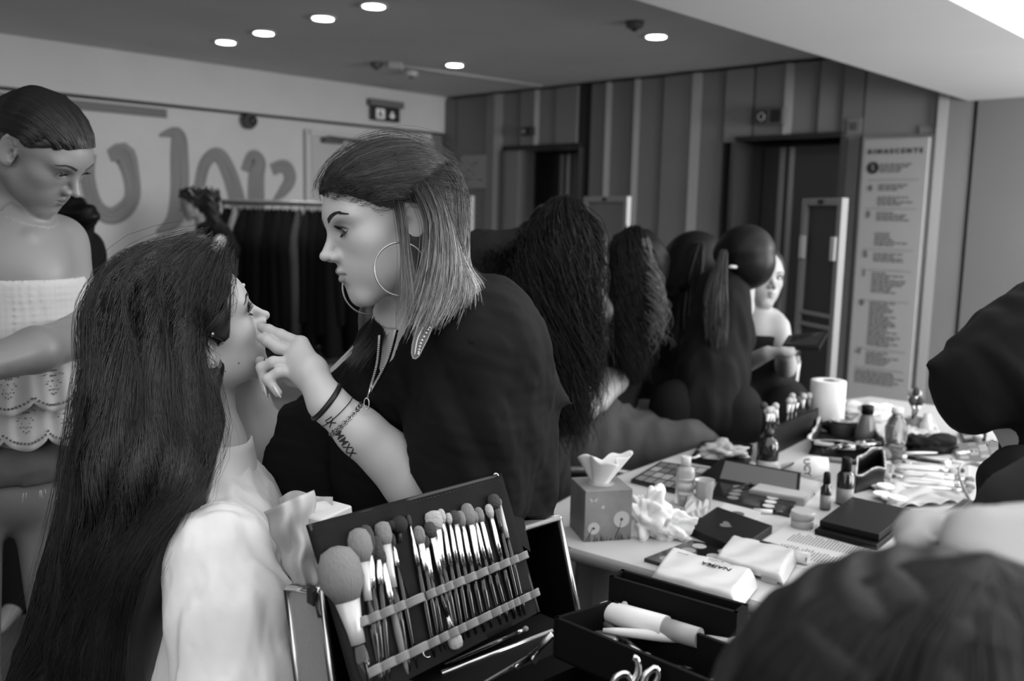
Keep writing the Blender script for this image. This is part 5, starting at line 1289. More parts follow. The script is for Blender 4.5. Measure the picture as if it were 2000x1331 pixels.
def model_seated():
    D = 3.55; q = lambda x, y, d=D: P(x, y, d)
    pe = person(1480, 1000, D, 'seated model in a black strapless dress holding an open black palette')
    hd = Head(q(1484, 540), (.28, -.95, .02), (.10, 0, .99), sc=1.0, lids=.35)
    hip = q(1480, 800, 3.6); kn = hip+np.array([-.10, -.42, .02])
    ch = [([hd.w(0, -.03, -.06), q(1472, 600), q(1476, 622)], [.047, .045, .06]), ([q(1440, 638), q(1510, 632)], [.05, .05], dict(k=.05)), ([q(1478, 660), hip], [.10, .12]),
          ([q(1428, 640, 3.5), q(1425, 728, 3.42)], [.042, .036]), ([q(1425, 728, 3.42), q(1500, 690, 3.22)], [.037, .026]), ([q(1522, 640, 3.5), q(1535, 710, 3.4)], [.040, .035]), ([q(1535, 720, 3.4), q(1535, 692, 3.20)], [.035, .026])]
    for i in range(4):
        digit_pts = [q(1505+i*3, 690-i*2, 3.2), q(1528+i*2, 683+i*3, 3.17), q(1545, 684+i*3, 3.16)]; ch.append((digit_pts, [.011, .010, .009], dict(k=.008)))
        ch.append(([q(1535+i*3, 692, 3.19), q(1548+i*3, 682, 3.17)], [.011, .009], dict(k=.008)))
    for e in (-.1, .1): ch += [([hip+np.array([e, 0, 0]), kn+np.array([e, 0, 0]), (kn[0]+e, kn[1], .08)], [.085, .055, .038]), ([(kn[0]+e, kn[1], .07), (kn[0]+e, kn[1]-.14, .035)], [.036, .028])]
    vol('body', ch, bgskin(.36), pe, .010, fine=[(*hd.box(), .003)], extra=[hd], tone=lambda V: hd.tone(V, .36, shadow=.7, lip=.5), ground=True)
    hd.eyes(pe, (.2, 1, 0)); hd.brows(pe, n=200, v=.04)
    vol('strapless_dress', [([q(1478, 665), q(1478, 720), hip], [.118, .115, .15], dict(k=.05))]+[([hip+np.array([e, 0, .02]), kn+np.array([e, 0, .0])], [.11, .09]) for e in (-.09, .09)], M_blk, pe, .010, clips=[lambda p, z=q(1478, 650)[2]: p[:, 2]-z])
    vol('hair', [([q(1484, 525, 3.6), q(1480, 540, 3.62)], [.095, .10]), ([q(1500, 560, 3.63), q(1505, 620, 3.65)], [.06, .04])], M_hd, pe, .009, cuts=[lambda p: np.maximum(d_el(hd.loc(p), (0, .07, -.02), (.075, .08, .085)), -9)])
    a, b_, c, d = q(1527, 676, 3.18), q(1540, 655, 3.35), q(1617, 648, 3.28), q(1600, 678, 3.12)
    pl = MB().prism([a, b_, c, d], (0, 0, -.014)).build('open_palette', M_blk); tag(pl, 'black open palette held up by the seated model', 'palette')
    MB().prism([lerp(a, c, .06)+ZZ*.002, lerp(b_, d, .08)+ZZ*.002, lerp(c, a, .06)+ZZ*.002, lerp(d, b_, .08)+ZZ*.002], (0, 0, .001)).build('mirror', mat('dark_glass', .02, rough=.1), pl)
    return hip
mh = model_seated()

# ------------------------------------------------------------------ artist at the right edge in black
def right_artist():
    D = 1.75; q = lambda x, y, d=D: P(x, y, d)
    pe = person(2060, 1331, D, 'make-up artist in black at the right edge, pointed loose sleeve hanging')
    hd = Head(q(2120, 500, 1.8), (-.6, -.6, -.5), (-.3, -.2, .93))
    hip = q(2060, 1080, 1.85)
    vol('body', [([hd.w(0, -.03, -.06), q(2110, 620)], [.05, .06]), ([q(2110, 700), q(2130, 1000), hip], [.09, .09, .11]), ([q(2040, 640, 1.75), q(1960, 790, 1.75)], [.05, .035]), ([q(1960, 800, 1.75), q(2010, 905, 1.75), q(2020, 960, 1.72)], [.035, .03, .028])]+legs_to_floor(hip, .1), bgskin(.35), pe, .012, fine=[(*hd.box(), .005)], extra=[hd], tone=lambda V: hd.tone(V, .35), ground=True)
    vol('black_jumpsuit', [([q(2060, 640), q(2010, 690), q(1905, 742)], [.095, .115, .078], dict(k=.06)), ([q(1915, 725), q(1807, 711)], [.062, .003], dict(k=.025)), ([q(1950, 745), q(1900, 795), q(1893, 808)], [.105, .052, .034], dict(k=.04)), ([q(2110, 680), q(2130, 1000)], [.14, .15]),
        ([q(2002, 955, 1.66), q(2010, 1060, 1.66)], [.080, .09], dict(k=.02)), ([hip, (hip[0], hip[1], .12)], [.17, .12])], M_blk, pe, .008, k=.05, disp=folds(.004, 22, (.5, 0, -1), 1.2))
    vol('hair', [([hd.w(0, -.01, .03), hd.w(0, -.03, .0)], [.1, .1])], M_hd, pe, .01)
    MB().tube([q(1938+10*cos(a), 872+12*sin(a), 1.62) for a in np.linspace(pi, 1.7*pi, 9)], .0015, 6).build('bracelet', M_steel, pe)
right_artist()

# ------------------------------------------------------------------ blurred head and hands in the very foreground
def foreground():
    D = .50; q = lambda x, y, d=D: P(x, y, d)
    pe = person(1850, 1331, .52, 'out-of-focus dark-haired head close to the lens in the bottom right corner')
    c = q(1830, 1475, .52)
    hip = np.array([c[0], c[1], .50])
    vol('body', [([c, c+ZZ*-.02], [.085, .08]), ([c-ZZ*.12, c-ZZ*.20], [.05, .06]), ([c+np.array([-.14, 0, -.26]), c+np.array([.14, 0, -.26])], [.05, .05]), ([c-ZZ*.30, hip], [.12, .14]), ([hip+np.array([-.08, 0, 0]), hip+np.array([-.08, .35, 0]), (hip[0]-.08, hip[1]+.35, .05)], [.08, .055, .04]), ([hip+np.array([.08, 0, 0]), hip+np.array([.08, .35, 0]), (hip[0]+.08, hip[1]+.35, .05)], [.08, .055, .04])], bgskin(.35), pe, .012, tone=lambda V: np.full(len(V), .35), ground=True)
    vol('dark_top', [([c+np.array([-.14, 0, -.27]), c+np.array([.14, 0, -.27])], [.065, .065]), ([c-ZZ*.32, hip], [.14, .17])], M_blk, pe, .012)
    s = SDF(); s.el(c, (.128, .120, .112)); s.rc(c, c-ZZ*.25, .10, .09, k=.03); s.disp(lambda p: .0015*np.sin(p[:, 0]*240+5*np.sin(p[:, 1]*30)))
    lo, hi = bbox([c-ZZ*.25, c], .15); V, F = surf(s, lo, hi, .005)
    G = []
    for k in range(7):
        a = -1.5+k*.5; tp = c+np.array([.02, .0, .115]); side = np.array([sin(a)*-.13, -.12*cos(a)*.9, 0]); G.append([tp, c+side*.7+ZZ*.085, c+side*1.0+ZZ*.02, c+side*1.02-ZZ*.10, c+side*.95-ZZ*.24])
    C_ = strands(G, 1400, n=10, jit=.004, mass=s, off=(.0, .003), seed=51, lift=.1)
    hair_obj('hair', [(V, F), strand_mesh(C_, .0009)], hair_mat('hair_front', .009, .45, .25), pe)
    st = empty('chair', (float(hip[0]), float(hip[1]), 0), 'dark seat under the person in the near foreground', 'chair'); zt = .38
    MB().box((hip[0], hip[1]+.05, zt-.025), (.42, .42, .05), bev=.01).build('seat', M_black, st)
    for a in (-1, 1):
        for b_ in (-1, 1): MB().tube([(hip[0]+a*.18, hip[1]+.05+b_*.18, zt-.05), (hip[0]+a*.19, hip[1]+.05+b_*.19, .005)], .012, 8).build('leg', M_steel, st)
    # hand of the standing hairdresser resting on that head
    pe2 = person(2350, 1331, .75, 'out-of-focus hairdresser whose fingers rest on the foreground head')
    ch = [([q(2060, 1090, .60), q(1960, 1062, .585), q(1905, 1052, .575), q(1885, 1085, .555)], [.022, .020, .018, .015], dict(k=.012)), ([q(2080, 1050, .62), q(1990, 1040, .60), q(1925, 1040, .59)], [.020, .017, .014], dict(k=.01)),
          ([q(2030, 1075, .64), q(1880, 1040, .66), q(1795, 1042, .64), q(1785, 1068, .61)], [.018, .016, .0155, .013], dict(k=.01)), ([q(2040, 1130, .60), q(1990, 1110, .56), q(1960, 1120, .54)], [.018, .014, .012], dict(k=.01)),
          ([q(2060, 1100, .6), q(2000, 1160, .56), q(1960, 1180, .53)], [.016, .013, .011], dict(k=.01)), ([q(2060, 1080, .62), q(2200, 1080, .66)], [.034, .030]), ([q(2200, 1080, .66), q(2450, 1000, .8)], [.032, .045])]
    x0 = q(2450, 1000, .8); b0 = x0+np.array([.12, .0, 0])
    ch += [([x0, b0+ZZ*.22], [.05, .06]), ([b0+ZZ*.22, b0+ZZ*.36], [.06, .06]), ([b0+ZZ*.42, b0+ZZ*.46], [.085, .085]), ([b0+ZZ*.15, np.array([b0[0], b0[1], .9])], [.12, .13])]+legs_to_floor(np.array([b0[0], b0[1], .9]), .09)
    vol('body', ch, bgskin(.26), pe2, .0085, tone=lambda V: np.full(len(V), .26), k=.02, ground=True)
    vol('black_sleeve', [([q(1850, 1100, .95), q(1990, 990, .92), q(2200, 900, .9), q(2450, 880, .85)], [.012, .035, .06, .07], dict(k=.03)), ([b0+ZZ*.15, np.array([b0[0], b0[1], .1])], [.14, .17])], M_blk2, pe2, .010, k=.03)
foreground()
# ------------------------------------------------------------------ table
TZ = .75
M_table = mat('table_laminate', .52, rough=.35, noise=.02, nscale=4); M_edge = mat('table_edge', .22, rough=.5)
T0 = lambda x, y: Z(x, y, TZ)
tp = [T0(1095, 1060), T0(1078, 990), T0(1150, 950), T0(1372, 872), T0(1560, 792), T0(1700, 775), T0(1880, 800), T0(2150, 900), T0(2300, 1100), T0(1900, 1300), T0(1290, 1120), T0(1120, 1072)]
tb = empty('table', T0(1500, 950)*[1, 1, 0], 'long pale make-up table covered with cosmetics', 'table')
MB().prism(tp, (0, 0, -.028)).build('tabletop', M_table, tb)
b = MB(); b.tube([p-ZZ*.014 for p in tp], .0145, 6, closed=True); b.build('edge_band', M_edge, tb)
for (x, y) in ((1175, 1030), (1560, 830), (1900, 850), (1560, 1160)):
    p = T0(x, y); MB().lathe((p[0], p[1], 0), [(.10, 0), (.10, .01), (.035, .02), (.035, TZ-.03)], 20).build('leg', M_edge, tb)
pq = T0(1160, 1040); MB().box((pq[0]+.04, pq[1]+.03, .36), (.16, .02, .70), rot=rotm(z=.3)).build('modesty_panel', mat('panel_mid', .12, rough=.6), tb)

def unit(v): v = np.asarray(v, float); return v/np.linalg.norm(v)
M_wpl = mat('white_plastic', .68, rough=.35); M_blkg = mat('gloss_black', .008, rough=.15, coat=.3); M_blkm = mat('matt_black', .007, rough=.45, spec=.22); M_glass = mat('clear_plastic', .9, rough=.08, trans=.92, ior=1.3)
M_amber = mat('amber_glass', .015, rough=.1, coat=.5); M_label = mat('label_paper', .55, rough=.5); M_labelg = mat('label_grey', .20, rough=.5); M_tissue = mat('tissue', .80, rough=.95, bump=.3, bscale=300)
M_print = mat('print_black', .02, rough=.6); M_printg = mat('print_grey', .22, rough=.6); M_frost = mat('frosted_plastic', .62, rough=.4, trans=.35)

def item(name, x, y, label, cat, group=None, z=TZ, dz=0.):
    p = Z(x, y, z); return empty(name, (p[0], p[1], z+dz), label, cat, group)
def quadbox(name, px, th, mt, label=None, cat=None, z=TZ, parent=None, group=None, bev=0):
    """flat box whose base corners are seen at four photo pixels on height z"""
    q = [Z(x, y, z) for x, y in px]; o = MB().prism(q, (0, 0, th)).build(name, mt, parent)
    if bev: m = o.modifiers.new('b', 'BEVEL'); m.width = bev; m.segments = 2
    if label: tag(o, label, cat, group)
    return o, q
def uvq(q, u, v, z=0.): return (q[0]*(1-u)+q[1]*u)*(1-v)+(q[3]*(1-u)+q[2]*u)*v+ZZ*z
def disc_on(q, u, v, r, z, mt, parent, name='pan', th=.0012, seg=20, sc=1.): 
    c = uvq(q, u, v, z); b = MB(); b.lathe(c, [(r, 0), (r, th), (r*.93, th*1.3), (r*.9, th*.8)], seg); return b.build(name, mt, parent)
def tube_text(t, size, q, u, v, z, mt, parent, name='lettering', flip=1, ang=0., bold=0.):
    c = uvq(q, u, v, z); xd = Vector(q[1]-q[0]); yd = Vector(q[0]-q[3])*flip
    if ang: R_ = Matrix.Rotation(ang, 3, 'Z'); xd = R_ @ xd; yd = R_ @ yd
    return text_obj(name, t, size, c, xd, yd, mt, parent, .0003, bold)

# --- tissue box
def tissue_box():
    s = .112; a, c = T0(1140, 1060), T0(1238, 1054); xd = (c-a)/np.linalg.norm(c-a); yd = np.array([-xd[1], xd[0], 0]); a = a+yd*0
    ctr = a+xd*s/2+yd*s/2; rz = math.atan2(xd[1], xd[0]); o = empty('tissue_box', (ctr[0], ctr[1], TZ), 'cube tissue box printed with dandelions at the table corner', 'tissue box', rz=rz)
    F_ = Matrix.Translation(o.location) @ Matrix.Rotation(rz, 4, 'Z'); H_ = .118
    m_ = mat('box_card', .20, rough=.55, noise=.35, nscale=9)
    MB(F_).box((0, 0, H_/2), (s, s, H_), bev=.002).build('carton', m_, o)
    Mw = mat('dandelion_white', .45); b = MB(F_); 
    for (u, v, r) in ((.28, -.01, .019), (-.30, -.028, .014), (-.12, .02, .004)):
        b.lathe((u*s, -s/2-.0004, H_/2+v), [(r, 0), (r, .0003)], 22, axis=(0, -1, 0))
    b.build('dandelion', Mw, o)['kind'] = 'stuff'
    b = MB(F_)
    for (u, v, r) in ((.28, -.01, .0035), (-.30, -.028, .003)):
        b.lathe((u*s, -s/2-.0008, H_/2+v), [(r, 0), (r, .0003)], 10, axis=(0, -1, 0)); b.tube([(u*s, -s/2-.0006, H_/2+v), (u*s-.003, -s/2-.0006, H_*.28), (u*s-.014, -s/2-.0006, .006)], .0009, 5)
    for k in range(26):
        x_ = rnd.uniform(-.48, .48)*s; h_ = rnd.uniform(.006, .022); b.prism([(x_-.0012, -s/2-.0005, .001), (x_+.0012, -s/2-.0005, .001), (x_+rnd.uniform(-.004, .004), -s/2-.0005, h_)], (0, -.0002, 0))
    b.build('stems', mat('stem_dark', .05), o)
    b = MB(F_)
    for sx_ in (-1, 1):
        for (w1, h1) in ((.007, .006), (.005, -.004)): b.prism([(-.036, -s/2-.0006, .095), (-.036+sx_*w1*1.2, -s/2-.0006, .095+h1*1.2), (-.036+sx_*w1*1.4, -s/2-.0006, .095+h1*.1)], (0, -.0002, 0))
    b.build('butterfly', Mw, o)
    b = MB(F_); b.lathe((0, 0, H_), [(.030, 0), (.030, .0006)], 24); b.build('opening', mat('film', .4, rough=.2), o)
    def tis(u, v):
        a_ = 2*pi*u; fl = .012+.030*v+.012*v*sin(3*a_+.5)+.006*sin(5*a_+2)*v; return (fl*cos(a_)*1.25-.004+.012*v, fl*sin(a_)*.7, .110+.068*v+.008*v*sin(2*a_+1)+.004*sin(7*a_)*v)
    o2 = MB(F_).grid(tis, 46, 14, True).build('tissue', M_tissue, o); m = o2.modifiers.new('t', 'SOLIDIFY'); m.thickness = .0008
tissue_box()
def crumple(name, cx, cy, r, h, label, seed=0, cat='tissue', sc=(1, 1), mt=None, z=TZ):
    p = Z(cx, cy, z); R_ = random.Random(seed); bm = bmesh.new(); bmesh.ops.create_icosphere(bm, subdivisions=5 if r > .045 and 'tissue' in name else 4, radius=1)
    pl = [(Vector((R_.uniform(-1, 1), R_.uniform(-1, 1), R_.uniform(-.6, 1))).normalized(), R_.uniform(.35, .95), R_.uniform(2, 5)) for _ in range(22)]
    for v in bm.verts:
        d = v.co.normalized(); f_ = 1.0
        for n_, a_, w_ in pl:
            t = d.dot(n_); f_ += .16*a_*math.sin(w_*3*t+a_*9)*abs(t)
            f_ -= .10*max(0, 1-abs(t-a_*.5)*12)
        f_ *= .82; q = Vector((d.x*f_*r*sc[0], d.y*f_*r*sc[1], max(d.z*f_, -.42)*h+h*.42)); v.co = q+Vector((p[0], p[1], z))
        
    for f_ in bm.faces: f_.smooth = True
    me = bpy.data.meshes.new(name); bm.to_mesh(me); bm.free(); me.materials.append(mt or M_tissue); o = link(name, me); tag(o, label, cat); return o
def sheet(name, px, zs, label, cat, mt, z=TZ, wv=.006, seed=0, n=22, kind=None, parent=None):
    """thin crumpled sheet between photo corners with heights zs"""
    q = [Z(x, y, z)+ZZ*h for (x, y), h in zip(px, zs)]; ph = seed*1.7
    def fn(u, v):
        p = uvq(q, u, v); w_ = wv*(sin(9*u+ph+3*sin(5*v+ph))+.6*sin(13*v+ph*2+2*sin(7*u)))*.5; return p+ZZ*(abs(w_)+.001)
    o = MB().grid(fn, n, n).build(name, mt, parent); m = o.modifiers.new('t', 'SOLIDIFY'); m.thickness = .0008
    if label: tag(o, label, cat)
    return o
crumple('crumpled_tissue', 1262, 1045, .062, .085, 'big crumpled white tissue beside the dandelion box', 3, sc=(1.05, .9))
crumple('crumpled_tissue', 1310, 1050, .048, .045, 'low crumpled tissue in front of the clear bottle', 8, sc=(1.2, .8))
sheet('used_wipe', [(1330, 1030), (1345, 985), (1388, 975), (1380, 1020)], [.01, .03, .028, .006], 'thin translucent used wipe between bottle and black compact', 'wipe', mat('wipe_cloth', .42, rough=.9), wv=.014, seed=2)

# --- bottles
def lathe_item(name, x, y, prof, mt, label, cat, seg=28, z=TZ, group=None):
    p = Z(x, y, z); o = empty(name, (p[0], p[1], z), label, cat, group); MB().lathe(p, prof, seg).build('body', mt, o); return o, p
o, p = lathe_item('micellar_bottle', 1336, 985, [(.021, 0), (.0235, .003), (.0235, .088), (.020, .097), (.011, .101)], mat('bottle_clear', .72, rough=.12, trans=.55), 'clear lotion bottle with open white flip cap and pale labels', 'bottle')
MB().lathe(p+ZZ*.101, [(.0125, 0), (.0125, .022), (.011, .024)], 24).build('cap', M_wpl, o); MB().tube([p+np.array([.010, 0, .121]), p+np.array([.022, 0, .1225]), p+np.array([.035, 0, .128])], .003, 8, flat=((0, 0, 1), 1.8)).build('flip_lid', M_wpl, o)
def wrap_label(p, r, z0, z1, a0, a1, mt, par, name='label'):
    def fn(u, v): a = radians(a0+(a1-a0)*u); return p+np.array([r*sin(a), -r*cos(a), z0+(z1-z0)*v])
    o_ = MB().grid(fn, 16, 2).build(name, mt, par); m = o_.modifiers.new('t', 'SOLIDIFY'); m.thickness = .0004; return o_
def wrap_text(t, size, p, r, zc, a_c, mt, par, bold=.0):
    def w_(co):
        a = radians(a_c)+co.x/r; return (p[0]+(r+.0004)*sin(a), p[1]-(r+.0004)*cos(a), zc+co.y)
    return text_obj('lettering', t, size, (0, 0, 0), (1, 0, 0), (0, 1, 0), mt, par, 0, bold, warp=w_)
wrap_label(p, .0240, .041, .060, -55, 45, M_label, o); wrap_label(p, .0240, .026, .036, -55, 45, M_label, o); wrap_label(p, .0240, .066, .072, -55, 45, M_label, o)
wrap_text('LUNE', .012, p, .0240, .080, -5, M_label, o, .0003); wrap_text('DEMAQ', .0055, p, .0243, .053, -5, M_print, o); wrap_text('MICELLAR', .0055, p, .0243, .047, -5, M_print, o); wrap_text('eau', .005, p, .0243, .031, -5, M_print, o)
o, p = lathe_item('plastic_cup', 1374, 992, [(.018, 0), (.024, .072), (.0255, .073), (.0235, .070), (.0175, .002)], M_frost, 'translucent plastic cup behind the lotion bottle', 'cup')

# --- palettes
def palette(name, px, th, label, cols, rows, mt_pans, round_=False, lid=None, rim=.05, z=TZ, rr=.010, base=M_blkg, group=None):
    o, q = quadbox(name, px, th, base, label, 'palette', z=z, group=group); R_ = random.Random(len(label))
    for i in range(cols):
        for j in range(rows):
            u = rim+(1-2*rim)*(i+.5)/cols; v = rim+(1-2*rim)*(j+.5)/rows
            if callable(mt_pans): mt = mt_pans(i, j, R_)
            else: mt = mt_pans
            if round_: disc_on(q, u, v, rr, th-.0006, mt, o)
            else:
                hu = (1-2*rim)/cols*.42; hv = (1-2*rim)/rows*.42; c_ = [uvq(q, u+a*hu, v+b_*hv, th-.0004) for a, b_ in ((-1, -1), (1, -1), (1, 1), (-1, 1))]
                MB().prism(c_, (0, 0, .0012)).build('pan', mt, o)
    return o, q
tones = [mat('powder_%d' % k, v, rough=.7, noise=.05, nscale=60) for k, v in enumerate((.03, .06, .10, .16, .26, .38, .55))]
palette('shadow_palette', [(1232, 944), (1290, 908), (1408, 925), (1345, 972)], .010, 'large black eyeshadow palette of small square pans behind the lotion bottle', 4, 6, lambda i, j, R: tones[R.choice([1, 2, 2, 3, 3, 4])], rim=.03)
palette('compact_palette', [(1258, 1098), (1350, 1062), (1462, 1086), (1360, 1128)], .008, 'black palette of eight round pans at the near table edge', 4, 2, lambda i, j, R: tones[4+(i+j) % 2], True, rr=.0155)
o, q = palette('mirror_palette', [(1388, 975), (1402, 945), (1560, 975), (1542, 1012)], .009, 'open black palette with two rows of round light pans and raised mirror lid', 4, 2, lambda i, j, R: tones[6] if j == 1 else tones[3], True, rr=.0148)
lid_t = [q[0]+(q[3]-q[0])*0, q[1]]
pa, pb_ = q[1]+ZZ*.009, q[2]+ZZ*.009
up_ = ZZ*.055+(q[1]-q[0])/np.linalg.norm(q[1]-q[0])*.055
palid = MB().prism([pa-(pb_-pa)*.25, pb_, pb_+up_*.9, pa+up_*.9-(pb_-pa)*.0], (0, 0, -.005)).build('lid', M_blkg, o)
MB().prism([lerp(pa, pb_, .02)+up_*.08+ZZ*.001, lerp(pa, pb_, .96)+up_*.08+ZZ*.001, lerp(pa, pb_, .96)+up_*.82+ZZ*.001, lerp(pa, pb_, .06)+up_*.82+ZZ*.001], (0, 0, .0006)).build('mirror', mat('mirror', .6, rough=.05, metal=1), palid)
o, q = quadbox('powder_compact', [(1395, 1018), (1415, 990), (1486, 1008), (1462, 1035)], .010, M_label, 'small white square powder compact with one round dark pan', 'compact'); disc_on(q, .52, .5, .017, .0096, tones[2], o)
# black heart box
o, q = quadbox('black_box', [(1342, 1045), (1400, 1005), (1508, 1043), (1440, 1090)], .020, M_blkm, 'flat black box with a small grey heart beside the crumpled tissue', 'box', bev=.002)
b = MB(); c = uvq(q, .50, .45, .0205); xd = (q[1]-q[0])/np.linalg.norm(q[1]-q[0]); yd = (q[3]-q[0])/np.linalg.norm(q[3]-q[0])
b.prism([c+xd*(.016*sin(t)**3)*1.25+yd*(.0011*(13*cos(t)-5*cos(2*t)-2*cos(3*t)-cos(4*t)))*-1.1 for t in np.linspace(0, 2*pi, 28, endpoint=False)], (0, 0, .0004)); b.build('heart', mat('heart_grey', .14, rough=.5), o)
# stack of two large black palettes
o, q = quadbox('black_palette_case', [(1590, 1045), (1660, 996), (1775, 1025), (1712, 1078)], .014, M_blkm, 'lower flat black case of the stack on the printed sheet', 'palette case', bev=.0015)
o, q = quadbox('black_palette_case', [(1600, 1030), (1664, 982), (1778, 1008), (1716, 1058)], .016, M_blkm, 'upper flat black case of the stack on the printed sheet', 'palette case', z=TZ+.015, bev=.0015)
# printed sheet
o, q = quadbox('printed_sheet', [(1455, 1085), (1560, 1008), (1760, 1050), (1690, 1140)], .0008, mat('paper', .62, rough=.6), 'white sheet printed with columns of small lines under the black cases', 'paper')
b = MB(); R_ = random.Random(5)
for col_ in range(3):
    for r_ in range(26):
        u0 = .16+.27*col_; v0 = .16+.0275*r_; u1 = u0+.20*R_.uniform(.75, 1)
        b.prism([uvq(q, u0, v0, .001), uvq(q, u1, v0, .001), uvq(q, u1, v0+.012, .001), uvq(q, u0, v0+.012, .001)], (0, 0, .0002))
o2 = b.build('print', M_printg, o); o2['kind'] = 'stuff'; tube_text('RINA', .012, q, .12, .08, .0012, M_printg, o, ang=.0)
# dark/white tube on it
a, c_ = Z(1484, 1070, TZ+.015), Z(1580, 1092, TZ+.015); o = empty('cream_tube', (a+c_)/2*[1, 1, 0]+ZZ*TZ, 'squeezed dark tube with white square cap lying by the wipes', 'tube')
b = MB(); mid = lerp(a, c_, .58); b.tube([a, lerp(a, mid, .3), mid], .013, 16, taper=[.0155, .016, .0135], flat=((0, 0, 1), 1.0)); b.build('tube_body', mat('tube_dark', .03, rough=.3), o)
b = MB(); b.tube([mid, c_], .0145, 4, taper=[.0145, .0155]); b.build('cap', M_wpl, o); MB().box(lerp(mid, c_, .8)+np.array([0, -.0125, .0]), (.004, .001, .009)).build('mark', M_print, o)
# --- wipes packs
def wipes(px, h, label, seed, z=TZ):
    q = [Z(x, y, z) for x, y in px]; ctr = sum(q)/4; o = empty('wipes_pack', (ctr[0], ctr[1], z), label, 'wipes pack')
    def fn(u, v):
        a = 2*pi*v; cu = .5+.5*np.sign(cos(a))*abs(cos(a))**.45*.98; hh = .5+.5*np.sign(sin(a))*abs(sin(a))**.5
        e = min(u, 1-u); pin = min(1, (e/.07))**.6; H_ = h*(hh*(pin)+.06*(1-pin)); wv = .0016*sin(17*u+5*v*6+seed)+.0012*sin(29*cu+seed*2)
        return uvq(q, u, cu*1.0)+ZZ*(max(H_, .0)+wv*pin*(hh)+.0005+.002)
    MB().grid(fn, 40, 40).build('wrapper', mat('wipes_film', .66, rough=.30, bump=.1, bscale=80), o); return o, q, h
o, q, h = wipes([(1266, 1152), (1440, 1204), (1480, 1152), (1306, 1100)], .042, 'white wipes pack lettered NAIMA with a grey half-round print, nearest the make-up case', 1)
fd = unit(q[0]-q[3]); xr = unit(q[1]-q[0])
def ptext(t, size, pos, x_, y_, par, mt=None, bold=.0003): return text_obj('lettering', t, size, pos, x_, y_, mt or M_print, par, .0003, bold)
ptext('NAÏMA', .020, uvq(q, .62, .62, h+.0045), -xr, fd, o); ptext('salviettine', .008, uvq(q, .58, .80, h+.0045), -xr, fd, o, M_printg, 0); ptext('soyeuses', .007, uvq(q, .22, .72, h+.0045), -xr, fd, o, M_printg, 0)
ptext('NAÏMA', .0145, uvq(q, .83, 0, .019)+fd*.0060, xr, ZZ, o); ptext('savon', .008, uvq(q, .82, 0, .009)+fd*.0060, xr, ZZ, o, M_printg, 0)
b = MB(); b.prism([uvq(q, .74, 0, .0125)+fd*.003, uvq(q, .93, 0, .0125)+fd*.003, uvq(q, .93, 0, .0130)+fd*.003, uvq(q, .74, 0, .0130)+fd*.003], fd*.0003); b.build('rule', M_print, o)
b = MB(); b.prism([uvq(q, .32+.20*cos(t), 0, .003+.024*sin(t))+fd*.0030 for t in np.linspace(0, pi, 14)], fd*.0006); b.build('half_round_print', mat('print_mid', .30, rough=.4), o)
b = MB(); b.prism([uvq(q, u_, 0, z_)+fd*.003 for u_, z_ in ((.58, .004), (.67, .004), (.67, .022), (.58, .022))], fd*.0005); b.build('printed_block', M_printg, o)
o_, q_, h_ = wipes([(1392, 1108), (1530, 1150), (1560, 1096), (1425, 1065)], .028, 'second white wipes pack with a round emblem, behind the lettered one', 4)
f2 = unit(q_[0]-q_[3])
b = MB(); b.prism([uvq(q_, u_, 0, z_)+f2*.007 for u_, z_ in ((.22, .006), (.44, .006), (.44, .020), (.22, .020))], f2*.0005); b.build('printed_block', M_printg, o_)
b = MB(); b.lathe(uvq(q_, .56, 0, .014)+f2*.007, [(.0075, 0), (.0075, .0005)], 20, axis=f2); b.build('round_emblem', mat('print_mid', .3), o_)
b = MB(); b.prism([uvq(q_, u_, 0, z_)+f2*.007 for u_, z_ in ((.70, .006), (.92, .006), (.92, .017), (.70, .017))], f2*.0005); b.build('printed_block', mat('print_mid', .3), o_)

# --- middle of the table
o, p = lathe_item('cream_jar', 1566, 1030, [(.024, 0), (.026, .002), (.026, .022)], mat('jar_glass', .45, rough=.2, trans=.2), 'round pale cream jar in front of the dark bottles', 'jar'); MB().lathe(p+ZZ*.022, [(.0275, 0), (.0275, .016), (.026, .018)], 28).build('lid', mat('jar_lid', .42, rough=.35), o)
o, p = lathe_item('pump_bottle', 1497, 925, [(.029, 0), (.031, .003), (.031, .085), (.024, .100), (.013, .106), (.012, .112)], M_amber, 'wide dark glass bottle with black pump and pale label', 'bottle')
MB().lathe(p+ZZ*.112, [(.014, 0), (.014, .016), (.006, .018), (.006, .034)], 20).build('pump', M_black, o); MB().box(p+np.array([.006, 0, .148]), (.034, .012, .010), bev=.003).build('pump_head', M_black, o); wrap_label(p, .0315, .004, .042, -75, 75, mat('label_mid', .33, rough=.4), o)
o, p = lathe_item('dropper_bottle', 1611, 996, [(.0125, 0), (.0135, .002), (.0135, .058), (.009, .064), (.008, .070)], M_amber, 'small dark dropper bottle, shorter of the two before the white pack', 'bottle', 20); MB().lathe(p+ZZ*.070, [(.0095, 0), (.0085, .024), (.006, .028)], 16).build('cap', M_blkm, o); wrap_label(p, .0138, .006, .040, -80, 80, M_labelg, o)
o, p = lathe_item('serum_bottle', 1648, 985, [(.0205, 0), (.0215, .003), (.0215, .078), (.015, .086), (.011, .090)], M_amber, 'tall dark bottle with black cap beside the dropper bottle', 'bottle', 24); MB().lathe(p+ZZ*.090, [(.0135, 0), (.0125, .030), (.010, .034)], 18).build('cap', M_blkm, o); wrap_label(p, .0219, .006, .045, -80, 80, M_labelg, o)
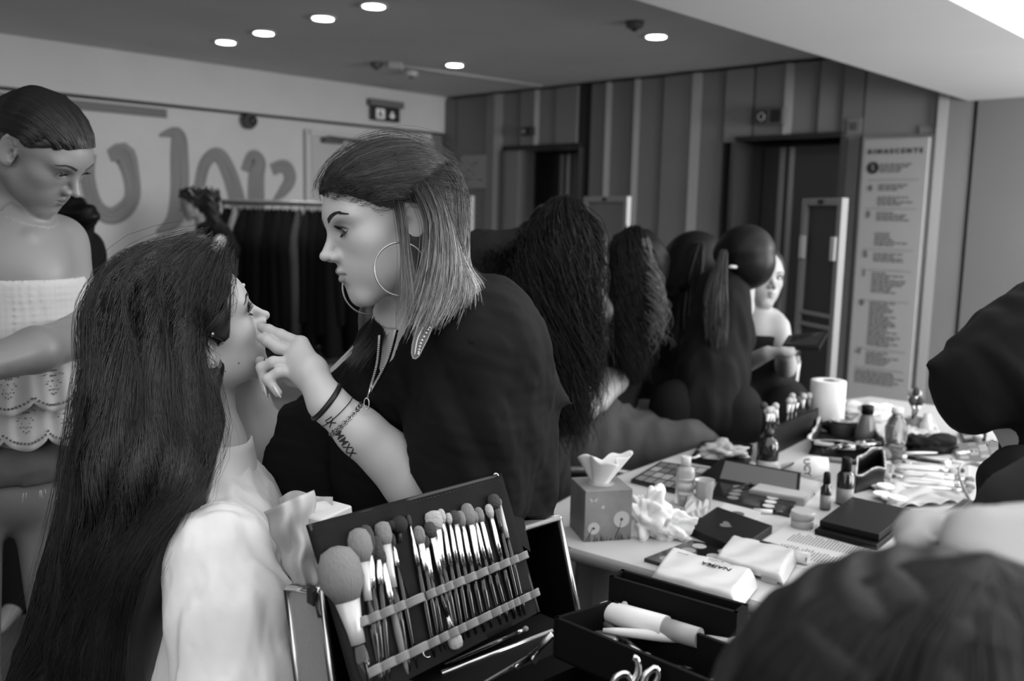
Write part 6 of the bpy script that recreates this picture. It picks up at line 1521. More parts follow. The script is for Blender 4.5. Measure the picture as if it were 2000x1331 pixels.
o, q = quadbox('grey_book', [(1462, 970), (1520, 935), (1603, 955), (1570, 990)], .018, mat('book_grey', .30, rough=.5), 'flat grey-topped palette box below the white lettered pack', 'palette box', bev=.001); MB().prism([uvq(q, .02, .02, .0185), uvq(q, .98, .02, .0185), uvq(q, .98, .98, .0185), uvq(q, .02, .98, .0185)], (0, 0, .0015)).build('cover', mat('cover_grey', .42, rough=.4), o)
# white lettered pack
a, c_ = Z(1525, 915, TZ+.03), Z(1618, 912, TZ+.045); o = empty('white_pouch', (a+c_)/2*[1, 1, 0]+ZZ*TZ, 'slanted white pack with letters UCY behind the dropper bottle', 'pack')
b = MB(); b.tube([a, lerp(a, c_, .25), lerp(a, c_, .6), c_], .02, 16, taper=[.010, .020, .034, .026], flat=((0, 0, 1), .8)); b.build('wrapper', mat('wipes_film', .66), o)
cc = lerp(a, c_, .55); vd = CAM-cc; vd /= np.linalg.norm(vd); text_obj('lettering', 'UCY', .024, cc+vd*.0340, np.cross(vd, (c_-a))*-1, (c_-a), M_print, o, .0003, .0005)
# long mirror-like lid edge line
MB().tube([Z(1395, 968, TZ+.003), Z(1480, 940, TZ+.02), Z(1550, 905, TZ+.05)], .0028, 6).build('lid_edge_strip', M_black); tag(bpy.data.objects['lid_edge_strip'], 'thin black curved strip crossing behind the round-pan palette', 'strip')
# brush wallet standing at the back with brushes
def brush(p, dirv, L_, lab, rb=.008, rh=.003, head=.022, mt_h=None, mt_f=None, mt_b=None, group=None, flat=1., fer=.03, name='makeup_brush', bulge=1.25, cone=.7):
    """p tip of the handle, dirv towards the bristles"""
    d = np.asarray(dirv, float); d /= np.linalg.norm(d); o = empty(name, p, lab, 'brush', group); hl = L_-head-fer
    ax = np.cross(d, CAM-np.asarray(p)); ax /= np.linalg.norm(ax)
    MB().tube([p, p+d*hl*.15, p+d*hl*.6, p+d*hl], rh, 10, taper=[rh*.45, rh*.8, rh*1.15, rh*.9]).build('handle', mt_h or M_blkg, o)
    MB().tube([p+d*hl, p+d*(hl+fer*.3), p+d*(hl+fer)], rh, 14, taper=[rh*.95, rh*1.0, rb*.8], flat=(ax, flat)).build('ferrule', mt_f or M_steel, o)
    q0 = p+d*(hl+fer*.97); MB().tube([q0, q0+d*head*.35, q0+d*head*.7, q0+d*head*.92, q0+d*head], rb, 14, taper=[rb*.8, rb*bulge, rb*bulge*.95, rb*cone, rb*.25], flat=(ax, flat)).build('bristles', mt_b or M_bris, o)
    return o
M_bris = mat('bristle_grey', .20, rough=.9, bump=1., bscale=300, stretch=(1, 1, .2)); M_brisl = mat('bristle_light', .42, rough=.9, bump=1., bscale=300); M_brisd = mat('bristle_dark', .05, rough=.9, bump=1., bscale=300)
o = MB().prism([T0(1482, 905), T0(1590, 850), T0(1596, 842), T0(1488, 896)], (0, 0, .085)).build('brush_wallet', M_blkm); tag(o, 'black upright brush wallet at the back of the table', 'brush wallet')
for k in range(12):
    t = k/11; p = T0(1490+90*t, 893-50*t)+ZZ*.03; d = np.array([rnd.uniform(-.25, .15), .1, 1])
    brush(p, d, .105+.03*rnd.random(), 'pale-tipped brush in the upright black wallet, %s from its left end' % ORD[k], rb=.009, rh=.0045, head=.022, mt_f=rnd.choice([M_wpl, M_labelg, M_steel]), mt_b=rnd.choice([M_brisl, M_brisd, M_brisl]), group='brushes in the upright wallet')
# paper roll
p = T0(1612, 838); o = empty('paper_roll', p, 'white kitchen paper roll standing at the back of the table', 'paper roll'); MB().lathe(p, [(.058, 0), (.060, .002), (.060, .172), (.058, .174), (.020, .174), (.020, .10)], 40).build('paper', mat('roll_paper', .66, rough=.9, bump=.3, bscale=90), o); MB().lathe(p+ZZ*.1, [(.0195, 0), (.0205, .0745), (.0185, .0745), (.0175, .001)], 24).build('core', mat('card_core', .10, rough=.9), o)
o, p = lathe_item('plastic_tub', 1644, 850, [(.038, 0), (.042, .045), (.044, .046), (.040, .044), (.036, .004)], mat('tub_grey', .25, rough=.4), 'low grey plastic tub in front of the paper roll', 'tub')
o, p = lathe_item('conical_bottle', 1690, 862, [(.034, 0), (.037, .004), (.036, .030), (.020, .086), (.016, .094)], mat('bottle_smoke', .16, rough=.15, trans=.3), 'cone-shaped grey bottle with dark cap beside the paper roll', 'bottle'); MB().lathe(p+ZZ*.094, [(.020, 0), (.020, .026), (.018, .028)], 20).build('cap', M_blkm, o)
o, p = lathe_item('water_bottle', 1745, 905, [(.031, 0), (.033, .004), (.032, .05), (.029, .06), (.033, .075), (.033, .11), (.024, .135), (.014, .148), (.014, .155)], M_glass, 'clear plastic water bottle with white cap', 'bottle'); MB().lathe(p+ZZ*.155, [(.017, 0), (.017, .018)], 20).build('cap', M_wpl, o); MB().lathe(p+ZZ*.001, [(.030, 0), (.030, .045)], 20).build('water', mat('water_l', .5, rough=.05, trans=.9), o)
o, p = lathe_item('brush_cup', 1782, 862, [(.028, 0), (.031, .080), (.0325, .081), (.029, .079), (.026, .004)], mat('cup_grey', .36, rough=.4), 'pale grey cup holding brushes at the back of the table', 'cup')
for k, (a, L_, mb, rb) in enumerate(((-.3, .15, M_brisd, .011), (0, .17, M_brisl, .018), (.25, .15, M_brisd, .012), (.1, .18, M_brisd, .009))): brush(p+np.array([.01*cos(k), .01*sin(k), .006]), (a*.5, .1*sin(k*2), 1), L_, ['dark-haired brush leaning left in the grey cup', 'big pale fluffy brush standing in the grey cup', 'dark brush leaning right in the grey cup', 'tallest thin dark brush in the grey cup'][k], rb=rb, rh=.004, head=.03, mt_b=mb, group='brushes in the grey cup')
o, p = lathe_item('spray_bottle', 1806, 868, [(.020, 0), (.022, .070), (.012, .085), (.010, .105)], mat('spray_pale', .5, rough=.3), 'slim pale bottle just right of the brush cup', 'bottle')
crumple('plastic_bag', 1696, 820, .075, .055, 'crumpled white plastic bag behind the conical bottle', 12, 'bag', sc=(1.5, .8), mt=mat('bag_white', .55, rough=.35))
o, q = quadbox('dark_tray', [(1350, 905), (1375, 868), (1470, 882), (1460, 925)], .022, M_blkm, 'black tray carrying a crumpled film bag beyond the lotion bottle', 'tray')
crumple('film_bag', 1412, 893, .060, .035, 'crumpled translucent film bag lying on the black tray', 15, 'bag', sc=(1.5, .75), mt=mat('film_grey', .32, rough=.3), z=TZ+.022)
# open pouch with products
def pouch(px, h, label, rim, seed, mt=M_blkm):
    q = [T0(x, y) for x, y in px]; n = 44
    c = sum(q)/4; o = empty('open_pouch', (c[0], c[1], TZ), label, 'pouch')
    def fn(u, v):
        t = (u*4) % 4; i = int(t) % 4; p_ = lerp(q[i], q[(i+1) % 4], t-int(t)); p_ = lerp(c, p_, 1.0-.08*sin(pi*v)); return p_+ZZ*(h*v*(1+.12*sin(9*u*pi+seed)))
    w_ = MB().grid(fn, n, 8, True).build('side', mt, o); m = w_.modifiers.new('t', 'SOLIDIFY'); m.thickness = .003
    MB().prism([lerp(c, k, .97) for k in q], (0, 0, .003)).build('bottom', mt, o)
    def fr(u, v): return np.array(fn(u, 1.0))+ZZ*.004*v+(np.array(fn(u, 1))-c)*[.06, .06, 0]*(v-.4)*(1+.8*sin(31*u*2+seed))
    r_ = MB().grid(fr, n*2, 3, True).build('lining', rim, o); m = r_.modifiers.new('t', 'SOLIDIFY'); m.thickness = .003
    return o, c, q
M_lin = mat('lining_print', .42, rough=.8, noise=.5, nscale=90)
o, c, q = pouch([(1578, 888), (1600, 842), (1705, 858), (1735, 905)], .045, 'open black pouch with pale lining full of small products', M_lin, 1)
o, c2, q2 = pouch([(1668, 965), (1672, 925), (1722, 905), (1728, 950)], .050, 'upright black pouch with patterned lining right of the tall dark bottle', M_lin, 3)
def loose(name, x, y, L_, r, ang, mt, label, cat, group=None, z=TZ, capm=None, tilt=.0):
    p = Z(x, y, z+r); d = np.array([cos(ang)*cos(tilt), sin(ang)*cos(tilt), sin(tilt)]); o = empty(name, p-ZZ*r, label, cat, group)
    MB().tube([p-d*L_/2, p+d*L_*.15], r, 12).build('body', mt, o); MB().tube([p+d*L_*.15, p+d*L_/2], r*.92, 12, taper=[r*.92, r*.8]).build('cap', capm or M_blkg, o); return o
for k in range(8):
    t = rnd.random(); loose('lipstick_tube', 1620+14*k, 872+rnd.uniform(-8, 8), .09, .008, rnd.uniform(-.5, .9), rnd.choice([M_wpl, M_steel, M_blkg, M_labelg]), 'small cosmetic tube in the open black pouch, %s from its left edge' % ORD[k], 'cosmetic tube', 'cosmetics heaped in the open pouch', z=TZ+.030, tilt=rnd.uniform(-.1, .2))
# cotton pads, white towel, brush set
o = sheet('white_towel', [(1740, 1000), (1700, 955), (1830, 935), (1890, 985)], [.004, .006, .006, .004], 'white rumpled cloth with cotton pads right of the black pouch', 'cloth', mat('cloth_white', .42, rough=.9), wv=.014, seed=5, n=40)
for k, (x, y) in enumerate(((1722, 968), (1738, 978), (1728, 958), (1752, 985))):
    p = Z(x, y, TZ+.012); o = MB().lathe(p+ZZ*.004*k, [(.021, 0), (.024, .003), (.021, .007)], 20).build('cotton_pad', M_tissue); tag(o, ['white cotton pad lowest left of the rumpled cloth', 'white cotton pad nearest the black cases', 'white cotton pad furthest back beside the pouch', 'white cotton pad topmost toward the cloth middle'][k], 'cotton pad', 'cotton pads on the rumpled cloth')
o, q = quadbox('clear_brush_pouch', [(1738, 945), (1742, 905), (1892, 905), (1890, 955)], .006, mat('pouch_clear', .50, rough=.15), 'flat clear pouch under the spread of pale brushes', 'pouch')
for k in range(11):
    x = 1745+rnd.uniform(0, 20); y = 903+k*4.6; p = Z(x+(120 if k % 3 == 0 else 0), y, TZ+.012); d = np.array([1, rnd.uniform(-.12, .10)-.25, 0])*(1 if k % 3 else -1)
    brush(p, d, .17+.03*rnd.random(), 'pale-handled brush across the clear pouch, %s row from the back' % ORD[k], rb=.007, rh=.0045, head=.025, mt_h=rnd.choice([M_wpl, M_label, M_wpl]), mt_b=rnd.choice([M_brisl, M_brisd, M_bris]), group='pale brushes lying on the clear pouch', flat=.5)
brush(Z(1845, 905, TZ+.02), (-1, .35, .06), .19, 'big powder brush with pale ferrule pointing at the water bottle', rb=.018, rh=.007, head=.040, fer=.045, mt_f=M_wpl, mt_b=M_bris)
for k in range(6): brush(Z(1835+rnd.uniform(-15, 35), 850+k*7, TZ+.012), (rnd.uniform(-1, -.5), rnd.uniform(-.1, .6), 0), .16, 'brush in the loose bundle beyond the black cloth bag, %s from the back' % ORD[k], rb=.008, rh=.004, head=.022, mt_h=rnd.choice([M_wpl, M_blkg, M_steel]), mt_b=rnd.choice([M_brisl, M_brisd]), group='loose brushes at the back of the table')
crumple('black_bag', 1805, 885, .085, .045, 'soft black cloth bag in the middle back of the table', 21, 'bag', sc=(1.5, .6), mt=M_blk)
sheet('folded_cloth', [(1768, 868), (1772, 840), (1818, 832), (1835, 862)], [.03, .045, .03, .02], 'folded pale cloth resting on the black bag', 'cloth', mat('cloth_white', .42), wv=.01, seed=9, z=TZ+.02)
palette('shadow_palette', [(1870, 905), (1862, 872), (1950, 862), (1960, 900)], .008, 'wide palette of faint rectangular pans at the right of the table', 5, 4, lambda i, j, R: tones[R.choice([2, 3, 4, 4])], base=tones[2])
palette('shadow_palette', [(1880, 868), (1870, 850), (1935, 842), (1945, 862)], .010, 'small dark palette behind the wide one near the black sleeve', 4, 2, lambda i, j, R: tones[R.choice([1, 2, 5])])
o, p = lathe_item('small_jar', 1908, 868, [(.014, 0), (.013, .022), (.016, .023), (.016, .034)], mat('jar_pale', .45, rough=.4), 'tiny pale jar under the hanging black sleeve', 'jar', 18)
o, q = quadbox('carton_box', [(1925, 868), (1925, 842), (1962, 838), (1968, 864)], .045, mat('carton', .42, rough=.6), 'small pale carton at the right end of the table', 'box', bev=.001); MB().prism([uvq(q, 0, 0, .036)+ZZ*.0-np.array([0, .0006, 0]), uvq(q, 1, 0, .036)-np.array([0, .0006, 0]), uvq(q, 1, 0, .030)-np.array([0, .0006, 0]), uvq(q, 0, 0, .030)-np.array([0, .0006, 0])], (0, -.0004, 0)).build('stripe', M_print, o)
# lash-curler hoop
pts = [Z(1872+0, 905, TZ+.05), Z(1880, 900, TZ+.075), Z(1905, 898, TZ+.080), Z(1932, 906, TZ+.07)]; o = MB().tube(resample([Z(1898, 985, TZ+.01), Z(1878, 945, TZ+.03), Z(1874, 915, TZ+.05), Z(1895, 905, TZ+.055), Z(1935, 918, TZ+.05)], 16), .0065, 10, flat=((0, 0, 1), .5)).build('headband', mat('band_grey', .25, rough=.4)); tag(o, 'grey plastic headband propped beside the black sleeve', 'headband')
o, q = quadbox('makeup_organiser', [(1812, 1052), (1880, 1000), (1925, 1010), (1880, 1075)], .035, mat('organiser_grey', .10, rough=.4), 'dark grey compartment box at the right near edge of the table', 'box'); 
for k in range(3): MB().prism([uvq(q, .02, .05+.31*k, .0352), uvq(q, .98, .05+.31*k, .0352), uvq(q, .98, .30+.31*k, .0352), uvq(q, .02, .30+.31*k, .0352)], (0, 0, -.0008)).build('compartment', M_black, o)
# fillers among the clutter, each its own small thing
for k, (x, y, L_, r, a, mt, lb) in enumerate(((1420, 935, .08, .007, .3, M_blkg, 'black pencil tube in front of the film bag'), (1555, 965, .10, .006, .1, M_wpl, 'white slim tube beneath the lettered pack'), (1640, 900, .11, .008, -.4, M_labelg, 'grey tube leaning before the open pouch'), (1850, 905, .07, .009, .8, M_wpl, 'short white stick near the powder brush'), (1885, 885, .09, .008, .4, M_steel, 'steel tube beside the wide palette'), (1500, 1000, .07, .006, -.2, M_wpl, 'white pencil below the round-pan palette'))):
    loose('cosmetic_tube', x, y, L_, r, a, mt, lb, 'cosmetic tube')
for (x, y, lb, v) in ((1195, 985, 'open eyeliner card with small prints behind the tissue box', .5), (1430, 1010, 'small white card partly under the open palette', .5)):
    o, q = quadbox('product_card', [(x-40, y+8), (x, y-14), (x+60, y+2), (x+20, y+26)], .003, mat('card_%d' % int(v*10), v), lb, 'card')
    for k in range(3): disc_on(q, .3+.22*k, .5, .008, .003, tones[2], o, 'printed_dot')

# chairs
def tube_chair(name, x, y, d, rz, label, h=.46):
    p = P(x, y, d); o = empty(name, (p[0], p[1], 0), label, 'chair', rz=rz); F_ = Matrix.Translation(o.location) @ Matrix.Rotation(rz, 4, 'Z')
    Mc = mat('chair_chrome', .35, rough=.3, metal=.8); Ms_ = mat('chair_shell', .30, rough=.5)
    MB(F_).box((0, 0, h-.015), (.44, .42, .03), bev=.012).build('seat', M_blkm, o)
    def bk(u, v): a = (u-.5)*1.0; return (.40*(u-.5), .22-.05*cos(a*3)+.06*v, h+.06+.36*v)
    b_ = MB(F_).grid(bk, 12, 10).build('backrest', Ms_, o); m = b_.modifiers.new('t', 'SOLIDIFY'); m.thickness = .012
    for s_ in (-1, 1):
        x_ = s_*.235
        MB(F_).tube(resample([(x_, -.20, .012), (x_, -.19, .40), (x_, -.17, .62), (x_, -.10, .67), (x_, .08, .67), (x_, .20, .66)], 18), .012, 8).build('armrest', Mc, o)
        MB(F_).tube(resample([(x_, .24, .012), (x_, .20, .46), (x_*.95, .24, .68), (x_*.85, .27, .86)], 12), .012, 8).build('leg', Mc, o)
    MB(F_).tube([(-.235, -.16, h-.04), (.235, -.16, h-.04)], .010, 8).build('cross_bar', Mc, o); MB(F_).tube([(-.2, .27, .86), (.2, .27, .86)], .012, 8).build('top_rail', Mc, o)
    return o
tube_chair('armchair', 1150, 930, 3.2, 1.5, 'tubular armchair with pale back carrying the woman in grey trousers')
tube_chair('armchair', 1480, 930, 3.62, .1, 'tubular armchair of the seated model holding the palette')
tube_chair('armchair', 1400, 880, 4.3, -1.3, 'empty tubular chair behind the stylist with the ponytail')

# clothes rail
def clothes_rail():
    D = 7.4; q = lambda x, y, d=D: P(x, y, d)
    a, c_ = q(432, 392), q(700, 402, 7.0); a[2] = c_[2] = (a[2]+c_[2])/2
    o = empty('clothes_rail', ((a[0]+c_[0])/2, (a[1]+c_[1])/2, 0), 'metal clothes rail packed with black garments before the pale wall', 'clothes rail'); Mr = mat('rail_metal', .22, rough=.4, metal=.6)
    MB().tube([a-(c_-a)*.03, c_+(c_-a)*.05], .022, 8).build('top_bar', Mr, o)
    for e in (a, c_): MB().tube([e, (e[0], e[1], .02)], .028, 8).build('post', mat('rail_post', .14, rough=.5), o); MB().tube([(e[0]-.02, e[1]-.3, .03), (e[0]+.02, e[1]+.3, .03)], .018, 8).build('foot', Mr, o)
    lowz = .30; MB().tube([(a[0], a[1], lowz), (c_[0], c_[1], lowz)], .015, 8).build('lower_bar', Mr, o)
    n = 15
    for k in range(n):
        t = (k+.7)/n; p = lerp(a, c_, t); L_ = rnd.uniform(.85, 1.12); w_ = rnd.uniform(.05, .085); v = rnd.choice([.003, .005, .008]); 
        if k in (1,): v = .16
        if k in (8,): v = .05
        mt = mat('garment_%d' % int(v*1000), v, rough=.9, spec=.08)
        def fn(u, vv, p=p, L_=L_, w_=w_, k=k):
            an = 2*pi*u; ww = w_*(.35+1.0*min(1, vv*5))*(1+.15*sin(6*an+k)); dd = .20*(.25+.75*min(1, vv*4))+.04*vv*sin(3*vv+k)
            return p+np.array([ww*cos(an), dd*sin(an), -.05-L_*vv+.01*sin(4*an)])
        g = MB().grid(fn, 20, 12, True).build('hanging_garment', mt); lab = {1: 'pale garment at the left end of the clothes rail', 8: 'charcoal garment in the middle of the clothes rail'}.get(k, 'black garment on the clothes rail, %s hanger from the left end' % ORD[k])
        tag(g, lab, 'garment', 'black garments on the clothes rail' if k not in (1, 8) else None)
        MB().tube(resample([p+ZZ*.01, p+np.array([.015, 0, .02]), p+np.array([.01, 0, -.03]), p+np.array([0, 0, -.06])], 8), .004, 5).build('hanger_hook', Mr, g)
    for k in range(3):
        p = lerp(a, c_, .35+.22*k); s_ = MB().box((p[0], p[1], .36), (.26, .3, .10), bev=.02).build('folded_bag', mat('bag_dark', .04+.03*k, rough=.7)); tag(s_, ['dark bag on the lower bar of the clothes rail, left one', 'greyish bag on the lower bar, middle one', 'paler bag on the lower bar, right one'][k], 'bag'); MB().tube([(p[0]-.06, p[1]-.15, .40), (p[0], p[1]-.16, .46), (p[0]+.06, p[1]-.15, .40)], .008, 6).build('strap', M_black, s_)
clothes_rail()
# ------------------------------------------------------------------ aluminium make-up case with its open lid and trays
def unit(v): v = np.asarray(v, float); return v/np.linalg.norm(v)
M_alu = mat('case_aluminium', .30, rough=.38, metal=.35, noise=.06, nscale=300); M_aluedge = mat('alu_edge', .62, rough=.25, metal=1); M_case = mat('case_black', .005, rough=.6, spec=.12); M_lining = mat('case_lining', .003, rough=.95, spec=.03)
F1 = P(627, 1160, 1.08); F2 = P(1093, 1009, 1.36); F2[2] = F1[2] = (F1[2]+F2[2])/2
ex = unit((F2-F1)*[1, 1, 0]); ey = np.array([ex[1], -ex[0], 0])         # ey points to the camera side
Lc = np.linalg.norm(F2-F1)
dn = P(1128, 1190, 1.325)-F2; dn = dn*1.30
ZB = (F1+dn)[2]
case = empty('makeup_case', (F1+F2)/2*[1, 1, 0], 'open aluminium make-up trolley case with black lining and fold-out trays', 'case')
dep = -ey*.085+np.array([0, 0, .004]) if False else unit(P(545, 1150, 1.16)-F1)*.085
R1, R2 = F1+dep, F2+dep
lid = MB().prism([R1, R2, R2+dn, R1+dn], dep*.05).build('lid', M_lining, case)
for nm, a, c_ in (('lid_side', F1, F1+dn), ('lid_side', F2, F2+dn)):
    MB().prism([a, c_, c_+dep, a+dep], ex*(.004 if nm and a is F1 else -.004)).build(nm, M_alu, case)
MB().prism([F1, F2, R2, R1], (0, 0, -.004)).build('lid_top', M_alu, case)
MB().prism([F2-ex*.005, F2+dn-ex*.005, F2+dn+dep-ex*.005, R2-ex*.005], -ex*.002).build('lid_lining', M_lining, case); MB().prism([F1+ex*.005, F1+dn+ex*.005, F1+dn+dep+ex*.005, R1+ex*.005], ex*.002).build('lid_lining', M_lining, case)
b = MB()
for a, c_ in ((F1, F1+dn), (F2, F2+dn), (F1, F2), (R1, R2), (F1, R1), (F2, R2), (R1, R1+dn)): b.tube([a, c_], .0048, 4, flat=((0, 0, 1), 1.0))
b.build('lid_edges', M_aluedge, case)['kind'] = 'stuff'
MB().box(F1+ex*-.004+dep*.15+dn*.03, (.010, .016, .020), rot=rotm(z=math.atan2(ex[1], ex[0])), bev=.002).build('corner_catch', M_black, case)
MB().tube([F1+ex*-.003+dep*.1+dn*.06, F1+ex*-.003+dep*.04+dn*.17], .0035, 6).build('hinge_stay', M_black, case)
# body
wB = .25; h0 = .03
c0, c1 = (F1+dn), (F2+dn); c0 = np.array([c0[0], c0[1], ZB]); c1 = np.array([c1[0], c1[1], ZB])
body = MB(); t_ = .006
O0 = c0; O1 = c1; O2 = c1+ey*wB; O3 = c0+ey*wB
for a, c_ in ((O0, O1), (O1, O2), (O2, O3), (O3, O0)):
    inn = unit(np.cross([0, 0, 1], c_-a)); body.prism([a, c_, c_-ZZ*(ZB-h0), a-ZZ*(ZB-h0)], inn*t_)
body.prism([O0-ZZ*.10, O1-ZZ*.10, O2-ZZ*.10, O3-ZZ*.10], (0, 0, -.006))
body.build('body', M_case, case)
b = MB()
for a, c_ in ((O0, O1), (O1, O2), (O2, O3), (O3, O0)): b.tube([a, c_], .0045, 4, flat=((0, 0, 1), 1.0))
b.build('rim', M_aluedge, case)['kind'] = 'stuff'
for a in (O0, O1, O2, O3):
    w = a+((O0+O2)/2-a)*.12; MB().lathe((w[0], w[1], .0), [(.016, 0), (.018, .015), (.016, .03)], 12).build('wheel', M_black, case)
# inner ledge tray with rails beside the brush roll
ra, rc_ = Z(885, 1306, ZB+.035), Z(1078, 1234, ZB+.035)
for k, (off, r_) in enumerate(((0, .0042), (.020, .0028), (.032, .0026))): MB().tube([ra+ey*off-ex*.02+ex*off*.9-ZZ*.003*k, rc_+ey*off-ex*off*.4-ZZ*.003*k], r_, 6).build('rail', M_aluedge, case)
MB().prism([ra-ey*.05-ex*.05, rc_-ey*.05+ex*.03, rc_+ey*.05+ex*.03, ra+ey*.05-ex*.05], (0, 0, -.03)).build('inner_tray', M_case, case)
arm0, arm1 = Z(1036, 1284, ZB+.05), Z(1078, 1240, ZB+.09); MB().tube([arm0-ex*.09-ZZ*.01, arm0], .0045, 6, flat=((0, 0, 1), .4)).build('hinge_arm', mat('arm_steel', .12, rough=.4, metal=1), case); MB().tube([arm0, arm1], .0045, 6, flat=((0, 0, 1), .4)).build('hinge_arm', M_steel, case)
MB().lathe(arm0-ey*-.004, [(.0055, 0), (.0055, .005)], 14, axis=ey).build('rivet', M_steel, case); MB().lathe(arm0-ex*.03+ey*.004, [(.0035, 0), (.0035, .005)], 12, axis=ey).build('rivet', M_steel, case)
def tray(px, z, h, name='tray', thick=.005):
    q = [Z(x, y, z) for x, y in px]; q = [q[0], q[1], q[1]+(q[3]-q[0]), q[3]]; b = MB()
    for i in range(4):
        a, c_ = q[i], q[(i+1) % 4]; inn = unit(np.cross([0, 0, 1], c_-a)); 
        if inn@(sum(q)/4-a) < 0: inn = -inn
        b.prism([a, c_, c_-ZZ*h, a-ZZ*h], inn*thick)
    b.prism([k-ZZ*h for k in q], (0, 0, .003)); return b.build(name, M_case, case), q
tr1, q1 = tray([(1082, 1206), (1400, 1338), (0, 0), (1196, 1172)], 1.0, .050)
tr2, q2_ = tray([(1190, 1126), (1440, 1198), (0, 0), (1215, 1112)], 1.02, .055)
# things in the near tray
def inq(u, v, z): return q1[0]*(1-u)*(1-v)+q1[1]*u*(1-v)+q1[3]*(1-u)*v+q1[2]*u*v+ZZ*z
a, c_ = Z(1170, 1190, .985), Z(1300, 1228, .99); o = empty('white_tube', a*[1, 1, 0]+ZZ*.985, 'thick white round-ended tube lying in the near tray', 'tube')
d = unit(c_-a); MB().tube([a-d*.002, a+d*.003, a+d*.010, lerp(a, c_, .4), c_], .013, 18, taper=[.004, .009, .0125, .0145, .0150]).build('tube_body', M_wpl, o); MB().tube([c_, c_+d*.045], .0122, 18, taper=[.0125, .0118]).build('collar', mat('collar_grey', .33, rough=.35), o)
brush(Z(1178, 1232, .98), unit(Z(1345, 1248, .985)-Z(1178, 1232, .98)), .165, 'slim white-handled brush below the thick white tube', rb=.006, rh=.0062, head=.018, mt_h=M_wpl, mt_f=mat('collar_grey', .33), mt_b=M_brisl)
brush(Z(1150, 1190, .98), unit(Z(1205, 1238, .97)-Z(1150, 1190, .98)), .12, 'dark wooden brush handle crossing under the white tube', rb=.006, rh=.0045, head=.015, mt_h=mat('wood_dark', .07, rough=.4))
brush(Z(1345, 1238, .99), unit(Z(1300, 1222, .99)-Z(1345, 1238, .99)), .10, 'flat metal-ferruled brush beside the grey tube end', rb=.009, rh=.005, head=.012, mt_b=M_brisl, flat=.4)
for k, (u, v, r_, hh, mt, lb) in enumerate(((.16, .45, .018, .016, mat('jar_glass', .45), 'clear domed pot at the left end of the near tray'), (.55, .25, .014, .012, M_blkg, 'small black pot in the near tray'), (.72, .35, .016, .010, M_steel, 'steel-rimmed pot in the near tray'), (.40, .30, .012, .014, M_label, 'little white pot in the near tray'), (.86, .3, .015, .012, M_labelg, 'grey-lidded pot at the right end of the near tray'))):
    p = inq(u, v, -.045); o = empty('cosmetic_pot', p, lb, 'pot'); MB().lathe(p, [(r_*.9, 0), (r_, .002), (r_, hh)], 20).build('base', mt, o); MB().lathe(p+ZZ*hh, [(r_*1.04, 0), (r_*1.04, .005), (r_*.8, .007)], 20).build('lid', M_blkg if k % 2 else M_steel, o)
for k in range(5):
    p = inq(.22+.13*k, .55, -.036); dd = unit([rnd.uniform(-1, 1), rnd.uniform(-.5, .5), .02]); loose_o = empty('eye_pencil', p, ['grey pencil lying in the near tray', 'white pencil lying in the near tray', 'black pencil lying in the near tray', 'steel tweezers lying in the near tray', 'pale pencil stub in the near tray'][k], 'pencil'); MB().tube([p-dd*.04, p+dd*.03], .0035, 8).build('shaft', [M_labelg, M_wpl, M_blkg, M_steel, M_label][k], loose_o); MB().tube([p+dd*.03, p+dd*.04], .0033, 8, taper=.2).build('tip', M_black, loose_o)
# silver claw clip in front
pc = P(1245, 1325, .98); o = empty('hair_claw', (pc[0], pc[1], pc[2]-.02), 'shiny curved silver claw clip at the bottom edge of the frame', 'hair clip')
for k, (pp) in enumerate(([(1232, 1340), (1246, 1315), (1244, 1290), (1236, 1284)], [(1255, 1340), (1262, 1318), (1280, 1306), (1286, 1322), (1272, 1345)], [(1195, 1345), (1205, 1322), (1225, 1318), (1238, 1340)])): MB().tube(resample([P(x, y, .98) for x, y in pp], 14), .0045, 10, taper=.7).build('prong', mat('chrome', .7, rough=.12, metal=1), o)
MB().prism([pc+np.array([-.05, -.03, -.045]), pc+np.array([.06, -.03, -.045]), pc+np.array([.06, .05, -.045]), pc+np.array([-.05, .05, -.045])], (0, 0, .01)).build('base', M_black, o)

# --- brush roll standing in the lid
BTL, BTR, BBR, BBL = P(597, 1027, 1.055), P(974, 926, 1.30), P(1050, 1196, 1.262), P(697, 1378, 1.015)
nB = unit(np.cross(BBL-BTL, BTR-BTL)); nB = nB if nB@(CAM-BTL) > 0 else -nB
def rq(u, v, o=0.): return (BTL*(1-u)+BTR*u)*(1-v)+(BBL*(1-u)+BBR*u)*v+nB*o
def onroll(x, y, off=0.):
    v = ray(x, y); c = (BTL+BTR+BBR+BBL)/4+nB*off; t = ((c-CAM)@nB)/(v@nB); return CAM+v*t
M_roll = mat('roll_fabric', .010, rough=.75, spec=.12, bump=.25, bscale=700, noise=.2, nscale=30); M_el = mat('elastic_grey', .24, rough=.8)
roll = MB().grid(lambda u, v: rq(u, v, .0016*sin(7*u+3*v)+.001*sin(19*u)), 40, 24).build('brush_roll', M_roll); md = roll.modifiers.new('t', 'SOLIDIFY'); md.thickness = .005
tag(roll, 'black fabric brush roll full of brushes standing in the case lid', 'brush roll')
b = MB()
for pts in ([rq(u, .012, .003) for u in np.linspace(0, 1, 10)], [rq(1-.008, v, .003) for v in np.linspace(0, 1, 10)], [rq(.008, v, .003) for v in np.linspace(0, 1, 10)]): b.tube(pts, .0028, 6)
b.build('piping', mat('piping', .03, rough=.6), roll)
b = MB()
for v_, n in ((.035, 46), (.055, 0)):
    for k in range(n): b.box(rq(.03+.94*k/n, v_, .0035), (.0040, .0010, .0008))
o = b.build('stitching', mat('stitch', .07), roll); o['kind'] = 'stuff'
MB().prism([rq(.31, .02, .003), rq(.355, .02, .003), rq(.40, .62, .003), rq(.34, .62, .003)], nB*.002).build('centre_strap', M_roll, roll)
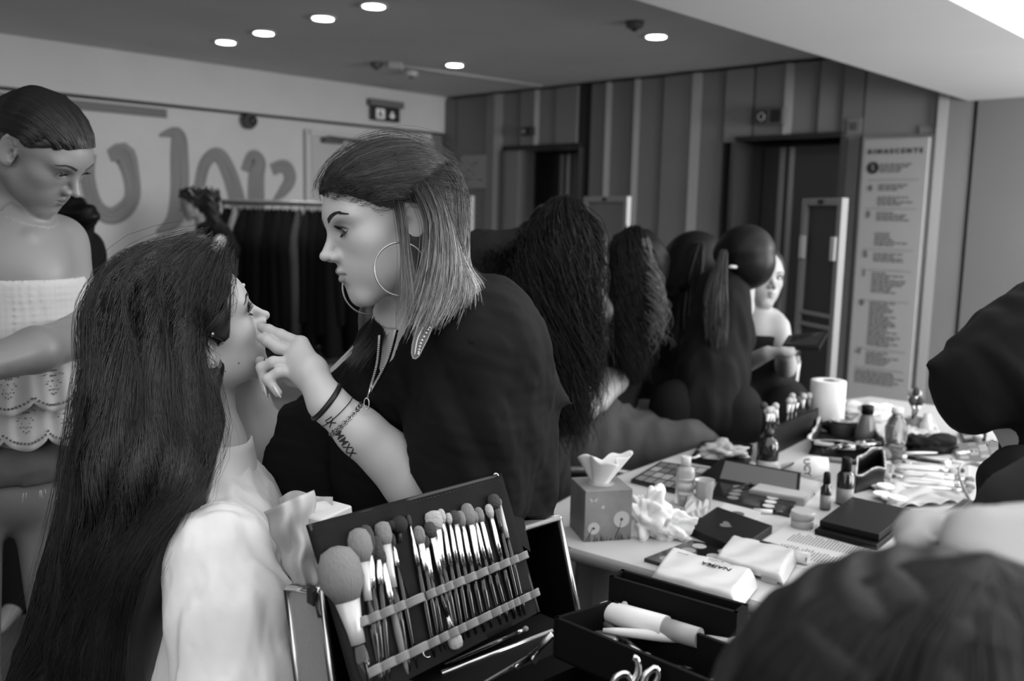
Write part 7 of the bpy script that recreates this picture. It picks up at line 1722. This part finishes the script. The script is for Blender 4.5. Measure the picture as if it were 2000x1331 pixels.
g = onroll(761, 997, .006); u_ = unit(BTR-BTL); w_ = unit(np.cross(nB, u_))
MB().tube([g+.0055*(u_*cos(a)+w_*sin(a)) for a in np.linspace(0, 2*pi, 22, endpoint=False)], .0015, 8, closed=True).build('grommet', mat('chrome', .7, rough=.12, metal=1), roll)
g = onroll(834, 1275, .006); MB().tube([g+.006*(u_*cos(a)+w_*sin(a)) for a in np.linspace(1, 5.2, 14)], .0012, 8).build('ring', mat('chrome', .7), roll)
MB().sphere(onroll(968, 932, .003), .005, sc=(1, .5, 1.3)).build('corner_stud', M_steel, roll)
MB().prism([rq(1.0, .30, -.002), rq(1.09, .36, -.006), rq(1.075, .60, -.006), rq(1.0, .50, -.002)], nB*.0015).build('closing_flap', M_roll, roll)
MB().prism([rq(.0, .86, .004), rq(.97, .88, .004), rq(.97, 1.0, .005), rq(.0, 1.0, .005)], nB*.0015).build('lower_pocket', M_roll, roll)
def elastic(v, u0, u1, n, seed, name='elastic_band'):
    R_ = random.Random(seed); ed = [0]
    for k in range(n): ed.append(ed[-1]+R_.choice([.7, 1, 1, 1.5]))
    ed = [e/ed[-1] for e in ed]
    def f(u, t):
        k = max(i for i in range(n) if ed[i] <= u+1e-9) if u < 1 else n-1; s_ = (u-ed[k])/(ed[k+1]-ed[k]); bump = max(sin(pi*min(max(s_, 0), 1)), 0)**.55
        return rq(u0+(u1-u0)*u, v+.052*t-.012*bump, .0045+.0155*bump)
    o = MB().grid(f, n*9+1, 5).build(name, M_el, roll); m = o.modifiers.new('t', 'SOLIDIFY'); m.thickness = .0008
    b = MB()
    for t in (.12, .3, .5, .7, .88): b.tube([np.array(f(u, t))+nB*.0007 for u in np.linspace(0, 1, n*6)], .00035, 4)
    q = b.build('ribs', mat('elastic_light', .36, rough=.8), o); q['kind'] = 'stuff'
elastic(.585, .05, .40, 5, 1); elastic(.585, .40, 1.0, 10, 2); elastic(.850, .05, .40, 5, 3); elastic(.850, .40, 1.0, 11, 4)
# brushes: tip pixel, pixel where it passes the upper band, bristle radius, head, ferrule, handle material, bristle material, flatness
MF = mat('ferrule_chrome', .75, rough=.18, metal=1, bump=.15, bscale=90); MFw = mat('ferrule_pale', .55, rough=.3, metal=.3); MHw = mat('handle_grey', .16, rough=.4)
BR = [
 ((652, 1066), (692, 1236), .0255, .062, .050, .0125, MFw, M_blkg, M_bris, 1., 'huge round powder brush at the left end of the brush roll'),
 ((697, 1030), (725, 1215), .0150, .040, .045, .0065, MFw, M_blkg, M_bris, .8, 'fluffy angled blush brush next to the huge powder brush'),
 ((712, 1024), (735, 1210), .0105, .036, .040, .0055, MF, M_blkg, M_brisd, .8, 'dark fluffy brush tucked behind the fluffy angled one'),
 ((733, 1046), (748, 1205), .0080, .028, .030, .0050, MF, M_blkg, M_brisd, .8, 'short dark-haired brush left of the flat-topped one'),
 ((744, 1017), (776, 1190), .0110, .028, .052, .0060, MFw, M_blkg, M_bris, .9, 'flat-topped brush with long pale ferrule below the grommet'),
 ((741, 1072), (768, 1195), .0065, .016, .052, .0052, MF, MHw, M_brisd, .5, 'small brush with grey handle in the left pocket row'),
 ((763, 1040), (790, 1180), .0045, .016, .026, .0040, MF, M_blkg, M_brisd, .6, 'thin dark brush at the right of the left pocket row'),
 ((797, 1004), (826, 1160), .0030, .014, .050, .0042, MF, M_blkg, M_brisd, 1., 'fine pointed liner brush just right of the centre strap'),
 ((815, 1026), (838, 1152), .0080, .022, .036, .0042, MF, M_blkg, M_bris, .4, 'flat brush directly right of the liner brush'),
 ((826, 1044), (846, 1150), .0070, .016, .040, .0042, MF, M_blkg, M_brisd, .4, 'short flat brush standing lowest in the right group'),
 ((836, 1018), (864, 1142), .0085, .020, .048, .0045, MF, M_blkg, M_brisd, .8, 'round grey brush in front of the fan brush'),
 ((843, 996), (872, 1138), .0120, .024, .050, .0045, MF, M_blkg, M_brisl, .4, 'fan-shaped pale brush in the right group'),
 ((859, 992), (884, 1132), .0060, .018, .056, .0045, MF, M_blkg, M_brisl, .7, 'pale-tipped brush leaning over the fan brush'),
 ((874, 1000), (896, 1127), .0048, .014, .050, .0042, MF, M_blkg, M_brisl, .7, 'narrow pale-tipped brush, second right of the fan brush'),
 ((884, 995), (908, 1122), .0080, .018, .056, .0045, MF, M_blkg, M_brisd, .6, 'dark-haired flat brush in the middle of the right group'),
 ((896, 996), (922, 1118), .0070, .020, .052, .0045, MF, M_blkg, M_bris, .6, 'grey-haired brush just left of the big crease brush'),
 ((909, 981), (936, 1112), .0100, .028, .058, .0052, MF, M_blkg, M_bris, .8, 'big crease brush rising above its neighbours in the right group'),
 ((922, 996), (950, 1108), .0060, .016, .050, .0042, MF, M_blkg, M_bris, .7, 'slim brush just right of the big crease brush'),
 ((931, 989), (962, 1104), .0072, .020, .056, .0046, MF, M_blkg, M_bris, .7, 'smooth round-tipped brush, third from the right end'),
 ((952, 983), (980, 1098), .0062, .018, .054, .0045, MF, M_blkg, M_brisl, .7, 'pale domed brush, second from the right end of the roll'),
 ((961, 964), (992, 1094), .0095, .020, .034, .0040, M_blkg, M_blkg, M_brisd, 1., 'dark round-headed brush highest at the right end of the roll'),
 ((972, 972), (1000, 1092), .0045, .010, .046, .0042, MFw, M_blkg, M_bris, .6, 'thin brush with pale ferrule at the very right end of the roll'),
]
for (t_, b_, rb, hd_, fe, rh, mf, mh_, mb, fl, lab) in BR:
    rb *= .74 if rb > .012 else .82; T_ = onroll(t_[0], t_[1]-hd_*0, .008+rb*.5); B_ = onroll(b_[0], b_[1], .0075); d = unit(T_-B_); L_ = min(np.linalg.norm(T_-B_)+.075, .205)
    brush(T_-d*L_, d, L_, lab, rb=rb, rh=rh*.82, head=hd_, fer=fe, mt_f=mf, mt_h=mh_, mt_b=mb, flat=fl, group='brushes in the brush roll', bulge=1.35 if rb > .01 else 1.15, cone=.9 if rb > .009 else .75)
# brush upside down with a pale angled head, beaded stick
T_ = onroll(894, 1270, .010); B_ = onroll(874, 1205, .010); d = unit(T_-B_); brush(T_-d*.075, d, .075, 'small brush hanging head down with a pale angled tip', rb=.0075, rh=.0028, head=.020, fer=.022, mt_b=M_brisl, flat=.5, cone=.9, group='brushes in the brush roll')
o = empty('sponge_ball', onroll(780, 1026, .012), 'dark round sponge ball pushed into the brush roll beside the centre strap', 'sponge'); MB().sphere(onroll(780, 1025, .014), .0105).build('ball', mat('sponge', .02, rough=.9), o); MB().sphere(onroll(765, 1027, .012), .0062).build('ball', mat('sponge', .02), o); MB().tube([onroll(779, 1030, .010), onroll(781, 1060, .010)], .003, 8).build('stick', M_black, o)
# pencil along the case floor
brush(Z(868, 1298, ZB+.045), unit(Z(1010, 1236, ZB+.05)-Z(868, 1298, ZB+.045)), .14, 'long dark pencil lying along the case floor under the roll', rb=.003, rh=.0032, head=.008, fer=.012)
# small dark trays at the bottom edge
for k, px in enumerate(([(790, 1325), (830, 1308), (868, 1318), (840, 1345)], [(858, 1322), (880, 1306), (918, 1330), (900, 1350)])):
    q = [Z(x, y, ZB+.03) for x, y in px]; b = MB()
    for i in range(4):
        a, c_ = q[i], q[(i+1) % 4]; b.prism([a, c_, c_-ZZ*.02, a-ZZ*.02], unit(sum(q)/4-a)*.002)
    b.prism([w-ZZ*.02 for w in q], (0, 0, .002)); o = b.build('divider_tray', mat('divider', .07, rough=.4)); tag(o, ['small grey-edged compartment at the bottom edge, left one', 'small grey-edged compartment beside the silver rails'][k], 'tray')
# white carton and crumpled paper bag behind the roll
w0 = [P(572, 1140, 1.17), P(640, 1140, 1.14), P(700, 1115, 1.20), P(628, 1115, 1.24)]
zb0 = min(p[2] for p in w0); w0 = [np.array([p[0], p[1], zb0]) for p in w0]
o = MB().prism(w0, P(600, 985, 1.17)-P(612, 1140, 1.17)).build('white_carton', mat('carton_white', .66, rough=.6)); tag(o, 'white upright carton behind the left end of the brush roll', 'carton'); 
m = o.modifiers.new('b', 'BEVEL'); m.width = .002
def bagf(u, v):
    x0, x1 = 515+58*v, 612+10*v; x = x0+(x1-x0)*u; y = 1000-42*u+(1145-(1000-42*u))*v; d_ = 1.16-.05*sin(pi*u)+.008*sin(14*u+5*v)+.007*sin(11*v+6*u); return P(x+3*sin(15*v), y, d_)
o = MB().grid(bagf, 26, 26).build('paper_bag', mat('paper_bag', .46, rough=.85, bump=.4, bscale=60)); m = o.modifiers.new('t', 'SOLIDIFY'); m.thickness = .0012; tag(o, 'crumpled pale paper bag sticking out left of the white carton', 'paper bag')
def bagb(u, v):
    x = 545+105*u+18*v*(1-u); y = 975-14*sin(pi*u)-6*sin(7*u)+(1040-975)*v; return P(x, y, 1.215+.012*sin(9*u+4*v)-.01*u)
MB().grid(bagb, 20, 10).build('back_fold', mat('paper_bag', .5), o)
